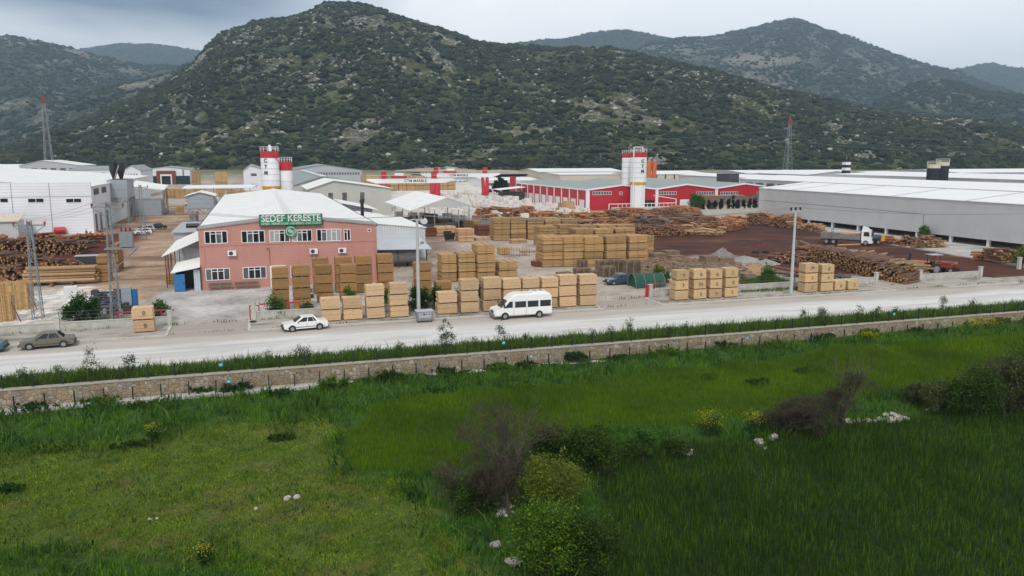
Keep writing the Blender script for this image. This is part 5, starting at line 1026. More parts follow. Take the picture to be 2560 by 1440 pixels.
def stack(kind, x0, x1, v, n, ytop, depth, desc, group, zb=0.0, colour='pale', marks=None, name='lumber_bundle', h=None, noun='board bundle'):
    u0, u1 = cu(x0, v, zb), cu(x1, v, zb); w_ = u1 - u0; zt_ = WV(x0, ytop, v)[1]; hh = h or (zt_ - zb) / n
    for i in range(n):
        lab = f'{POS[n][i]} {colour} {noun} of {desc}' if n > 1 else f'{colour} {noun}: {desc}'
        if len(lab.split()) > 16: lab = f'{POS[n][i]} bundle, {desc[4:] if desc.startswith("the ") else desc}'
        bundle(kind, (u0 + u1) / 2 + random.uniform(-.05, .05) * (1 if kind != 'side' else .6), v + depth / 2 + random.uniform(-.06, .06), zb + i * hh, w_ * random.uniform(.97, 1.03), depth, hh * .985, lab, group, marks=(marks[i] if marks else None), name=name)
KG = 'board bundles stacked along the kerb'
stack('pale', 333, 386, 81.6, 2, 770, 1.3, 'the lone stack left of the main entrance', KG, .13, marks=['B', 'B'])
kerb_desc = ['the kerb stack just right of the white saloon', 'the second kerb stack right of the white saloon', 'the third kerb stack right of the white saloon', 'the kerb stack left of the floodlit pole', 'the short kerb stack right of the dumpster', 'the second kerb stack right of the dumpster', 'the kerb stack left of the minibus bonnet', 'the kerb stack behind the minibus windscreen', 'the kerb stack behind the minibus front window', 'the kerb stack behind the minibus middle window', 'the kerb stack behind the minibus tail', 'the kerb stack just right of the minibus', 'the last kerb stack before the side gate']
for (x0, x1, n, yt), ds_ in zip(((803, 852, 2, 747), (859, 907, 2, 745), (917, 962, 3, 714), (976, 1021, 3, 709), (1096, 1143, 2, 732), (1154, 1198, 3, 700), (1209, 1253, 3, 696), (1260, 1303, 3, 698), (1308, 1350, 3, 697), (1354, 1395, 3, 695), (1399, 1441, 3, 689), (1450, 1492, 3, 688)), [d for d in kerb_desc if 'middle window' not in d]):
    stack('pale', x0, x1, 81.4, n, yt, 1.35, ds_, KG, .13)
NG = 'numbered board bundles on the right pavement'
for (x0, x1, n, yt, mk), ds_ in zip(((1688, 1720, 3, 677, ['', '3', '4']), (1734, 1765, 3, 675, ['6', '56', '6']), (1774, 1804, 3, 675, ['6', '6', '6']), (1813, 1844, 3, 671, ['5', '8', '5']), (2011, 2042, 3, 660, ['2', '3', 'M']), (2052, 2082, 3, 662, ['', '4', '8']), (2087, 2114, 1, 703, ['6']), (2120, 2146, 1, 702, ['3'])),
        ('the first numbered stack beside the red gate post', 'the second numbered stack from the red gate post', 'the third numbered stack from the red gate post', 'the fourth numbered stack, next to the bare pavement', 'the numbered stack right beside the pale pole', 'the numbered stack next to the two singles', 'beside the taller stacks, lettered 6', 'last on the pavement, lettered 3')):
    stack('yellow', x0, x1, 81.3, n, yt, 1.3, ds_, NG, .13, marks=mk, colour='numbered')
BG = 'brown board bundles behind the low wall'
for (x0, x1, v, n, yt), ds_ in zip(((683, 725, 88.8, 4, 670), (736, 779, 88.8, 4, 664), (793, 835, 93.5, 4, 664), (853, 893, 93.5, 4, 663), (1039, 1080, 92.0, 4, 657), (1091, 1131, 92.5, 2, 705)),
        ('the row behind the wall, nearest the entrance shrub', 'the second stack behind the red rail', 'the third stack behind the wall, before the pink doorway', 'the fourth stack behind the wall', 'the stack behind the floodlit pole', 'the low stack right of the floodlit pole')):
    stack('brown', x0, x1, v, n, yt, 1.4, ds_, BG, colour='brown')
for (x0, x1, v, n, yt), ds_ in zip(((785, 826, 99.5, 4, 646), (841, 882, 99.5, 4, 643), (891, 932, 98.5, 4, 641), (946, 985, 98.5, 4, 636)), ('the back row against the pink hall, leftmost', 'the back row against the pink hall, under the middle outdoor unit', 'the back row against the pink hall, near its right corner', 'the back row right of the pink corner')):
    stack('brown', x0, x1, v, n, yt, 1.4, ds_, BG, colour='brown')
MG = 'long board bundles in the concrete yard'
for (x0, x1, yb, n, yt), ds_ in zip(((1105, 1142, 706, 3, 637), (1148, 1189, 705, 3, 634), (1195, 1238, 705, 4, 613), (1247, 1295, 700, 2, 656)), ('the left stack in front of the bare yard', 'the second stack in front of the bare yard', 'the tallest stack in front of the bare yard', 'the low stack at the right end of the front yard row')):
    v = gp(x0, yb).y; stack('side', x0, x1, v, n, yt, 3.0, ds_, MG, colour='sawn')
for (x0, x1, yb, n, yt), ds_ in zip(((1358, 1407, 669, 4, 594), (1411, 1458, 668, 4, 592), (1462, 1508, 667, 4, 593), (1516, 1565, 666, 4, 591), (1572, 1617, 664, 4, 590)), ('the middle yard row, leftmost stack', 'the middle yard row, second stack', 'the middle yard row, centre stack', 'the middle yard row, fourth stack', 'the middle yard row, rightmost stack')):
    v = gp(x0, yb).y; stack('side', x0, x1, v, n, yt, 3.0, ds_, MG, colour='sawn')
v6 = gp(1617, 642).y
for (x0, x1, n, yt), ds_ in zip(((1354, 1398, 4, 590), (1420, 1464, 4, 591), (1474, 1520, 4, 591), (1530, 1572, 4, 592), (1590, 1634, 4, 591)), ('the hidden row behind, leftmost stack', 'the hidden row behind, second stack', 'the hidden row behind, centre stack', 'the hidden row behind, fourth stack', 'the hidden row behind, rightmost stack')):
    stack('side', x0, x1, v6, n, yt, 3.0, ds_, MG, colour='sawn')
for (x0, x1, v, n, yt), ds_ in zip(((1349, 1392, 141, 4, 567), (1400, 1442, 146, 4, 563), (1439, 1483, 139, 4, 573), (1489, 1532, 139, 4, 574), (1539, 1585, 139, 4, 572), (1452, 1491, 148, 4, 564), (1497, 1539, 148, 4, 563), (1544, 1587, 148, 4, 563)),
        ('the third row, leftmost and nearest the bare yard', 'the third row, second from its left', 'the third row, centre', 'the third row, right of centre', 'the third row, right end', 'the fourth row, leftmost', 'the fourth row, middle', 'the fourth row, right end')):
    stack('side', x0, x1, v, n, yt, 3.5, ds_, MG, colour='sawn')
vp = gp(1240, 602).y
for (x0, x1, n, yt), ds_ in zip(((1236, 1275, 4, 545), (1278, 1315, 4, 545), (1320, 1359, 4, 547), (1363, 1402, 4, 546), (1405, 1444, 4, 547)), ('the rear row, left end', 'the rear row, second stack', 'the rear row, third stack', 'the rear row, fourth stack', 'the rear row, right end')):
    stack('side', x0, x1, vp, n, yt, 3.5, ds_, MG, colour='sawn')
OG = 'small timber packs in the yard'
for kind, x0, x1, yb, n, yt, d, c, ds_ in (('pink', 1092, 1139, 591, 3, 567, 3, 'pinkish', 'the fresh pack left of the black skip'), ('pink', 1147, 1185, 604, 4, 573, 3, 'pinkish', 'the fresh pack right of the black skip'), ('pink', 1192, 1228, 602, 1, 596, 2, 'pinkish', 'lying flat between the packs'), ('pink', 1281, 1318, 609, 2, 600, 2, 'pinkish', 'the flat pack in front of the rear row'), ('red', 1195, 1235, 590, 2, 564, 3, 'dark red', 'the stained pack left of the rear row'), ('side', 1249, 1275, 637, 1, 620, 1.6, 'sawn', 'small block standing alone in the bare yard'),
        ('red', 1060, 1092, 592, 2, 570, 3, 'reddish', 'the low pack under the canopy edge'), ('side', 1100, 1142, 566, 4, 550, 3, 'sawn', 'the pack under the right of the canopy'), ('side', 1158, 1205, 570, 3, 552, 3, 'sawn', 'the pack left of the orange logs'), ('grey', 1067, 1095, 566, 3, 536, 3, 'dark brown', 'the dark slab stack under the canopy'), ('side', 1010, 1024, 569, 2, 547, 2, 'sawn', 'the narrow stack at the left post of the canopy'), ('side', 1026, 1042, 570, 1, 560, 2, 'sawn', 'small heap on the canopy floor, left'), ('side', 1047, 1071, 569, 1, 561, 2, 'sawn', 'small heap on the canopy floor, right'), ('red', 1338, 1356, 668, 1, 655, 2, 'dark brown', 'beside the foot of the middle yard row'), ('red', 1000, 1030, 562, 2, 545, 3, 'dark brown', 'the dark stack at the far left under the canopy')):
    v = gp(x0, yb).y; stack(kind, x0, x1, v, n, yt, d, ds_, OG, colour=c, noun='timber pack', name='timber_pack')
for x0, x1, yb, n, yt, c, ds_ in ((415, 438, 496, 3, 472, 'sawn', 'the far yard row, left of the carport'), (440, 462, 496, 3, 473, 'sawn', 'the far yard row, second stack'), (465, 484, 492, 2, 474, 'sawn', 'the far yard row, third stack'), (487, 510, 490, 2, 476, 'sawn', 'the far yard row, behind the chip house roof'), (540, 562, 492, 2, 476, 'sawn', 'the far yard row, right of the chip house'), (567, 590, 488, 2, 476, 'sawn', 'the far yard row, fifth stack'), (593, 613, 488, 2, 476, 'sawn', 'the far yard row, right end'), (440, 459, 537, 3, 515, 'brown', 'the loose stack alone on the brown yard'), (482, 503, 445, 2, 428, 'sawn', 'the distant pile right of the showroom'), (540, 570, 444, 2, 429, 'sawn', 'the distant pile left of the grey hall')):
    v = gp(x0, yb).y if yb > 470 else 430; zb = 0 if yb > 470 else gz(cu(x0, v), v) - .4; stack('side', x0, x1, v, n, yt, 3, ds_, 'far yard timber stacks', zb, colour=c, noun='timber pack', name='timber_pack')
for i in range(11): x0 = 915 + i * 20.5; stack('side', x0, x0 + 19.5, 400, 2, 453, 4, f"the far wall of timber behind the cranes, {['first', 'second', 'third', 'fourth', 'fifth', 'sixth', 'seventh', 'eighth', 'ninth', 'tenth', 'last'][i]} from the left", 'timber wall behind the cranes', gz(cu(x0, 400), 400) * .5, colour='sawn', noun='timber pack', name='timber_pack')
for i in range(9): x0 = 905 + i * 22; stack('side', x0, x0 + 21, 440, 1, 437 + i * .5, 4, f"at the back of the far timber wall, {['first', 'second', 'third', 'fourth', 'fifth', 'sixth', 'seventh', 'eighth', 'last'][i]} from the left", 'timber wall behind the cranes', gz(cu(x0, 440), 440), colour='sawn', noun='timber pack', name='timber_pack')
# left yard: tall slat bundles beside the transformer pole
for x0, x1, yb, n, yt, d, c, ds_ in ((247, 273, 706, 3, 640, 3.2, 'slatted', 'the stack left of the transformer pole'), (284, 298, 682, 3, 612, 5, 'slatted', 'the long stack behind the transformer pole'), (415, 442, 712, 2, 690, 2, 'sawn', 'the low pack left of the blue door')):
    v = gp(x0, yb).y; stack('brown' if c == 'slatted' else 'side', x0, x1, v, n, yt, d, ds_, OG, colour=c, noun='timber pack', name='timber_pack')
# upright reed-like stake bundles at the lower left
def stakes(lab, x0, x1, yb, yt, d):
    v = gp((x0 + x1) / 2, yb).y; u0, u1 = cu(x0, v), cu(x1, v); z1 = WV(x1, yt, v)[1]; t = thing('stake_bundle', lab, 'stake bundle', ((u0 + u1) / 2, v, 0), group='upright bundles of pale stakes'); m = MB(); u = u0; rs = random.Random(int(x1))
    m.b(u0, u1, v + .15, v + d, 0, z1 * .97)
    while u < u1: w_ = rs.uniform(.05, .10); m.b(u, u + w_ * .85, v + rs.uniform(0, .1), v + .3, 0, z1 * rs.uniform(.93, 1.04)); u += w_
    for k in range(70): a, b = rs.uniform(u0, u1), rs.uniform(v, v + d); m.b(a, a + .07, b, b + .07, z1 * .9, z1 * rs.uniform(.98, 1.08))
    m.build('stakes', 'reed', t); m = MB(); m.beam((u1 + .1, v - .2, z1 * .8), (u1 + .9, v - .5, 0), .08); m.build('prop', 'rusty', t)
stakes('taller bundle of pale upright stakes at the left edge', -40, 73, 776, 707, 2.6); stakes('shorter bundle of pale upright stakes in front at the left edge', -60, 31, 806, 740, 1.6)

# pallets and scrap wood behind the kerb stacks
def pallet_stack(lab, x0, x1, yb, yt, d=1.2, rz=0):
    v = gp(x0, yb).y; u0, u1 = cu(x0, v), cu(x1, v); w_ = u1 - u0; z1 = max(.3, WV(x0, yt, v)[1]); n = max(1, int(z1 / .15)); t = thing('pallet_stack', lab, 'pallets', ((u0 + u1) / 2, v + d / 2, 0), rz, group='weathered pallet stacks')
    rs = random.Random(int(x0))
    m = MB()
    for i in range(n):
        z = i * z1 / n; dx = rs.uniform(-.05, .05); h = z1 / n
        for y in (-d / 2, -d / 6, d / 6, d / 2 - .12): m.b(-w_ / 2 + dx, w_ / 2 + dx, y, y + .12, z + h * .72, z + h)
        for x in (-w_ / 2, -.06, w_ / 2 - .12): m.b(x + dx, x + .12 + dx, -d / 2, d / 2, z, z + h * .70)
    m.build('pallet', 'grey_board_sides_plain', t, local=True)
plain('grey_board_sides_plain', col(138, 118, 98, .85), .9, var=.25, sc=2)
for i, (x0, x1, yb, yt) in enumerate(((1496, 1528, 684, 652), (1532, 1560, 682, 650), (1565, 1603, 690, 652), (1508, 1539, 694, 667), (1480, 1500, 692, 678), (1450, 1470, 670, 651), (1397, 1430, 690, 682), (1440, 1478, 688, 672))):
    pallet_stack(('grey pallet stack left of the green net', 'grey pallet stack behind the lowest ones', 'tallest pallet stack above the blue car roof', 'short pallet stack in front of the others', 'tiny pallet pile left of the blue car', 'wire bound pallet block at the foot of the yard row', 'thin pale slab pile left of the pallets', 'sloping slab pile beside the pallets')[i], x0, x1, yb, yt)
for i, (x0, x1, yb, n, yt) in enumerate(((1764, 1797, 668, 1, 641), (1800, 1836, 667, 1, 646), (1838, 1850, 700, 1, 678), (1864, 1890, 700, 1, 686), (1635, 1668, 648, 1, 634), (1669, 1700, 646, 1, 628), (1680, 1712, 656, 1, 641))):
    stack('grey', x0, x1, gp(x0, yb).y, n, yt, 2.0, ('left crate of weathered slabs by the ash heap', 'right crate of weathered slabs by the ash heap', 'slab pack right of the numbered stacks', 'slab pack beside the garden shrub', 'loose slabs right of the yard row', 'upper loose slab heap on the dark yard edge', 'lower loose slab heap on the dark yard edge')[i], 'weathered slab packs', colour='grey', noun='slab pack', name='slab_pack')
plain('chip_wood', col(150, 112, 84, .85), .9, var=.3, sc=2)
def litter(name, lab, poly, n, s0, s1, mat_, z=.05, seed=5, flat=.15, kind='stuff'):
    rs = random.Random(seed); xs = [p[0] for p in poly]; ys = [p[1] for p in poly]; m = MB(); P = PX(poly)
    for _ in range(n):
        q = gp(rs.uniform(min(xs), max(xs)), rs.uniform(min(ys), max(ys)))
        if poly_sd(np.array([q.x]), np.array([q.y]), P)[0] > 0: continue
        m.rb(q.x, q.y, 0, z + rs.random() * flat, rs.uniform(s0, s1), rs.uniform(s0, s1) * .35, rs.uniform(0, 3.14))
    o = m.build(name, mat_); setp(o, lab, None, None, kind); return o
litter('scrap_wood', 'loose scrap boards behind the green net', [(1610, 660), (1700, 652), (1880, 672), (1880, 690), (1700, 678), (1610, 690)], 420, .5, 2.2, 'grey_board_sides_plain', .3, 5, .5)
litter('scrap_wood', 'orange brown scrap planks scattered beside the sheds', [(1600, 655), (1760, 655), (1850, 668), (1620, 675)], 160, .5, 2.0, 'chip_wood', .4, 6, .4)
litter('stone_chips', 'white stone chips and litter at the left yard corner', [(0, 790), (60, 745), (200, 715), (330, 735), (330, 770), (160, 800), (0, 820)], 900, .10, .45, 'white_marble', .02, 8, .05)
litter('yard_debris', 'small debris along the edge of the log yard', [(1860, 560), (2050, 640), (2300, 712), (2200, 712), (1850, 690)], 260, .15, .7, 'log_brown', .02, 9, .1)
plain('ash', col(140, 132, 128, .8), .95, var=.25, sc=2); plain('chip_pile', col(176, 140, 104, .8), .95, var=.2, sc=3)
for x, y, rx, h, mt_, lab in ((1805, 648, 3.2, 2.0, 'ash', 'grey ash heap behind the weathered slab crates'), (1862, 652, 4.0, .9, 'rock_grey', 'pale rubble heap beside the tyres'), (1915, 660, 2.6, .9, 'rock_grey', 'small pale rubble heap in front of the tyres'), (1890, 680, 4.5, 1.3, 'chip_pile', 'sandy sawdust heap behind the garden shrub')):
    p = gp(x, y); heap('rubble_heap', lab, 'heap', p.x, p.y, -.05, rx, rx * .8, h, mt_, seed=int(x))
for x, y, lab in ((1888, 642, 'old truck tyre lying left on the rubble'), (1913, 641, 'old truck tyre lying right on the rubble')):
    p = gp(x, y); t = thing('tyre', lab, 'tyre', (p.x, p.y, .6), group='old truck tyres'); m = MB(); n = 18
    for k in range(n):
        for (r0, z0_), (r1, z1_) in (((.35, .0), (.62, 0)), ((.62, 0), (.62, .35)), ((.62, .35), (.35, .35)), ((.35, .35), (.35, 0))):
            a0, a1 = 2 * math.pi * k / n, 2 * math.pi * (k + 1) / n; m.face([(r0 * math.cos(a0), r0 * math.sin(a0), z0_ + .6), (r0 * math.cos(a1), r0 * math.sin(a1), z0_ + .6), (r1 * math.cos(a1), r1 * math.sin(a1), z1_ + .6), (r1 * math.cos(a0), r1 * math.sin(a0), z1_ + .6)])
    m.v = [(x_, y_, z_ - .6) for x_, y_, z_ in m.v]; m.build('carcass', 'rubber', t, local=True)
# green shade-net tunnel
t = thing('net_tunnel', 'low tunnel of green shade net beside the parked blue car', 'tunnel', gp(1580, 722))
a, b = gp(1590, 722), gp(1676, 722); n = 10; rr = 1.25; hh = 1.75; m = MB(); ends = []
for i in range(n): 
    t0, t1 = math.pi * i / n, math.pi * (i + 1) / n; p0 = (rr * -math.cos(t0), hh * math.sin(t0)); p1 = (rr * -math.cos(t1), hh * math.sin(t1)); m.face([(a.x, a.y + p0[0] + rr, p0[1]), (b.x, a.y + p0[0] + rr, p0[1]), (b.x, a.y + p1[0] + rr, p1[1]), (a.x, a.y + p1[0] + rr, p1[1])])
m.build('net', 'shade_net', t); m = MB(); m.face([(a.x + .3, a.y + rr - rr * math.cos(math.pi * i / n), hh * .98 * math.sin(math.pi * i / n)) for i in range(n + 1)]); m.build('end_net', 'shade_net', t)
for q in (0, .33, .66, 1):
    m = MB(); x = a.x + (b.x - a.x) * q
    for i in range(n): t0, t1 = math.pi * i / n, math.pi * (i + 1) / n; m.beam((x, a.y + rr - (rr + .02) * math.cos(t0), (hh + .02) * math.sin(t0)), (x, a.y + rr - (rr + .02) * math.cos(t1), (hh + .02) * math.sin(t1)), .05)
    m.build('hoop', 'galvanised', t)

# ================================================================ LOGS
def log_mesh(name, r, L, mats, seed, n=9):
    rs = random.Random(seed); m = MB(); m.cyl((-L / 2, 0, 0), (L / 2, 0, 0), r, r * .86, n, capmat=1); m.v = [(x, y + .02 * math.sin(x), z + rs.uniform(-.01, .01)) for x, y, z in m.v]; return m.mesh(name, mats)
LOGM = {}
def log_meshes(key, r, L, mats): LOGM[key] = [log_mesh('log', r * s, L * l, mats, i) for i, (s, l) in enumerate(((1, 1), (.8, 1.03), (1.2, .96), (.92, 1.0)))]
log_meshes('brown', .16, 4.0, ['log_brown', 'log_end']); log_meshes('grey', .15, 4.0, ['log_grey', 'far_log_end']); log_meshes('pale', .2, 4.0, ['log_pale', 'log_end']); log_meshes('orange', .18, 4.0, ['log_orange', 'far_log_end']); log_meshes('left', .22, 4.0, ['log_grey', 'log_end']); log_meshes('long', .24, 8.4, ['log_pale', 'log_end'])
REST = {'v': [], 'f': [], 'mi': [], 'n': 0}; REST_MATS = ['log_brown', 'log_orange', 'log_pale', 'log_grey', 'far_log_end', 'log_end']
def put_log(key, loc, yaw, pitch, lab=None, group=None):
    o = bpy.data.objects.new('log', random.choice(LOGM[key])); COL.objects.link(o); o.location = loc; o.rotation_euler = (random.uniform(0, 6.28) * 0, -pitch, yaw); setp(o, lab, 'log', group); return o
def rest_log(ci, loc, yaw, pitch, r, L, ce=4, n=6):
    c, s = math.cos(yaw) * math.cos(pitch), math.sin(yaw) * math.cos(pitch); d = np.array([c, s, math.sin(pitch)]); a = np.cross(d, [0, 0, 1.0]); a /= np.linalg.norm(a); b = np.cross(a, d); k = REST['n']; P = np.array(loc)
    for e in (-.5, .5):
        for i in range(n): th = 2 * math.pi * i / n; REST['v'].append(P + d * L * e + (a * math.cos(th) + b * math.sin(th)) * r * (1 if e < 0 else .88))
    for i in range(n): j = (i + 1) % n; REST['f'].append((k + i, k + j, k + n + j, k + n + i)); REST['mi'].append(ci)
    for e in (0, n):
        for i in range(1, n - 2, 2): REST['f'].append((k + e, k + e + i, k + e + i + 1, k + e + i + 2)); REST['mi'].append(ce)
    REST['n'] += 2 * n
def pile(p0, p1, h, r, L, individual=None, ci=0, ce=4, yaw_off=90, seed=1, jit=.1, taper=.5, lab=None, group=None, cap=999, front_only=False, rowsback=1, hf=None, lean=0):
    """logs heaped between two ground points; their length lies across the line"""
    rs = random.Random(seed); a, b = Vector((p0[0], p0[1], 0)), Vector((p1[0], p1[1], 0)); d = b - a; W_ = d.length; d.normalize(); yaw = math.atan2(d.y, d.x) + R(yaw_off); cnt = 0; rows = int(h / (r * 1.75)) + 1
    for j in range(rows):
        z = r + j * r * 1.75
        x = (j % 2) * r
        while x < W_:
            q = x / W_; hh = hf(q) * h if hf else h * min(1, min(q, 1 - q) / taper * 1.0 + .25)
            if z < hh + r * rs.uniform(-.6, 1.2):
                p = a + d * (x + rs.uniform(-.2, .2) * r); off = rs.gauss(0, .22); p += Vector((math.cos(yaw), math.sin(yaw), 0)) * off; top = z > hh - 2.6 * r; yj = rs.gauss(0, jit * (3 if top else .8)); pj = rs.gauss(0, .05 if top else .015)
                if individual and cnt < cap: put_log(individual, (p.x, p.y, z + rs.uniform(-.03, .03)), yaw + yj, pj, lab, group); cnt += 1
                else: rest_log(ci, (p.x, p.y, z), yaw + yj, pj, r * rs.uniform(.7, 1.25), L * rs.uniform(.85, 1.05), ce)
            x += r * 2.02
    return cnt
NL = 0
LG = dict(yaw_off=90)
# left log heap (ends towards the road) in three staggered rows
NL += pile(gp(-30, 712), gp(118, 706), 2.2, .22, 4, 'left', yaw_off=100, seed=2, jit=.16, lab='weathered log in the nearest heap at the left edge', group='logs of the nearest left heap', hf=lambda q: .75 + .3 * math.sin(q * 6), cap=44)
NL += pile(gp(-30, 668), gp(100, 670), 2.6, .22, 4, 'left', yaw_off=75, seed=3, jit=.14, lab='weathered log in the middle heap behind the left lattice pole', group='logs of the middle left heap', hf=lambda q: .9 - .2 * q, cap=36)
NL += pile(gp(100, 680), gp(196, 668), 2.3, .23, 4, 'left', yaw_off=62, seed=4, jit=.12, lab='log in the right end of the left heap, pointing away from the road', group='logs at the right end of the left heap', hf=lambda q: 1 - .65 * q, cap=30)
pile(gp(-40, 640), gp(215, 632), 2.6, .22, 4, ci=0, ce=5, yaw_off=80, seed=5, jit=.2, hf=lambda q: 1 - .5 * max(0, q - .7) / .3); pile(gp(-60, 615), gp(250, 605), 1.9, .2, 4, ci=1, ce=4, yaw_off=20, seed=6, jit=.5, hf=lambda q: .8 + .2 * math.sin(q * 15))
pile(gp(-60, 628), gp(230, 620), 1.3, .2, 4, ci=3, ce=5, yaw_off=70, seed=16, jit=.4, hf=lambda q: 1)
# stack of long logs lying along the road on two bolsters
t0 = gp(103, 716); u0, u1 = cu(103, t0.y), cu(203, t0.y)
for i in range(22):
    row, k = divmod(i, 5); z = .62 + row * .42; o = put_log('long', ((u0 + u1) / 2 + random.uniform(-.25, .25), t0.y + .3 + k * .47 + (row % 2) * .2 - row * .03, z), random.uniform(-.02, .02), random.uniform(-.008, .008), 'long pale log in the raised stack beside the left lattice pole', 'long logs of the raised stack')
for u in (u0 + 1.3, u1 - 1.0): put_log('brown', (u, t0.y + 1.0, .2), R(90), 0, 'short bolster log carrying the raised stack of long logs', 'bolster logs'); NL += 1
NL += 22
# the long pile at the right, ends to the road
pp = [q_ + Vector((-1.6, -.3, 0)) for q_ in (gp(2300, 706), gp(2215, 690), gp(2140, 668), gp(2052, 650))]
for i in range(3):
    NL += pile(pp[i], pp[i + 1], 2.3 if i else 1.9, .17, 4.2, 'brown', yaw_off=-66 + 5 * i, seed=20 + i, jit=.05, lab='bark brown log in the long curved pile in front of the red yard', group='logs of the long right pile', hf=(lambda q: .55 + .5 * q) if i == 0 else (lambda q: 1.0), cap=30, ci=0, ce=5)
for i in range(3): pile(pp[i] + Vector((3.4, 2.0, 0)), pp[i + 1] + Vector((3.4, 2.0, 0)), 2.0, .2, 4.2, ci=(2, 0, 2)[i], ce=5, yaw_off=-68, seed=30 + i, jit=.08, hf=lambda q: 1.0)
for i, (x, y, a, zz) in enumerate(((2170, 655, 25, 1.6), (2200, 664, 22, 1.7), (2240, 676, 15, 1.5), (2262, 684, 18, 1.3), (2120, 640, -12, 1.9), (2185, 690, 40, .35))): p = gp(x, y); put_log('pale', (p.x, p.y, zz), R(a), .12 if i == 5 else 0.02, 'pale stripped log lying loose on top of the long right pile', 'pale loose logs on the right pile'); NL += 1
NL += pile(gp(1925, 655), gp(2000, 655), 1.7, .16, 4, 'grey', yaw_off=-60, seed=41, jit=.4, lab='greyish log in the jumbled heap behind the pale pole', group='logs of the jumbled heap', hf=lambda q: .5 + .5 * q, cap=22)
NL += pile(gp(1995, 650), gp(2055, 648), 2.4, .16, 4, 'grey', yaw_off=-80, seed=42, jit=.35, lab='log in the small peaked heap right of the pale pole', group='logs of the peaked heap', hf=lambda q: .9, cap=16)
NL += pile(gp(1940, 690), gp(2025, 690), .9, .2, 4.2, 'grey', yaw_off=-40, seed=43, jit=.12, lab='old grey log on the ground beside the garden shrub', group='old grey logs by the shrub', hf=lambda q: .8, cap=13)
for i, (x, y, a) in enumerate(((1990, 632, 55), (2010, 628, 130), (2025, 630, 150))): p = gp(x, y + 15); put_log('grey', (p.x, p.y, 2.2), R(a), .35, 'log sticking up from the top of the jumbled heaps', 'logs sticking up'); NL += 1
# far piles: right yard, behind the board rows, centre
for p0, p1, h, r, ci, ce, yo, sd in (((1880, 560), (1990, 570), 2.5, .2, 0, 4, -100, 50), ((1980, 572), (2050, 580), 1.8, .2, 2, 5, -15, 51), ((1900, 552), (2000, 560), 2.2, .2, 1, 4, -95, 52),
    ((1700, 587), (1790, 590), 1.3, .3, 2, 4, -12, 53), ((1725, 578), (1800, 582), 1.6, .28, 2, 4, -15, 54), ((1590, 590), (1700, 588), 2.4, .2, 0, 4, -80, 55), ((1700, 575), (1790, 570), 2.6, .2, 0, 4, -70, 56), ((1790, 582), (1850, 572), 2.4, .2, 1, 4, -25, 57),
    ((1500, 575), (1640, 560), 2.8, .2, 1, 4, -20, 58), ((1520, 560), (1700, 548), 3.2, .2, 0, 4, -70, 59), ((1600, 568), (1760, 560), 2.8, .2, 3, 4, -40, 60), ((1560, 548), (1740, 540), 3.0, .2, 1, 4, -60, 61), ((1760, 560), (1860, 560), 2.0, .2, 1, 4, -30, 62), ((1450, 562), (1510, 560), 3.0, .22, 1, 4, -15, 63),
    ((1190, 560), (1240, 560), 2.2, .25, 1, 4, -10, 64), ((1205, 552), (1262, 550), 3.6, .26, 1, 4, -8, 65), ((1262, 556), (1290, 556), 3.0, .25, 1, 4, 75, 66), ((1285, 552), (1330, 552), 3.6, .25, 1, 4, -10, 67), ((1325, 556), (1380, 556), 2.8, .25, 1, 4, -10, 68), ((1380, 556), (1455, 556), 2.6, .25, 2, 4, -10, 69), ((1455, 575), (1500, 575), 2.6, .24, 1, 4, -8, 70),
    ((2200, 606), (2262, 612), 1.1, .19, 1, 4, 20, 71), ((2258, 612), (2335, 618), 1.9, .2, 0, 4, -80, 72), ((2300, 620), (2345, 618), 1.5, .2, 2, 4, 0, 73), ((2455, 650), (2500, 650), 1.5, .2, 1, 4, 10, 74), ((2480, 655), (2545, 655), 2.0, .22, 0, 5, -80, 75), ((2275, 660), (2330, 662), .3, .15, 1, 4, 5, 76), ((2345, 661), (2365, 661), .3, .15, 1, 4, 10, 77), ((2090, 700), (2110, 700), .8, .15, 3, 4, 70, 78), ((640 * 0 + 1075, 470), (1120, 470), .1, .1, 0, 4, 0, 79)):
    pile(gp(*p0), gp(*p1), h, r, 4, ci=ci, ce=ce, yaw_off=yo, seed=sd, jit=.2, hf=lambda q: .75 + .25 * math.sin(q * 9 + 1))
rest = npmesh('log_heap', REST['v'], REST['f'], None, mats=REST_MATS, mi=np.array(REST['mi'], np.int32)); setp(rest, 'heaps of felled logs farther off across the yards', 'log heap', None, 'stuff')

# ================================================================ MARBLE BLOCKS
MBK = []
for k in range(6):
    rs = random.Random(k); m = MB(); s = [(-.5, -.5), (.5, -.5), (.5, .5), (-.5, .5)]; m.quadbox([(x + rs.uniform(-.04, .04), y + rs.uniform(-.04, .04), 0) for x, y in s] + [(x + rs.uniform(-.05, .05), y + rs.uniform(-.05, .05), 1 + rs.uniform(-.04, .04)) for x, y in s]); MBK.append(m.mesh('marble_block', ['white_marble']))
MP = PX([(985, 566), (965, 520), (1060, 482), (1150, 478), (1290, 478), (1480, 536), (1480, 552), (1330, 562), (1200, 556), (1180, 566)])
rs = random.Random(3); cells = []
for v in np.arange(178, 340, 2.9):
    for u in np.arange(30, 96, 2.7):
        if poly_sd(np.array([u]), np.array([v]), MP)[0] < -1 and u < 90 and rs.random() < .62 and not (30 < u < 49 and 168 < v < 180): cells.append((u + rs.uniform(-.3, .3), v + rs.uniform(-.4, .4), 0)); 
cells.sort(key=lambda c: c[1]); up = [(u, v, 1) for u, v, _ in cells if rs.random() < .38]; cells = sorted(cells + up, key=lambda c: c[1]); HT = {}
mrest = MB()
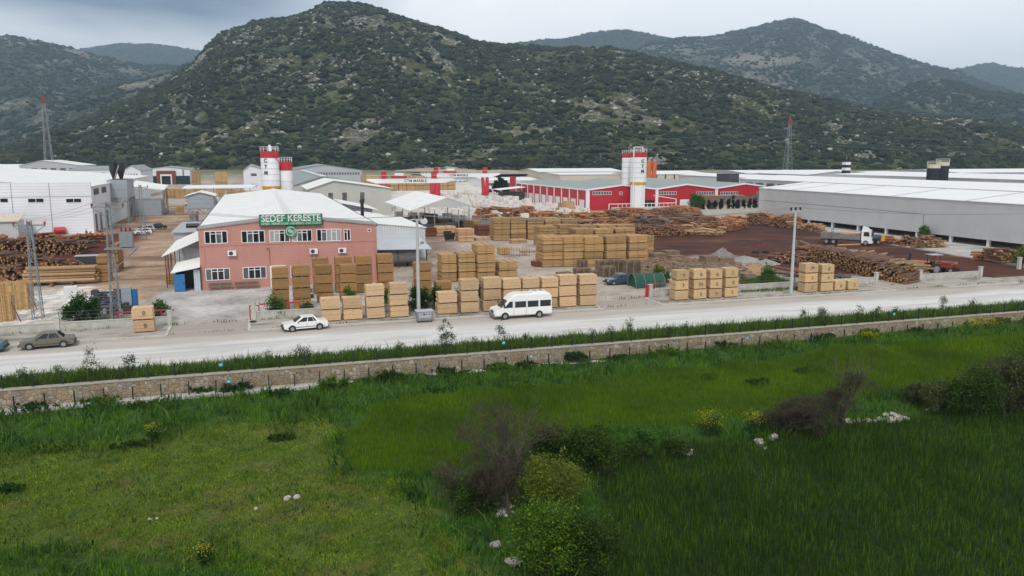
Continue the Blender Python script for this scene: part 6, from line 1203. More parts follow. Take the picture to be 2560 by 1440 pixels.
for i, (u, v, lv) in enumerate(cells):
    w_, d, h = rs.uniform(1.5, 2.2), rs.uniform(1.3, 2.2), rs.uniform(.95, 1.45)
    if i < 290:
        o = bpy.data.objects.new('marble_block', rs.choice(MBK)); COL.objects.link(o); o.location = (u, v, 1.25 * lv); o.scale = (w_, d, h); o.rotation_euler = (0, 0, rs.uniform(-.15, .15)); setp(o, 'white marble block set in rows in the stone yard' if not lv else 'white marble block stacked on another in the stone yard', 'marble block', 'marble blocks on the ground' if not lv else 'marble blocks on top')
    else: mrest.rb(u, v, 1.25 * lv, 1.25 * lv + h, w_, d, rs.uniform(-.15, .15))
if mrest.v: setp(mrest.build('marble_rows', 'white_marble'), 'farther rows of white marble blocks near the cranes', 'marble block', None, 'stuff')
t = thing('yard_fence', 'grey wall with wire posts dividing timber yard and marble yard', 'fence', (60, 190, 0)); a, b = gp(975, 580), gp(1470, 547); m = MB(); m.slab((a.x, a.y, 1.3), (b.x, b.y, 1.3), (b.x, b.y + .2, 1.3), (a.x, a.y + .2, 1.3), 1.5); m.build('wall', 'concrete_grey' if 0 else 'galvanised', t)
for i in range(22): q = Vector(a).lerp(Vector(b), i / 21); m = MB(); m.beam((q.x, q.y + .1, 1.3), (q.x, q.y + .1, 3.0), .1); m.build('post', 'galvanised', t)
a, b = gp(1470, 547), gp(1915, 533); t = thing('yard_wall', 'grey concrete wall between the log piles and the red warehouse', 'wall', ((a.x + b.x) / 2, (a.y + b.y) / 2, 0)); m = MB(); m.slab((a.x, a.y, 1.5), (b.x, b.y, 1.5), (b.x, b.y + .2, 1.5), (a.x, a.y + .2, 1.5), 1.6); m.build('panel', 'concrete', t)
m = MB(); m.slab((a.x, a.y - .05, 1.6), (b.x, b.y - .05, 1.6), (b.x, b.y + .25, 1.6), (a.x, a.y + .25, 1.6), .09); m.build('coping', 'concrete', t)
for (x, y, s) in ((1418, 538, 2.4), (1406, 536, 2.0)): 
    p = gp(x, y); m = MB(); m.rb(p.x, p.y, 0, s, s * 1.6, s * 1.2, .3); m.rb(p.x + .3, p.y, s, s * 1.7, s * 1.2, s, .1); o = m.build('stone_block', 'log_pale', None, off=(p.x, p.y, 0)); setp(o, 'big tan rock pile in front of the warehouse doors' if s > 2.2 else 'tan rock beside the big tan rock pile', 'rock', None)

# ================================================================ VEHICLES
def carpaint(name, c, rough=.28):
    m, t, b = newmat(name); n = noise(t, coords(t), 2.5, 5, .7)
    t.links.new(mixc(t, ramp(t, n, [(.5, 0), (.75, .35)]).outputs[0], c, [x * .72 + .03 for x in c[:3]]), b.inputs['Base Color'])
    b.inputs['Roughness'].default_value = rough; b.inputs['Coat Weight'].default_value = .3
carpaint('paint_white', col(236, 236, 236, .95)); carpaint('paint_bronze', col(120, 110, 98, .8), .35); carpaint('paint_teal', col(62, 100, 110, .8)); carpaint('paint_blue', col(62, 84, 108, .85)); carpaint('paint_silver', col(196, 200, 206, .85)); carpaint('paint_dark', col(36, 40, 46)); carpaint('paint_red', col(150, 34, 34, .9))
plain('lamp', col(220, 222, 224), .2); plain('tail_lamp', col(150, 40, 30), .3); plain('bumper', (.03, .03, .032, 1), .6); plain('rim', col(150, 152, 156), .4, .4)
def wheel(parent, x, y, r=.30, w_=.18, nm='wheel'):
    m = MB(); m.cyl((x, y - w_ / 2, r), (x, y + w_ / 2, r), r, n=16); o = m.build(nm, 'rubber', parent, local=True); s = 1 if y > 0 else -1
    m = MB(); m.cyl((x, y + s * (w_ / 2 - .01), r), (x, y + s * (w_ / 2 + .012), r), r * .62, n=12); m.build('rim', 'rim', o, local=True); return o
def loft_body(prof, W_, inset=.07, top=.0):
    """side profile [(x,z)] swept across the width with rolled edges"""
    m = MB(); n = len(prof); cx = sum(p[0] for p in prof) / n; cz = sum(p[1] for p in prof) / n
    def ring(y, k): return [(cx + (x - cx) * (1 - k * .02), y, cz + (z - cz) * (1 - k)) for x, z in prof]
    rings = [ring(-W_ / 2, .10), ring(-W_ / 2 + inset, 0), ring(W_ / 2 - inset, 0), ring(W_ / 2, .10)]
    for r in rings: m.v += r
    for j in range(3):
        for i in range(n): k = (i + 1) % n; m.f.append((j * n + i, j * n + k, (j + 1) * n + k, (j + 1) * n + i)); m.m.append(0)
    m.f.append(tuple(reversed(range(n)))); m.f.append(tuple(range(3 * n, 4 * n))); m.m += [0, 0]; return m
def car(lab, loc, rz, paint, L=4.2, W_=1.64, H=1.38, hatch=False, group=None, name='parked_car', trunk=True):
    t = thing(name, lab, 'car', loc, rz, group); h = L / 2
    prof = [(-h, .34), (-h + .02, .62), (-h + .10, .76), (-h + 1.05, .86), (h - 1.0, .90), (h - .08, .86), (h, .70), (h - .02, .34), (h - .3, .24), (-h + .3, .24)]
    if hatch: prof[4] = (h - .25, .92)
    loft_body(prof, W_).build('body', paint, t, local=True)
    xf, xr = -h + 1.0, (h - .75 if not hatch else h - .12); tf, tr = xf + .78, (xr - .55 if not hatch else xr - .32); zb, zt_ = .84, H; wb, wt = W_ / 2 - .04, W_ / 2 - .22
    m = MB(); m.quadbox([(xf, -wb, zb), (xr, -wb, zb), (xr, wb, zb), (xf, wb, zb), (tf, -wt, zt_), (tr, -wt, zt_), (tr, wt, zt_), (tf, wt, zt_)]); m.build('roof', paint, t, local=True)
    def L3(a, b, q): return tuple(a[i] + (b[i] - a[i]) * q for i in range(3))
    for s in (-1, 1):
        a, b, c, d = (xf, s * wb, zb), (xr, s * wb, zb), (tr, s * wt, zt_), (tf, s * wt, zt_)
        def P(u_, w_): p = L3(L3(a, b, u_), L3(d, c, u_), w_); return (p[0], p[1] + s * .012, p[2])
        for u0_, u1_ in ((.15, .46), (.50, .76), (.78, .88)):
            m = MB(); ul = u0_ - .06 if u0_ < .2 else u0_; m.face([P(ul, .14), P(u1_, .14), P(u1_, .88), P(u0_ + (.02 if u0_ < .2 else 0), .88)]); m.build('side_window', 'car_glass', t, local=True)
        m = MB(); m.b(-h + .35, h - .35, s * (W_ / 2 - .0) - .012, s * (W_ / 2) + .012, .40, .46); m.build('side_strip', 'bumper', t, local=True)
        m = MB(); m.rb(xf + .35, s * (W_ / 2 + .06), .86, .98, .08, .14); m.build('mirror', 'bumper', t, local=True)
        for x_ in (xf + 1.1, xf + 1.95): m = MB(); m.b(x_, x_ + .16, s * W_ / 2 - .01, s * W_ / 2 + .02, .68, .71); m.build('handle', 'bumper', t, local=True)
    for nm, a, b, c, d in (('windscreen', (xf, -wb, zb), (xf, wb, zb), (tf, wt, zt_), (tf, -wt, zt_)), ('rear_window', (xr, -wb, zb), (xr, wb, zb), (tr, wt, zt_), (tr, -wt, zt_))):
        s = -1 if nm[0] == 'w' else 1
        def P(u_, w_): p = L3(L3(a, b, u_), L3(d, c, u_), w_); return (p[0] + s * .012, p[1], p[2] + .012)
        m = MB(); m.face([P(.07, .10), P(.93, .10), P(.93, .9), P(.07, .9)]); m.build(nm, 'car_glass', t, local=True)
    m = MB(); m.b(-h - .09, -h + .12, -W_ / 2 + .02, W_ / 2 - .02, .32, .48); m.build('front_bumper', 'bumper', t, local=True); m = MB(); m.b(h - .12, h + .09, -W_ / 2 + .02, W_ / 2 - .02, .32, .48); m.build('rear_bumper', 'bumper', t, local=True)
    m = MB(); m.b(-h - .012, -h + .03, -.42, .42, .54, .68); m.build('grille', 'bumper', t, local=True)
    for s in (-1, 1):
        m = MB(); m.b(-h - .02, -h + .06, s * .62 - .15, s * .62 + .15, .54, .70); m.build('headlight', 'lamp', t, local=True); m = MB(); m.b(h - .06, h + .015, s * .58 - .18, s * .58 + .18, .56, .72); m.build('tail_light', 'tail_lamp', t, local=True)
        for x_ in (-h + .78, h - .86):
            m = MB(); m.cyl((x_, s * (W_ / 2 - .03), .32), (x_, s * (W_ / 2 + .004), .32), .36, n=16); m.build('wheel_arch', 'bumper', t, local=True); wheel(t, x_, s * (W_ / 2 - .07), .30, .19)
    return t
KR = 0.0
def on_road(xa, xb, yb): a, b = gp(xa, yb), gp(xb, yb); return a, b
def car_at(lab, xf_, yf, xr_, yr, paint, **k):
    a, b = gp(xf_, yf), gp(xr_, yr); c = (a + b) / 2; d = b - a; rz = math.atan2(d.y, d.x); off = .8; c = c + Vector((-math.sin(rz), math.cos(rz), 0)) * off; return car(lab, (c.x, c.y, k.pop('z', .012)), rz, paint, **k)
car_at('white saloon parked at the kerb in front of the first board stacks', 728, 831, 805, 824, 'paint_white', L=4.25)
car_at('dusty bronze brown saloon parked at the kerb on the left', 66, 877, 170, 868, 'paint_bronze', L=4.25)
p = gp(-45, 885); car('teal car cut off by the left edge of the road', (cu(14, 77.6) - 2.1, 77.9, .012), 0, 'paint_teal')
car_at('blue saloon parked in front of the pallets beside the net tunnel', 1528, 714, 1585, 711, 'paint_blue', L=4.1, z=0)
car_at('silver estate car by the far lattice pole in the left yard', 342, 582, 387, 579, 'paint_silver', L=4.3, H=1.5, hatch=True, z=0); car_at('white hatchback parked in front of the silver estate', 338, 588, 379, 586, 'paint_white', L=3.6, hatch=True, z=0); car_at('dark car parked behind the silver estate', 374, 574, 411, 573, 'paint_dark', L=4.2, z=0)
p = gp(735, 712); car('navy car nearly hidden between the brown board stacks', (cu(786, 98) - 1.2, 98.6, 0), R(95), 'paint_dark', H=1.5, hatch=True)
for i, x in enumerate((353, 383, 540, 556, 700)):
    v = 305 if i > 1 else 300; car(('white car under the left end of the carport', 'pale car at the left post of the carport', 'dark car under the middle of the carport', 'second dark car under the carport', 'white car by the left silo')[i], (cu(x + 120 if i < 2 else x + (0 if i < 4 else 10), v), v, 0), R(80), ('paint_white', 'paint_silver', 'paint_dark', 'paint_dark', 'paint_white')[i], hatch=True)

def minibus(lab, loc, rz, L=6.6, W_=1.95, H=2.62, name='minibus', cat='minibus', windows=3):
    t = thing(name, lab, cat, loc, rz); h = L / 2
    prof = [(-h, .34), (-h - .02, .70), (-h + .10, .98), (-h + .75, 1.18), (-h + 1.45, 1.98), (-h + 2.0, H - .18), (-h + 2.6, H), (h - .25, H - .04), (h - .06, H - .3), (h, .9), (h, .34)]
    loft_body(prof, W_, .10).build('body', 'paint_white', t, local=True)
    for s in (-1, 1):
        y = s * (W_ / 2 + .006)
        def pane(a, nm='side_window'): m = MB(); m.face([(x, y, z) for x, z in a]); m.build(nm, 'car_glass', t, local=True)
        pane([(-h + 1.02, 1.22), (-h + 1.95, 1.22), (-h + 1.95, 1.88), (-h + 1.62, 1.88)])
        for k in range(windows):
            x0_ = -h + 2.2 + k * 1.38; pane([(x0_, 1.2), (x0_ + 1.2, 1.2), (x0_ + 1.2, 1.86), (x0_, 1.86)])
        for x_ in (-h + 2.06, -h + 3.44): m = MB(); m.b(x_, x_ + .02, y - .004, y + .004, .45, 2.0); m.build('door_seam', 'bumper', t, local=True)
        m = MB(); m.rb(-h + 1.0, s * (W_ / 2 + .14), 1.3, 1.65, .12, .2); m.build('mirror', 'bumper', t, local=True)
        m = MB(); m.b(-h - .03, -h + .14, s * .72 - .17, s * .72 + .17, .72, .95); m.build('headlight', 'lamp', t, local=True); m = MB(); m.b(h - .05, h + .015, s * .86 - .07, s * .86 + .07, .9, 1.5); m.build('tail_light', 'tail_lamp', t, local=True)
        for x_ in (-h + 1.12, h - 1.42):
            m = MB(); m.cyl((x_, s * (W_ / 2 - .03), .36), (x_, s * (W_ / 2 + .004), .36), .42, n=18); m.build('wheel_arch', 'bumper', t, local=True); wheel(t, x_, s * (W_ / 2 - .08), .35, .22)
    m = MB(); m.face([(-h + .80, -.82, 1.24), (-h + .80, .82, 1.24), (-h + 1.42, .76, 1.955), (-h + 1.42, -.76, 1.955)]); m.v = [(x - .03, y, z + .02) for x, y, z in m.v]; m.build('windscreen', 'car_glass', t, local=True)
    m = MB(); m.b(-h - .06, -h + .4, -W_ / 2 + .03, W_ / 2 - .03, .32, .62); m.build('front_bumper', 'galvanised', t, local=True); m = MB(); m.b(-h - .05, -h + .05, -.45, .45, .70, .90); m.build('grille', 'bumper', t, local=True)
    if windows > 2: m = MB(); m.rb(h - 1.3, 0, H - .04, H + .14, 1.5, 1.1); m.build('roof_unit', 'paint_white', t, local=True); m = MB(); [m.cyl((h - 1.3 + dx, 0, H + .14), (h - 1.3 + dx, 0, H + .17), .28, n=14) for dx in (-.35, .35)]; m.build('roof_fan', 'galvanised', t, local=True)
    return t
a, b = gp(1258, 799), gp(1347, 793); minibus('white minibus with dark windows parked in front of the kerb stacks', ((a.x + b.x) / 2 + .2, 78.35, .012), 0, L=6.3)
p = gp(408, 524); minibus('white van seen from the rear beside the grey tarpaulin trailer', (p.x - 1.5, p.y + 2, 0), R(205), L=4.8, name='van', cat='van', windows=2)
t = thing('covered_trailer', 'grey covered trailer box beside the white van', 'trailer', (cu(385, 276), 276, 0)); u = cu(385, 276); m = MB(); m.b(u - 2.6, u + 2.2, 276, 278.5, .6, 2.6); m.build('cover', 'blue_grey_panel', t); m = MB(); m.cyl((u, 276, .4), (u, 276.3, .4), .4, n=12); m.build('wheel', 'rubber', t)
# log lorry
a, b = gp(2108, 607), gp(2160, 618)
t = thing('log_truck', 'white cabbed lorry with a long grey flatbed body in the dark log yard', 'truck', (gp(2130, 612).x, gp(2130, 612).y + 1, 0), R(-46)); t_ang = 0
m = MB(); m.quadbox([(2.3, -1.2, .9), (4.2, -1.2, .9), (4.2, 1.2, .9), (2.3, 1.2, .9), (2.3, -1.15, 2.9), (3.95, -1.1, 2.9), (3.95, 1.1, 2.9), (2.3, 1.15, 2.9)]); m.b(2.4, 4.3, -1.2, 1.2, .45, .9); m.build('cab', 'paint_white', t, local=True)
m = MB(); m.extr([(2.35, 2.9), (3.7, 2.9), (3.3, 3.35), (2.4, 3.55)], -1.0, 1.0); m.build('roof_deflector', 'paint_white', t, local=True)
m = MB(); m.face([(4.20, -1.02, 1.85), (4.20, 1.02, 1.85), (4.0, .98, 2.72), (4.0, -.98, 2.72)]); m.v = [(x + .03, y, z) for x, y, z in m.v]; m.build('windscreen', 'car_glass', t, local=True)
for s in (-1, 1):
    m = MB(); m.face([(2.7, s * 1.215, 1.8), (3.75, s * 1.215, 1.8), (3.6, s * 1.18, 2.6), (2.7, s * 1.18, 2.6)]); m.build('side_window', 'car_glass', t, local=True)
    m = MB(); m.b(4.29, 4.33, s * .85 - .16, s * .85 + .16, .62, .82); m.build('headlight', 'lamp', t, local=True); m = MB(); m.rb(4.2, s * 1.38, 1.9, 2.5, .12, .22); m.build('mirror', 'bumper', t, local=True)
    for x_ in (3.1, -2.6, -3.9): wheel(t, x_, s * 1.05, .5, .3)
m = MB(); m.b(4.305, 4.34, -.7, .7, .95, 1.55); m.build('grille', 'bumper', t, local=True)
m = MB(); m.b(-5.0, 2.2, -.5, .5, .75, 1.0); m.build('chassis', 'dark_metal', t, local=True)
m = MB(); m.b(-5.0, 2.15, -1.22, 1.22, 1.02, 1.15); m.b(-5.0, 2.15, -1.24, -1.16, 1.16, 2.05); m.b(-5.0, 2.15, 1.16, 1.24, 1.16, 2.05); m.b(-5.02, -4.94, -1.15, 1.15, 1.16, 2.05); m.b(2.08, 2.16, -1.15, 1.15, 1.16, 2.5); m.build('flatbed', 'ash', t, local=True)
for s in (-1, 1): m = MB(); m.beam((-3, s * 1.2, 1.1), (-3, s * 1.2, 3.1), .08); m.build('stake', 'rusty', t, local=True)
for k in range(9):
    q = Matrix.Rotation(R(-46), 4, 'Z') @ Vector((.4 + (k % 3) * .3, -.6 + (k % 3) * .55, 1.4 + (k // 3) * .32)); p_ = Vector(t.location) + q; put_log('orange', p_, R(-46 + random.uniform(-6, 6)), random.uniform(-.05, .1), 'orange barked log lying on the lorry bed', 'logs on the lorry')
plain('teal_dull', col(58, 84, 92), .7)
# loader cart next to the truck and the red tractor
p = gp(2196, 612); t = thing('farm_trailer', 'small yellow and blue tanker cart beside the lorry cab', 'trailer', (p.x, p.y + 1, 0)); m = MB(); m.cyl((-1.2, 0, 1.3), (1.0, 0, 1.3), .6, n=12); m.build('tank', 'teal_dull', t, local=True); m = MB(); m.rb(1.4, 0, .6, 1.8, .9, 1.2); m.build('engine_cover', 'yellow_paint', t, local=True); wheel(t, 0, -.8, .5, .25); wheel(t, 0, .8, .5, .25)
p = gp(2352, 686); t = thing('tractor', 'red tractor with a roof canopy and front loader behind the boundary wall', 'tractor', (p.x, p.y + .8, 0), R(-8))
m = MB(); m.b(.1, 2.0, -.38, .38, .9, 1.5); m.build('bonnet', 'paint_red', t, local=True); m = MB(); m.b(-1.3, .1, -.6, .6, .8, 1.25); m.build('chassis', 'dark_red', t, local=True); m = MB(); m.rb(-.75, 0, 1.26, 1.85, .5, .5); m.build('seat', 'black', t, local=True)
for s in (-1, 1):
    wheel(t, -.8, s * .8, .78, .42); wheel(t, 1.55, s * .7, .45, .28); m = MB(); m.beam((-1.2, s * .55, 1.2), (-1.2, s * .55, 2.75), .08); m.beam((.0, s * .55, 1.2), (.0, s * .55, 2.75), .08); m.build('post', 'dark_red', t, local=True)
    m = MB(); m.beam((.3, s * .5, 1.6), (2.2, s * .5, 1.5), .14); m.beam((2.2, s * .5, 1.5), (3.0, s * .5, .5), .14); m.build('loader_arm', 'paint_red', t, local=True)
m = MB(); m.b(-1.5, .3, -.75, .75, 2.76, 2.84); m.build('canopy', 'grey_panel', t, local=True); m = MB(); m.extr([(2.9, .1), (3.6, .1), (3.4, .3), (3.0, .8)], -.9, .9); m.build('bucket', 'dark_metal', t, local=True)
m = MB(); m.beam((-1.3, .0, .9), (-2.1, 0, .8), .12); m.rb(-2.2, 0, .4, 1.2, .5, 1.6); m.build('rear_hitch', 'black', t, local=True)
# steel dumpster with printed panel
p = gp(1062, 806); u, v = p.x, 78.95; t = thing('dumpster', 'galvanised wheeled dumpster with blue printed symbols below the pole', 'dumpster', (u, v, 0))
m = MB(); m.quadbox([(u - .78, v - .42, .22), (u + .78, v - .42, .22), (u + .78, v + .42, .22), (u - .78, v + .42, .22), (u - .86, v - .5, 1.15), (u + .86, v - .5, 1.15), (u + .86, v + .5, 1.15), (u - .86, v + .5, 1.15)]); m.build('body', 'galvanised', t)
m = MB(); m.b(u - .9, u + .9, v - .54, v + .54, 1.151, 1.24); m.build('lid', 'grey_panel', t)
for dx in (-.7, .7): m = MB(); m.cyl((u + dx - .03, v - .3, .11), (u + dx + .03, v - .3, .11), .11, n=10); m.build('castor', 'rubber', t)
plain('bin_blue', col(50, 74, 110), .5); m = MB(); m.face([(u - .6, v - .475, .5), (u + .6, v - .475, .5), (u + .66, v - .525, 1.06), (u - .66, v - .525, 1.06)]); m.build('printed_panel', 'bin_panel' if 0 else 'grey_panel', t)
m = MB()
for dx, s in ((-.42, .07), (-.1, .10), (.18, .07), (.44, .07)):
    n = 8 if s > .08 else 4; m.face([(u + dx + s * 1.2 * math.cos(2 * math.pi * k / n + .78), v - .535, .88 + s * 1.2 * math.sin(2 * math.pi * k / n + .78)) for k in range(n)])
m.build('symbol', 'bin_blue', t)
for px_, py, lab, r in ((757, 807 * 0 + 800, '', 0),): pass
p = gp(633, 808); t = thing('tyre', 'old black car tyre lying by the red entrance frame', 'tyre', (p.x, p.y, .02)); m = MB()
for k in range(16):
    a0, a1 = 2 * math.pi * k / 16, 2 * math.pi * (k + 1) / 16
    for (r0, z0_), (r1, z1_) in (((.18, .02), (.36, .02)), ((.36, .02), (.36, .2)), ((.36, .2), (.18, .2)), ((.18, .2), (.18, .02))): m.face([(r0 * math.cos(a0), r0 * math.sin(a0), z0_), (r0 * math.cos(a1), r0 * math.sin(a1), z0_), (r1 * math.cos(a1), r1 * math.sin(a1), z1_), (r1 * math.cos(a0), r1 * math.sin(a0), z1_)])
m.build('carcass', 'rubber', t, local=True)
p = gp(1125, 603); t = thing('skip', 'small black metal skip in the bare yard', 'skip', (p.x, p.y + .6, 0)); m = MB(); m.quadbox([(-.8, -.6, .3), (.8, -.6, .3), (.8, .6, .3), (-.8, .6, .3), (-1.1, -.8, 1.6), (1.1, -.8, 1.6), (1.1, .8, 1.6), (-1.1, .8, 1.6)]); m.b(-1.0, .6, .5, .8, 1.6, 1.95); m.build('tub', 'black', t, local=True); m = MB(); m.b(-.7, -.6, -.5, .5, 0, .3); m.build('skid', 'dark_metal', t, local=True)
p = gp(218, 665); t = thing('steel_box', 'dark steel box with a pale lid and pipes in the left yard', 'container', (p.x, p.y, 0)); m = MB(); m.b(-1.6, 1.6, 0, 1.6, 0, 1.5); m.build('shell', 'dark_metal', t, local=True); m = MB(); m.b(-1.7, 1.7, -.1, 1.7, 1.5, 1.6); m.build('lid', 'grey_panel', t, local=True); m = MB(); [m.cyl((-1.0 + k * .1, -1.2 - k * .3, .18), (2.0, -1.0 - k * .3, .18), .16, n=8) for k in range(3)]; m.build('pipe', 'dark_metal', t, local=True)
p = gp(150, 586); t = thing('red_tank', 'red dented tank lying before the white panel hall', 'tank', (p.x, p.y, 0)); m = MB(); m.cyl((-1.1, 0, .8), (1.1, .3, .8), .8, n=12); m.build('shell', 'red_paint', t, local=True); m = MB(); m.b(-.8, .8, -.5, .6, 0, .2); m.build('base', 'rusty', t, local=True)
p = gp(178, 742); t = thing('white_box', 'tilted white fridge box behind the green garden shrub', 'box', (p.x, p.y, 0), R(20)); m = MB(); m.b(-.7, .7, -.4, .4, .0, 1.3); m.build('cabinet', 'white_paint', t, local=True); m = MB(); m.b(-.66, .66, -.44, -.4, .05, 1.25); m.build('door', 'white_wall', t, local=True)
p = gp(300, 785); t = thing('cabinet', 'pale blue cabinet standing against the transformer pole', 'cabinet', (p.x + .5, p.y + 2, 0)); m = MB(); m.b(-.5, .5, -.3, .3, 0, 2.6); m.build('body', 'blue_grey_panel', t, local=True); m = MB(); m.cyl((.75, .2, .1), (.75, .2, 2.3), .35, n=10); m.build('drum', 'blue_paint', t, local=True)
litter('scrap_metal', 'dark scrap heap around the transformer pole', [(215, 770), (240, 740), (300, 735), (345, 770), (330, 785), (240, 790)], 160, .3, 1.6, 'dark_metal', .25, 31, .8); litter('rubbish', 'white rubbish among the scrap by the transformer pole', [(215, 775), (240, 740), (340, 745), (345, 785), (240, 795)], 60, .2, .9, 'grey_panel', .2, 32, .6)
p = gp(235, 800); t = thing('old_gate_frame', 'grey pipe frame leaning behind the low wall', 'frame', (p.x, p.y + 1, 0)); m = MB(); [m.beam((-1.4, 0, z), (1.4, 0, z), .07) for z in (.3, .75, 1.2)]; [m.beam((x, 0, 0), (x, 0, 1.4), .07) for x in (-1.4, 0, 1.4)]; m.build('pipes', 'galvanised', t, local=True)
p = gp(1345, 640); t = thing('rebar_cage', 'rusty rebar frame standing in the bare yard', 'rebar', (cu(1290, p.y), p.y, 0)); m = MB(); [m.beam((x, y, 0), (x, y, 1.5), .05) for x in (-2, -1.2, -.4, .6, 1.6, 2.4) for y in (0, 1.4)]; m.beam((-2, 0, .2), (2.4, 0, .2), .06); m.beam((-2, 1.4, .2), (2.4, 1.4, .2), .06); m.build('bars', 'rusty', t, local=True)
p = gp(1335, 632); t = thing('long_beam', 'single long sawn beam lying in the bare yard', 'beam', (p.x, p.y, 0)); m = MB(); m.b(-2.6, 2.6, -.12, .12, .1, .4); m.build('beam', 'log_pale', t, local=True); m = MB(); [m.b(x, x + .12, -.3, .3, 0, .1) for x in (-2, 2)]; m.build('bearer', 'bearer', t, local=True)
p = gp(1072, 606); t = thing('satellite_dish', 'pale satellite dish on the edge of the metal shed roof', 'satellite dish', (26.4, 131.5, 5.0)); m = MB(); m.cyl((0, -.2, 1.0), (0, -.45, 1.15), .15, .62, n=14); m.build('dish', 'grey_panel', t, local=True); m = MB(); m.beam((0, 0, 0), (0, -.2, 1), .07); m.build('mast', 'galvanised', t, local=True)

# ================================================================ PEOPLE (tiny in the picture)
def person(lab, x, y, rz=0, top='navy_cloth', lean=0.0):
    p = gp(x, y); me = bpy.data.meshes.new('person'); j = {'pel': (0, 0, .95), 'ch': (0, lean, 1.35), 'nk': (0, lean * 1.2, 1.5), 'hd': (0, lean * 1.4, 1.66), 'hl': (.1, 0, .9), 'kl': (.12, -.06, .5), 'fl': (.12, 0, .08), 'tl': (.12, -.16, .04), 'hr': (-.1, 0, .9), 'kr': (-.13, .05, .5), 'fr': (-.14, .08, .08), 'tr': (-.14, -.08, .04), 'sl': (.2, lean, 1.42), 'el': (.27, lean - .04, 1.15), 'wl': (.24, lean - .2, .95), 'sr': (-.2, lean, 1.42), 'er': (-.28, lean, 1.15), 'wr': (-.26, lean - .12, .92)}
    ks = list(j); E_ = [('pel', 'ch'), ('ch', 'nk'), ('nk', 'hd'), ('pel', 'hl'), ('hl', 'kl'), ('kl', 'fl'), ('fl', 'tl'), ('pel', 'hr'), ('hr', 'kr'), ('kr', 'fr'), ('fr', 'tr'), ('ch', 'sl'), ('sl', 'el'), ('el', 'wl'), ('ch', 'sr'), ('sr', 'er'), ('er', 'wr')]
    me.from_pydata([j[k] for k in ks], [(ks.index(a), ks.index(b)) for a, b in E_], []); o = bpy.data.objects.new('person', me); COL.objects.link(o); o.location = (p.x, p.y, 0); o.rotation_euler = (0, 0, rz); o.modifiers.new('skin', 'SKIN'); o.modifiers.new('sub', 'SUBSURF').levels = 1
    rad = {'pel': .15, 'ch': .17, 'nk': .06, 'hd': .11, 'hl': .1, 'kl': .07, 'fl': .05, 'tl': .04, 'hr': .1, 'kr': .07, 'fr': .05, 'tr': .04, 'sl': .07, 'el': .055, 'wl': .04, 'sr': .07, 'er': .055, 'wr': .04}
    for i, k in enumerate(ks): me.skin_vertices[0].data[i].radius = (rad[k], rad[k])
    me.skin_vertices[0].data[0].use_root = True; me.materials.append(MATS[top]); setp(o, lab, 'person')
    m = MB(); m.ball((0, lean * 1.4 - .005, 1.72), .112, 1.15, 10, 6); h = m.build('head', 'skin', o, local=True); m = MB(); m.ball((0, lean * 1.4 + .02, 1.77), .115, .8, 10, 5); m.build('hair', 'black', o, local=True); return o
person('person in dark blue work clothes standing by orange logs in the red yard', 2273, 655, .4, lean=-.05)
person('person in dark clothes standing at the edge of the left log heap', 253, 597, 1.0); person('person bending beside the left log heap', 219, 595, -.6, 'rusty', -.15)
person('worker in dark red clothes on the log heap by the lorry', 2115, 632, .5, 'dark_red') if 0 else None

# ================================================================ VEGETATION
foliage('leaf_dark', col(34, 62, 26, .95), col(48, 84, 32, .95), col(70, 104, 44, .95)); foliage('leaf_mid', col(52, 88, 30, .95), col(74, 116, 38, .95), col(104, 140, 54, .95)); foliage('leaf_yellow', col(78, 98, 30, 1), col(106, 122, 40, 1), col(140, 150, 62, 1))
foliage('leaf_fresh', col(48, 78, 18, .9), col(84, 120, 26, 1), col(118, 150, 44, 1)); foliage('leaf_bush', col(38, 60, 16, 1), col(58, 84, 24, 1), col(84, 112, 36, 1)); foliage('twig_grey', col(52, 44, 34, .85), col(72, 64, 52, .85), col(118, 108, 96, .9)); foliage('leaf_dull', col(60, 76, 36, .95), col(80, 94, 50, .95), col(108, 116, 74, .95)); foliage('cypress', col(22, 36, 26, .9), col(32, 50, 34, .9), col(44, 60, 38, .9))
plain('trunk', col(84, 70, 58, .8), .9, var=.3, sc=6); plain('dead_wood', col(84, 76, 66, .8), .9, var=.25, sc=6); foliage('flower_yellow', col(200, 190, 30), col(220, 206, 40), col(180, 176, 30)); 
foliage('grass_meadow', col(74, 114, 16, .95), col(124, 146, 38, .95), col(146, 160, 62, 0.9), patch=.5); foliage('grass_tall', col(62, 102, 18, 0.92), col(84, 128, 28, 0.92), col(122, 156, 50, 0.92), patch=.3); foliage('grass_weed', col(40, 80, 30, 0.82), col(62, 108, 42, 0.82), col(104, 138, 66, 0.82), patch=.3)
foliage('grass_crop', col(80, 112, 2, .82), col(96, 130, 3, .82), col(118, 146, 10, .82), patch=.18); foliage('grass_wheat', col(42, 74, 8, .84), col(58, 92, 12, .84), col(100, 134, 44, .84), patch=.22); foliage('grass_verge', col(58, 92, 26, 0.85), col(80, 114, 34, 0.85), col(116, 134, 56, 0.85), patch=.4)
def quads(C, size, rs, up=.3):
    n = len(C); d1 = rs.normal(0, 1, (n, 3)); d1 /= np.linalg.norm(d1, axis=1)[:, None]; d2 = rs.normal(0, 1, (n, 3)); d2 -= (d2 * d1).sum(1)[:, None] * d1; d2 /= np.linalg.norm(d2, axis=1)[:, None]
    s = (size * rs.uniform(.6, 1.4, n))[:, None]; V = np.stack([C - d1 * s, C - d2 * s * .55, C + d1 * s, C + d2 * s * .55], 1).reshape(-1, 3); return V, np.arange(4 * n).reshape(n, 4)
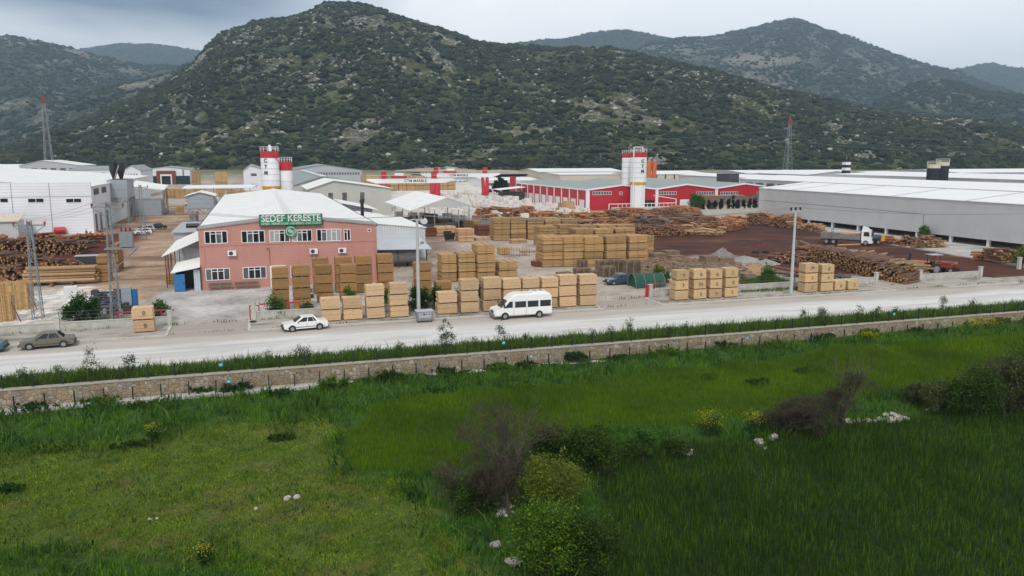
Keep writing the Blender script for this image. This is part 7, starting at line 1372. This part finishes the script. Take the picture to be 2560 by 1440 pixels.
def limbs(m, p, d, L, r, depth, rs, spread=.6, tips=None, n=4, ratio=.72):
    q = p + d * L; m.cyl(p, q, r, r * .62, n=max(3, n), cap=False)
    if depth == 0:
        if tips is not None: tips.append(q)
        return
    for _ in range(rs.choice((2, 3, 3))):
        e = (d + Vector((rs.gauss(0, spread), rs.gauss(0, spread), rs.gauss(.08, spread * .6)))).normalized(); limbs(m, p.lerp(q, rs.uniform(.7, 1)), e, L * rs.uniform(ratio - .12, ratio + .1), r * .6, depth - 1, rs, spread, tips, n - 1, ratio)
def leafy(name, lab, cat, x, y, z, h, rx, ry, mat_, seed, leaf=.10, n=2600, clump=26, trunk=.12, stem=.30, group=None, depth=3, shape=1.0):
    t = thing(name, lab, cat, (x, y, z), group=group); rs = random.Random(seed); rn = np.random.default_rng(seed); m = MB(); base = Vector((0, 0, -.1)); ns = 1 if trunk > .07 else 4
    for k in range(ns): limbs(m, base + Vector((rs.uniform(-.1, .1), rs.uniform(-.1, .1), 0)), Vector((rs.gauss(0, .15 + .2 * (ns > 1)), rs.gauss(0, .15 + .2 * (ns > 1)), 1)).normalized(), h * max(stem, .25), trunk, depth, rs, .45)
    m.build('trunk' if trunk > .07 else 'stem', 'trunk', t, local=True)
    cz = h * (stem * .6 + (1 - stem * .6) / 2); rz_ = h * (1 - stem * .6) / 2; cc = []
    while len(cc) < clump:
        v = rn.normal(0, 1, 3); v /= np.linalg.norm(v); r = rn.random() ** .45 * rn.uniform(.85, 1.15); c = v * r * np.array([rx, ry, rz_]) * .86 * np.array([1, 1, 1]); q = (c[2] / rz_ + 1) / 2; c[:2] *= (1 - .35 * q) if shape == 1 else (1 - .8 * q) * 1.2 + .06; cc.append(c + [0, 0, cz])
    cc = np.array(cc); k = rn.integers(0, clump, n); s = .20 * min(rx, rz_) * (1.6 if clump < 20 else 1.2); C = cc[k] + rn.normal(0, 1, (n, 3)) * s * rn.uniform(.4, 1.1, clump)[k][:, None]; C = C[C[:, 2] > .02]
    V, F = quads(C, leaf, rn); o = npmesh('foliage' if cat != 'tree' else 'crown', V, F, mat_, t); return t
def bare(name, lab, x, y, z, h, seed, depth=6, r=.13, spread=.5, group=None, stems=1, mat_='dead_wood', tw=None, wide=1.0):
    t = thing(name, lab, 'tree', (x, y, z), group=group); rs = random.Random(seed); rn = np.random.default_rng(seed); m = MB(); tips = []
    for k in range(stems): limbs(m, Vector((rs.uniform(-.3, .3) * (stems > 1), rs.uniform(-.2, .2) * (stems > 1), -.1)), Vector((rs.gauss(0, .3), rs.gauss(0, .3), 1)).normalized(), h * .26, r, depth, rs, spread, tips, 5, .80)
    m.v = [(x_ * wide, y_ * wide, z_) for x_, y_, z_ in m.v]; m.build('trunk', mat_, t, local=True)
    T = np.array([(p.x * wide, p.y * wide, p.z) for p in tips]); T = T[T[:, 2] > .1]; n = 6; k = np.repeat(np.arange(len(T)), n); d = rn.normal(0, 1, (len(k), 3)); d /= np.linalg.norm(d, axis=1)[:, None]; L = rn.uniform(.15, .5, len(k))[:, None]; s = np.cross(d, [0, 0, 1.0]) * .011
    A = T[k]; V = np.stack([A - s, A + s, A + d * L], 1).reshape(-1, 3); npmesh('twigs', V, np.arange(len(V)).reshape(-1, 3), tw or 'twig_grey', t); return t
def F(x, y): # a point on the field seen at this pixel
    z = -2.2
    for _ in range(4): p = gp(x, y, z); z = fz(p.x, p.y)
    return p
# hedge line between the fields
p = F(1288, 1292); bare('bare_tree', 'leafless grey tree with a dark trunk above the small stone pile', p.x, p.y, p.z, 3.8, 3, 6, .12, .55, stems=2, wide=1.1)
p = F(1270, 1215); bare('bare_tree', 'largest leafless thorny tree with a wide rounded crown', p.x, p.y, p.z, 5.4, 8, 6, .11, .55, stems=5, wide=1.2)
p = F(1385, 1300); leafy('small_tree', 'yellow green small tree with a short dark trunk right of the bare trees', 'tree', p.x, p.y, p.z, 3.7, 2.3, 1.9, 'leaf_yellow', 5, .055, 14000, 80, .13, .4)
p = F(1372, 1440); leafy('bush', 'fresh green rounded bush at the bottom centre', 'bush', p.x, p.y, p.z, 3.7, 2.4, 2.0, 'leaf_fresh', 6, .055, 22000, 110, .05, .2)
p = F(1470, 1440); leafy('bush', 'duller green bush at the bottom, right of the fresh green one', 'bush', p.x, p.y, p.z, 3.2, 2.0, 1.7, 'leaf_bush', 16, .055, 15000, 80, .05, .2)
p = F(1480, 1190); leafy('bush', 'dark green bush right of the large bare tree', 'bush', p.x, p.y, p.z, 3.3, 2.4, 1.8, 'leaf_bush', 7, .08, 8000, 42, .05, .2)
p = F(1385, 1180); leafy('bush', 'dark green bush tucked behind the large bare tree', 'bush', p.x, p.y, p.z, 2.9, 1.9, 1.6, 'leaf_bush', 17, .08, 6000, 36, .05, .2)
p = F(1605, 1150); leafy('bush', 'light green bush at the right end of the dark bushes', 'bush', p.x, p.y, p.z, 2.3, 1.7, 1.3, 'leaf_mid', 9, .07, 5000, 34, .05, .2)
p = F(1690, 1135); leafy('bush', 'low dull bush beside the white stones', 'bush', p.x, p.y, p.z, 1.1, 1.7, 1.1, 'leaf_bush', 19, .06, 3000, 30, .04, .15)
p = F(1185, 1290); leafy('bush', 'low green bush left of the bare trees', 'bush', p.x, p.y, p.z, 2.0, 1.6, 1.3, 'leaf_bush', 12, .06, 4200, 32, .05, .15); p = F(1140, 1250); leafy('bush', 'small weedy bush at the meadow edge left of the bare trees', 'bush', p.x, p.y, p.z, 1.3, 1.1, 1.0, 'leaf_bush', 13, .06, 2600, 26, .04, .15)
for i, (x, y, h, wd) in enumerate(((1985, 1085, 2.7, 1.2), (2035, 1075, 3.2, 1.2), (1950, 1085, 2.0, 1.3))): p = F(x, y); bare('bare_thicket', ('middle', 'tallest', 'leftmost')[i] + ' leafless bush of the grey brown thicket at the right', p.x, p.y, p.z, h, 40 + i, 6, .07, .6, 'thicket bushes', 3, wide=wd)
for i, (x, y, h) in enumerate(((2090, 1070, 3.2), (2112, 1066, 4.2))): p = F(x, y); bare('bare_tree', ('slender leafless tree joining the thicket', 'taller slender tree rising right of the thicket')[i], p.x, p.y, p.z, h, 50 + i, 6, .08, .34)
p = F(2095, 1062); leafy('sapling', 'thin greenish sapling crown above the slender bare trees', 'tree', p.x + .3, p.y + .3, p.z, 4.2, 1.1, 1.0, 'leaf_dull', 58, .05, 1500, 24, .06, .6)
for i, (x, y, h, r, mt_) in enumerate(((2440, 1045, 3.9, 2.9, 'leaf_bush'), (2545, 1040, 4.9, 3.0, 'leaf_dull'), (2345, 1035, 2.6, 1.9, 'leaf_dull'), (2600, 1010, 6.0, 3.5, 'leaf_bush'), (2290, 1010, 1.6, 1.3, 'leaf_dull'))):
    p = F(x, y); leafy('bush', ('broad dark bush near the right edge', 'tall dull green bush with pale tips at the right edge', 'lower grey green bush left of the broad dark one', 'highest bush cut by the right edge', 'small dull bush by the stones at the right')[i], 'bush', p.x, p.y, p.z, h, r, r * .7, mt_, 60 + i, .08, 9000 if i < 2 else 4000, 50, .05, .15)
p = F(2520, 1040); bare('bare_thicket', 'leafless branches poking out of the bush at the right edge', p.x, p.y, p.z, 5.2, 66, 6, .08, .5, None, 3)
# shrubs of the yards
for i, (x, y, h, r, mt_, lab, g) in enumerate(((200, 806, 3.6, 1.3, 'leaf_dark', 'dense pointed green shrub behind the left low wall', 1), (180, 808, 2.2, 1.2, 'leaf_dark', 'lower part shrub left of the pointed shrub', 1), (232, 803, 2.6, 1.2, 'leaf_dark', 'right shoulder shrub beside the pointed shrub', 1), (400, 800, 2.3, 1.2, 'leaf_mid', 'small spreading tree by the entrance pillar', 1), (688, 795, 2.6, 1.4, 'leaf_mid', 'bright green shrub in front of the first brown stack', 1),
    (770, 790, 1.5, .9, 'leaf_dull', 'thin shrub in front of the second brown stack', 1), (876, 780, 2.9, 1.0, 'leaf_mid', 'light green shrub between kerb stacks and pink hall', 1), (968, 778, 2.8, 1.0, 'leaf_mid', 'bright shrub behind the third kerb stack', 1), (1040, 780, 3.2, 1.1, 'leaf_dark', 'large leaved shrub left of the floodlit pole', 1), (1062, 778, 2.9, .9, 'leaf_dark', 'dark shrub directly behind the floodlit pole', 1), (1092, 778, 3.0, .9, 'leaf_dark', 'dark shrub beside the low brown stack', 1), (1146, 772, 2.6, .9, 'leaf_dark', 'shrub behind the two bundle kerb stack', 1), (1206, 765, 3.6, .8, 'leaf_dark', 'narrow shrub between kerb stacks right of the dumpster', 1),
    (1325, 745, 2.6, 1.5, 'leaf_dark', 'shrub whose top shows above the kerb stacks', 1), (1375, 742, 2.6, 1.2, 'leaf_dull', 'pale shrub top above the kerb stacks', 1), (1915, 712, 3.0, 1.5, 'leaf_mid', 'bright conical shrub in the green patch by the pale pole', 1), (1645, 705, 2.6, .9, 'leaf_yellow', 'weedy yellow green plant growing over the net tunnel', 1), (1665, 715, 1.9, .7, 'leaf_mid', 'weedy plant at the right end of the net tunnel', 1), (2310, 600, 3.0, 1.3, 'leaf_mid', 'small green tree in front of the grey hall', 0), (2552, 665, 3.2, 2.0, 'leaf_yellow', 'yellowish shrub at the right edge beyond the wall', 0))):
    p = gp(x, y); leafy('garden_shrub', lab, 'shrub', p.x, p.y, 0, h, r, r, mt_, 100 + i, .10 if y > 700 else .16, 1800, 22, .05, .12, 'shrubs of the yards' if 0 else None, 2, 2 if i in (0, 15) else 1)
for i, x in enumerate((1757, 1771, 1788, 1803, 1820, 1832, 1844, 1859, 1873, 1886, 1900)):
    p = gp(x, 530); leafy('cypress', f"{['first', 'second', 'third', 'fourth', 'fifth', 'sixth', 'seventh', 'eighth', 'ninth', 'tenth', 'last'][i]} dark cypress from the left in front of the villa", 'tree', p.x, p.y, 0, (3.9, 4.2, 4.0, 4.6, 5.2, 5.0, 4.6, 4.3, 4.4, 4.6, 4.2)[i], .75, .75, 'cypress', 140 + i, .2, 700, 16, .08, .1, 'cypress row', 1, 2)
for i, (x, h, r) in enumerate(((1738, 5.8, 2.0), (1752, 4.8, 1.6))): p = gp(x, 530); leafy('round_tree', ('round bright green tree left of the villa', 'lighter green tree between the round one and the cypresses')[i], 'tree', p.x, p.y, 0, h, r, r, 'leaf_mid', 160 + i, .25, 1500, 22, .12, .3)
for i, (x, y, h, r) in enumerate(((1250, 487, 9.5, 2.6), (1262, 487, 8, 2.4), (1240, 487, 7, 2.0), (1268, 490, 5, 1.8), (1222, 488, 3.2, 1.6))): p = gp(x, y); leafy('conifer', ('tallest', 'second tallest', 'left', 'right', 'smallest')[i] + ' dark conifer left of the red warehouse', 'tree', p.x, p.y, 0, h, r, r, 'cypress', 170 + i, .4, 1100, 20, .15, .1, 'conifers by the warehouse', 1, 2)
# road verge saplings and tall weeds
for i, (x, h) in enumerate(((25, 1.0), (55, 1.4), (140, 1.3), (232, 2.6), (325, 2.0), (672, 1.2), (745, 1.9), (765, 1.4), (1005, 1.6), (1065, 1.1), (1110, 3.1), (1130, 2.4), (1187, 1.4), (1255, 2.7), (1318, 1.2), (1480, 1.5), (1530, 1.3), (1585, 2.0), (1668, 1.0), (1718, 1.2), (2020, 1.6), (2047, 2.2), (2065, 1.5), (2160, 1.6), (2187, 1.9), (2245, 1.2), (2370, 2.2), (2425, 1.7))):
    u = cu(x, 65.6, 0); mt_ = ('leaf_dull', 'leaf_dark', 'leaf_mid')[i % 3 if i not in (10, 11, 13) else 1]
    leafy('roadside_weed', f"{'tall' if h > 1.9 else 'low'} wild plant of the road verge, {['first', 'second', 'third', 'fourth', 'fifth', 'sixth', 'seventh', 'eighth', 'ninth', 'tenth', '11th', '12th', '13th', '14th', '15th', '16th', '17th', '18th', '19th', '20th', '21st', '22nd', '23rd', '24th', '25th', '26th', '27th', 'last'][i]} from the left", 'plant', u, 65.4 + (i % 3) * .5, 0, h, .38 + .1 * h, .38, mt_, 200 + i, .05, int(260 * h), 12, .02, .2, 'wild plants along the verge', 2)
for i, (x, y, h, r) in enumerate(((30, 1020, 1.7, 1.6), (90, 1030, 1.6, 1.9), (250, 1015, 1.6, 1.8), (500, 985, 1.5, 1.5), (590, 985, 1.9, 1.6), (830, 972, 1.9, 1.6), (975, 955, 2.1, 1.5), (1110, 935, 1.2, 1.3), (1245, 925, 1.3, 1.3), (1320, 920, 1.4, 1.6), (1440, 905, 1.9, 1.6), (1660, 890, 1.9, 1.9), (1810, 872, 1.5, 1.6), (2060, 850, 1.4, 1.7), (2175, 842, 1.7, 1.4), (2290, 832, 1.3, 1.5), (2500, 812, 1.5, 1.6), (370, 1018, 1.2, 1.6), (700, 990, 1.1, 1.4), (1550, 900, 1.0, 1.4), (1935, 865, 1.2, 1.4), (700, 1100, 0.9, 1.4), (30, 1230, 1.0, .8), (130, 1130, 1.2, 1.8), (330, 1120, 1.0, 1.6), (1890, 960, .9, 1.6), (1770, 945, .9, 1.3), (2010, 930, .8, 1.4), (1100, 980, .8, 2.2), (1300, 970, .8, 1.8))):
    p = F(x, y); leafy('wild_bush', f"dark weedy bush below the stone wall, number {i + 1} counted along it" if 0 else ('leafy dark weed clump at the foot of the stone wall' if i < 21 else 'leafy dark weed clump standing in the grass'), 'bush', p.x, p.y, p.z, h * .5, r * 1.2, r * .6, ('leaf_bush', 'leaf_dark', 'leaf_fresh')[i % 3], 300 + i, .06, 2400, 46, .03, .1, 'weed clumps at the wall foot' if i < 21 else 'weed clumps in the grass', 2)
for i, (x, y, h, r, lab) in enumerate(((1772, 1092, 1.7, 1.0, 'bright yellow flowering mustard clump above the white stones'), (1885, 1082, 1.4, 1.0, 'second yellow flowering clump near the thicket'), (385, 1105, 1.2, .5, 'sparse yellow flowering plant in the left grass'), (510, 1412, .9, .5, 'yellow flowering plant at the bottom left'), (2440, 820, .9, 3.0, 'long yellow flower patch at the wall foot, far right'), (2170, 852, .8, .9, 'small yellow flower clump at the wall foot'))):
    p = F(x, y); t = leafy('flowering_plant', lab, 'plant', p.x, p.y, p.z, h, r, r * .7, 'leaf_dark', 340 + i, .05, 1300, 18, .02, .1, None, 2); rn = np.random.default_rng(i); n = int(500 * r); C = np.stack([rn.normal(0, r * .5, n), rn.normal(0, r * .35, n), h * rn.uniform(.55, 1.1, n)], 1); V, Fq = quads(C, .035, rn); npmesh('blossoms', V, Fq, 'flower_yellow', t)
# stones
def stone(lab, x, y, s, mat_='rock_white', group=None, seed=0, sink=.25):
    p = F(x, y); rs = random.Random(seed); random.seed(seed); m = MB(); m.ball((0, 0, s * .25), s * (1 + .3 * rs.random()), .55, 7, 5, .3); random.seed(seed + 1); o = m.build('stone', mat_, None, off=(0, 0, 0)); o.location = (p.x, p.y, p.z + s * .1); o.rotation_euler = (0, 0, rs.uniform(0, 6)); o.scale = (1, .72, 1); setp(o, lab, 'stone', group); return o
ST = [(1705, 1122, .34), (1714, 1136, .42), (1722, 1130, .22), (1895, 1106, .30), (1903, 1112, .36), (1935, 1095, .3), (1925, 1100, .2), (1912, 1124, .2)] + [(2095 + i * 9 + (i % 3) * 2, 1058 - i * .35 - (i % 2) * 3, .14 + .08 * ((i * 7) % 3)) for i in range(19)] + [(2215, 1042, .3), (2232, 1040, .34), (2245, 1046, .3), (2258, 1048, .26), (2270, 1050, .2), (2225, 1048, .25)] + [(2335, 1020, .42), (2350, 1025, .28), (2365, 1012, .34), (2380, 1014, .2), (2320, 1028, .2)]
for i, (x, y, s) in enumerate(ST): stone('pale stone of the rubble line between the fields', x, y, s, group='stones of the field edge', seed=i)
for i in range(26): stone('small stone of the pile under the bare tree', 1245 + (i * 13 % 30) - 8 + i * .6, 1262 + (i * 7 % 34) * .9, .11 + .03 * (i % 3), 'rock_grey' if i % 2 else 'rock_white', 'stones of the little pile', 60 + i)
for i, (x, y, s, lab) in enumerate(((718, 1249, .22, 'larger pale stone in the left meadow'), (742, 1246, .22, 'pale stone right of the larger one in the left meadow'), (1238, 1368, .30, 'flat grey boulder left of the fresh green bush'), (1285, 1412, .34, 'brownish boulder at the bottom by the fresh green bush'), (640, 1274, .12, 'small stone left of the pair in the meadow'), (375, 1300, .12, 'small stone in the left meadow, left of centre'), (392, 1297, .09, 'tiny stone beside the small meadow stone'))): stone(lab, x, y, s, 'rock_white' if i not in (2, 3) else 'rock_grey', None, 90 + i)
# grasses: one object per growth, blades as real geometry
def blades(name, lab, poly, dens, h, hv, w_, mat_, seed, inside=True, lean=.35, avoid=(), zf=field_z, clumpy=0.0, sd_off=0.0, tracks=False):
    rn = np.random.default_rng(seed); P = [(p[0], p[1]) for p in poly]; xs = [p[0] for p in P]; ys = [p[1] for p in P]; u0, u1, v0, v1 = min(xs), max(xs), min(ys), max(ys); n = int((u1 - u0) * (v1 - v0) * dens)
    U = rn.uniform(u0, u1, n); V = rn.uniform(v0, v1, n); X = U * CA - V * SA; Y = U * SA + V * CA; ok = (np.abs(X) < Y * .70 + 7) & (Y > 24)
    U, V = U[ok], V[ok]; k = poly_sd(U, V, poly) + (fbm(U * .5, V * .5, 3, seed) - .5) * 1.6 < sd_off
    for a in avoid: k &= poly_sd(U, V, a) + (fbm(U * .35, V * .35, 4, seed + 1) - .5) * (5 if a is MEADOW else 2) > (-.8 if a is MEADOW else -.1)
    U, V = U[k], V[k]
    cl = fbm(U * .9, V * .9, 4, seed + 5); 
    if clumpy: k = rn.random(len(U)) < np.clip((cl - .5) * 6 * clumpy + (1 - clumpy * .5), 0.02, 1); U, V, cl = U[k], V[k], cl[k]
    n = len(U); Z = zf(U, V); hh = h * (1 + rn.normal(0, hv, n)) * (.55 + .9 * cl) * (1 + .5 * (fbm(U * .2, V * .2, 3, seed + 8) - .5)); a = rn.uniform(0, 2 * math.pi, n); l = np.abs(rn.normal(0, lean, n)) * hh; b = rn.uniform(0, 2 * math.pi, n)
    if tracks:
        rr_ = np.hypot(U - 58, V - 26) + (fbm(U * .15, V * .15, 2, 3) - .5) * 1.5; hh = hh * (1 - .5 * smooth(1 - np.abs((rr_ / 3.1) % 1 - .5) * 9)); l = np.minimum(l, hh)
    s = np.stack([np.cos(a), np.sin(a), 0 * a], 1) * (w_ * rn.uniform(.6, 1.4, n))[:, None]; B = np.stack([U, V, Z - .02], 1); M_ = B + np.stack([np.cos(b) * l * .35, np.sin(b) * l * .35, hh * .62], 1); T = B + np.stack([np.cos(b) * l, np.sin(b) * l, hh], 1)
    VV = np.stack([B - s, B + s, M_ + s * .7, M_ - s * .7, T], 1).reshape(-1, 3); i0 = np.arange(n) * 5
    F4 = np.concatenate([np.stack([i0, i0 + 1, i0 + 2], 1), np.stack([i0, i0 + 2, i0 + 3], 1), np.stack([i0 + 3, i0 + 2, i0 + 4], 1)])
    o = npmesh(name, VV, F4, mat_); setp(o, lab, None, None, 'stuff'); return n
ALLF = [(-60, 20), (120, 20), (120, 63.2), (-60, 63.2)]
NB = 0
NB += blades('meadow_grass', 'short yellowish grass of the left meadow', MEADOW, 190, .10, .5, .026, 'grass_meadow', 1, lean=.8, clumpy=.35)
NB += blades('crop', 'smooth green young crop with a rounded left end', CROP, 85, .42, .12, .016, 'grass_crop', 2, lean=.16)
NB += blades('wheat', 'dark green wheat filling the right foreground', WHEAT, 80, .55, .22, .016, 'grass_wheat', 3, lean=.26, tracks=True)
NB += blades('tall_grass', 'tall mixed grass and weeds between the wall and the crops', ALLF, 75, .34, .45, .022, 'grass_tall', 4, lean=.5, avoid=(MEADOW, CROP, WHEAT), clumpy=.5)
NB += blades('weeds', 'broad leaved weeds scattered through the rough grass', ALLF, 16, .5, .5, .05, 'grass_weed', 5, lean=1.0, avoid=(MEADOW, CROP, WHEAT), clumpy=1.0)
NB += blades('meadow_tufts', 'darker tufts in the left meadow', MEADOW, 16, .17, .5, .035, 'grass_weed', 6, lean=.7, clumpy=1.0)
VERGE = [(-45, 64.65), (115, 64.65), (115, 67.5), (-45, 67.5)]
NB += blades('verge_grass', 'weedy green verge between the road and the stone wall', VERGE, 170, .42, .45, .025, 'grass_verge', 7, lean=.6, zf=lambda u, v: u * 0, sd_off=.15); NB += blades('verge_weeds', 'darker weeds in the road verge', VERGE, 60, .5, .5, .03, 'grass_tall', 8, lean=.6, zf=lambda u, v: u * 0, clumpy=1.0)
GP = [(a.x, a.y) for a in PX([(1850, 735), (1850, 705), (1920, 690), (2000, 712), (2000, 730)])]; blades('yard_grass', 'grass patch inside the low kerb by the pale pole', GP, 60, .3, .4, .03, 'grass_verge', 9, zf=lambda u, v: u * 0)
blades('wall_foot_grass', 'thin grass along the pavement edges and low walls', [(-45, 84.2), (100, 84.2), (100, 84.85), (-45, 84.85)], 22, .2, .5, .03, 'grass_verge', 10, zf=lambda u, v: u * 0 + .12, clumpy=1.0); blades('kerb_grass', 'sparse grass tufts in the kerb joint', [(-45, 79.8), (100, 79.8), (100, 80.5), (-45, 80.5)], 22, .14, .5, .03, 'grass_verge', 12, zf=lambda u, v: u * 0 + .12, clumpy=1.0)
blades('left_yard_grass', 'grass behind the left low wall', [(-18, 85.2), (-9, 85.2), (-9, 88.5), (-14, 88.8), (-19, 87)], 60, .25, .5, .03, 'grass_verge', 11, zf=lambda u, v: u * 0, clumpy=.6)

# ================================================================ HAZE
hz = MB(); hz.b(-5600, 5600, -3200, 6200, -14, 760); o = hz.build('haze', 'white_wall'); o.data.materials.clear()
hm = bpy.data.materials.new('haze_air'); hm.use_nodes = True; ht = hm.node_tree; ht.nodes.clear(); pv = N(ht, 'ShaderNodeVolumePrincipled'); pv.inputs['Color'].default_value = (.58, .78, 1, 1); pv.inputs['Density'].default_value = 1.9e-4; pv.inputs['Anisotropy'].default_value = .2; ho = N(ht, 'ShaderNodeOutputMaterial'); ht.links.new(pv.outputs[0], ho.inputs['Volume']); o.data.materials.append(hm); o['kind'] = 'stuff'
hm.cycles.homogeneous_volume = True
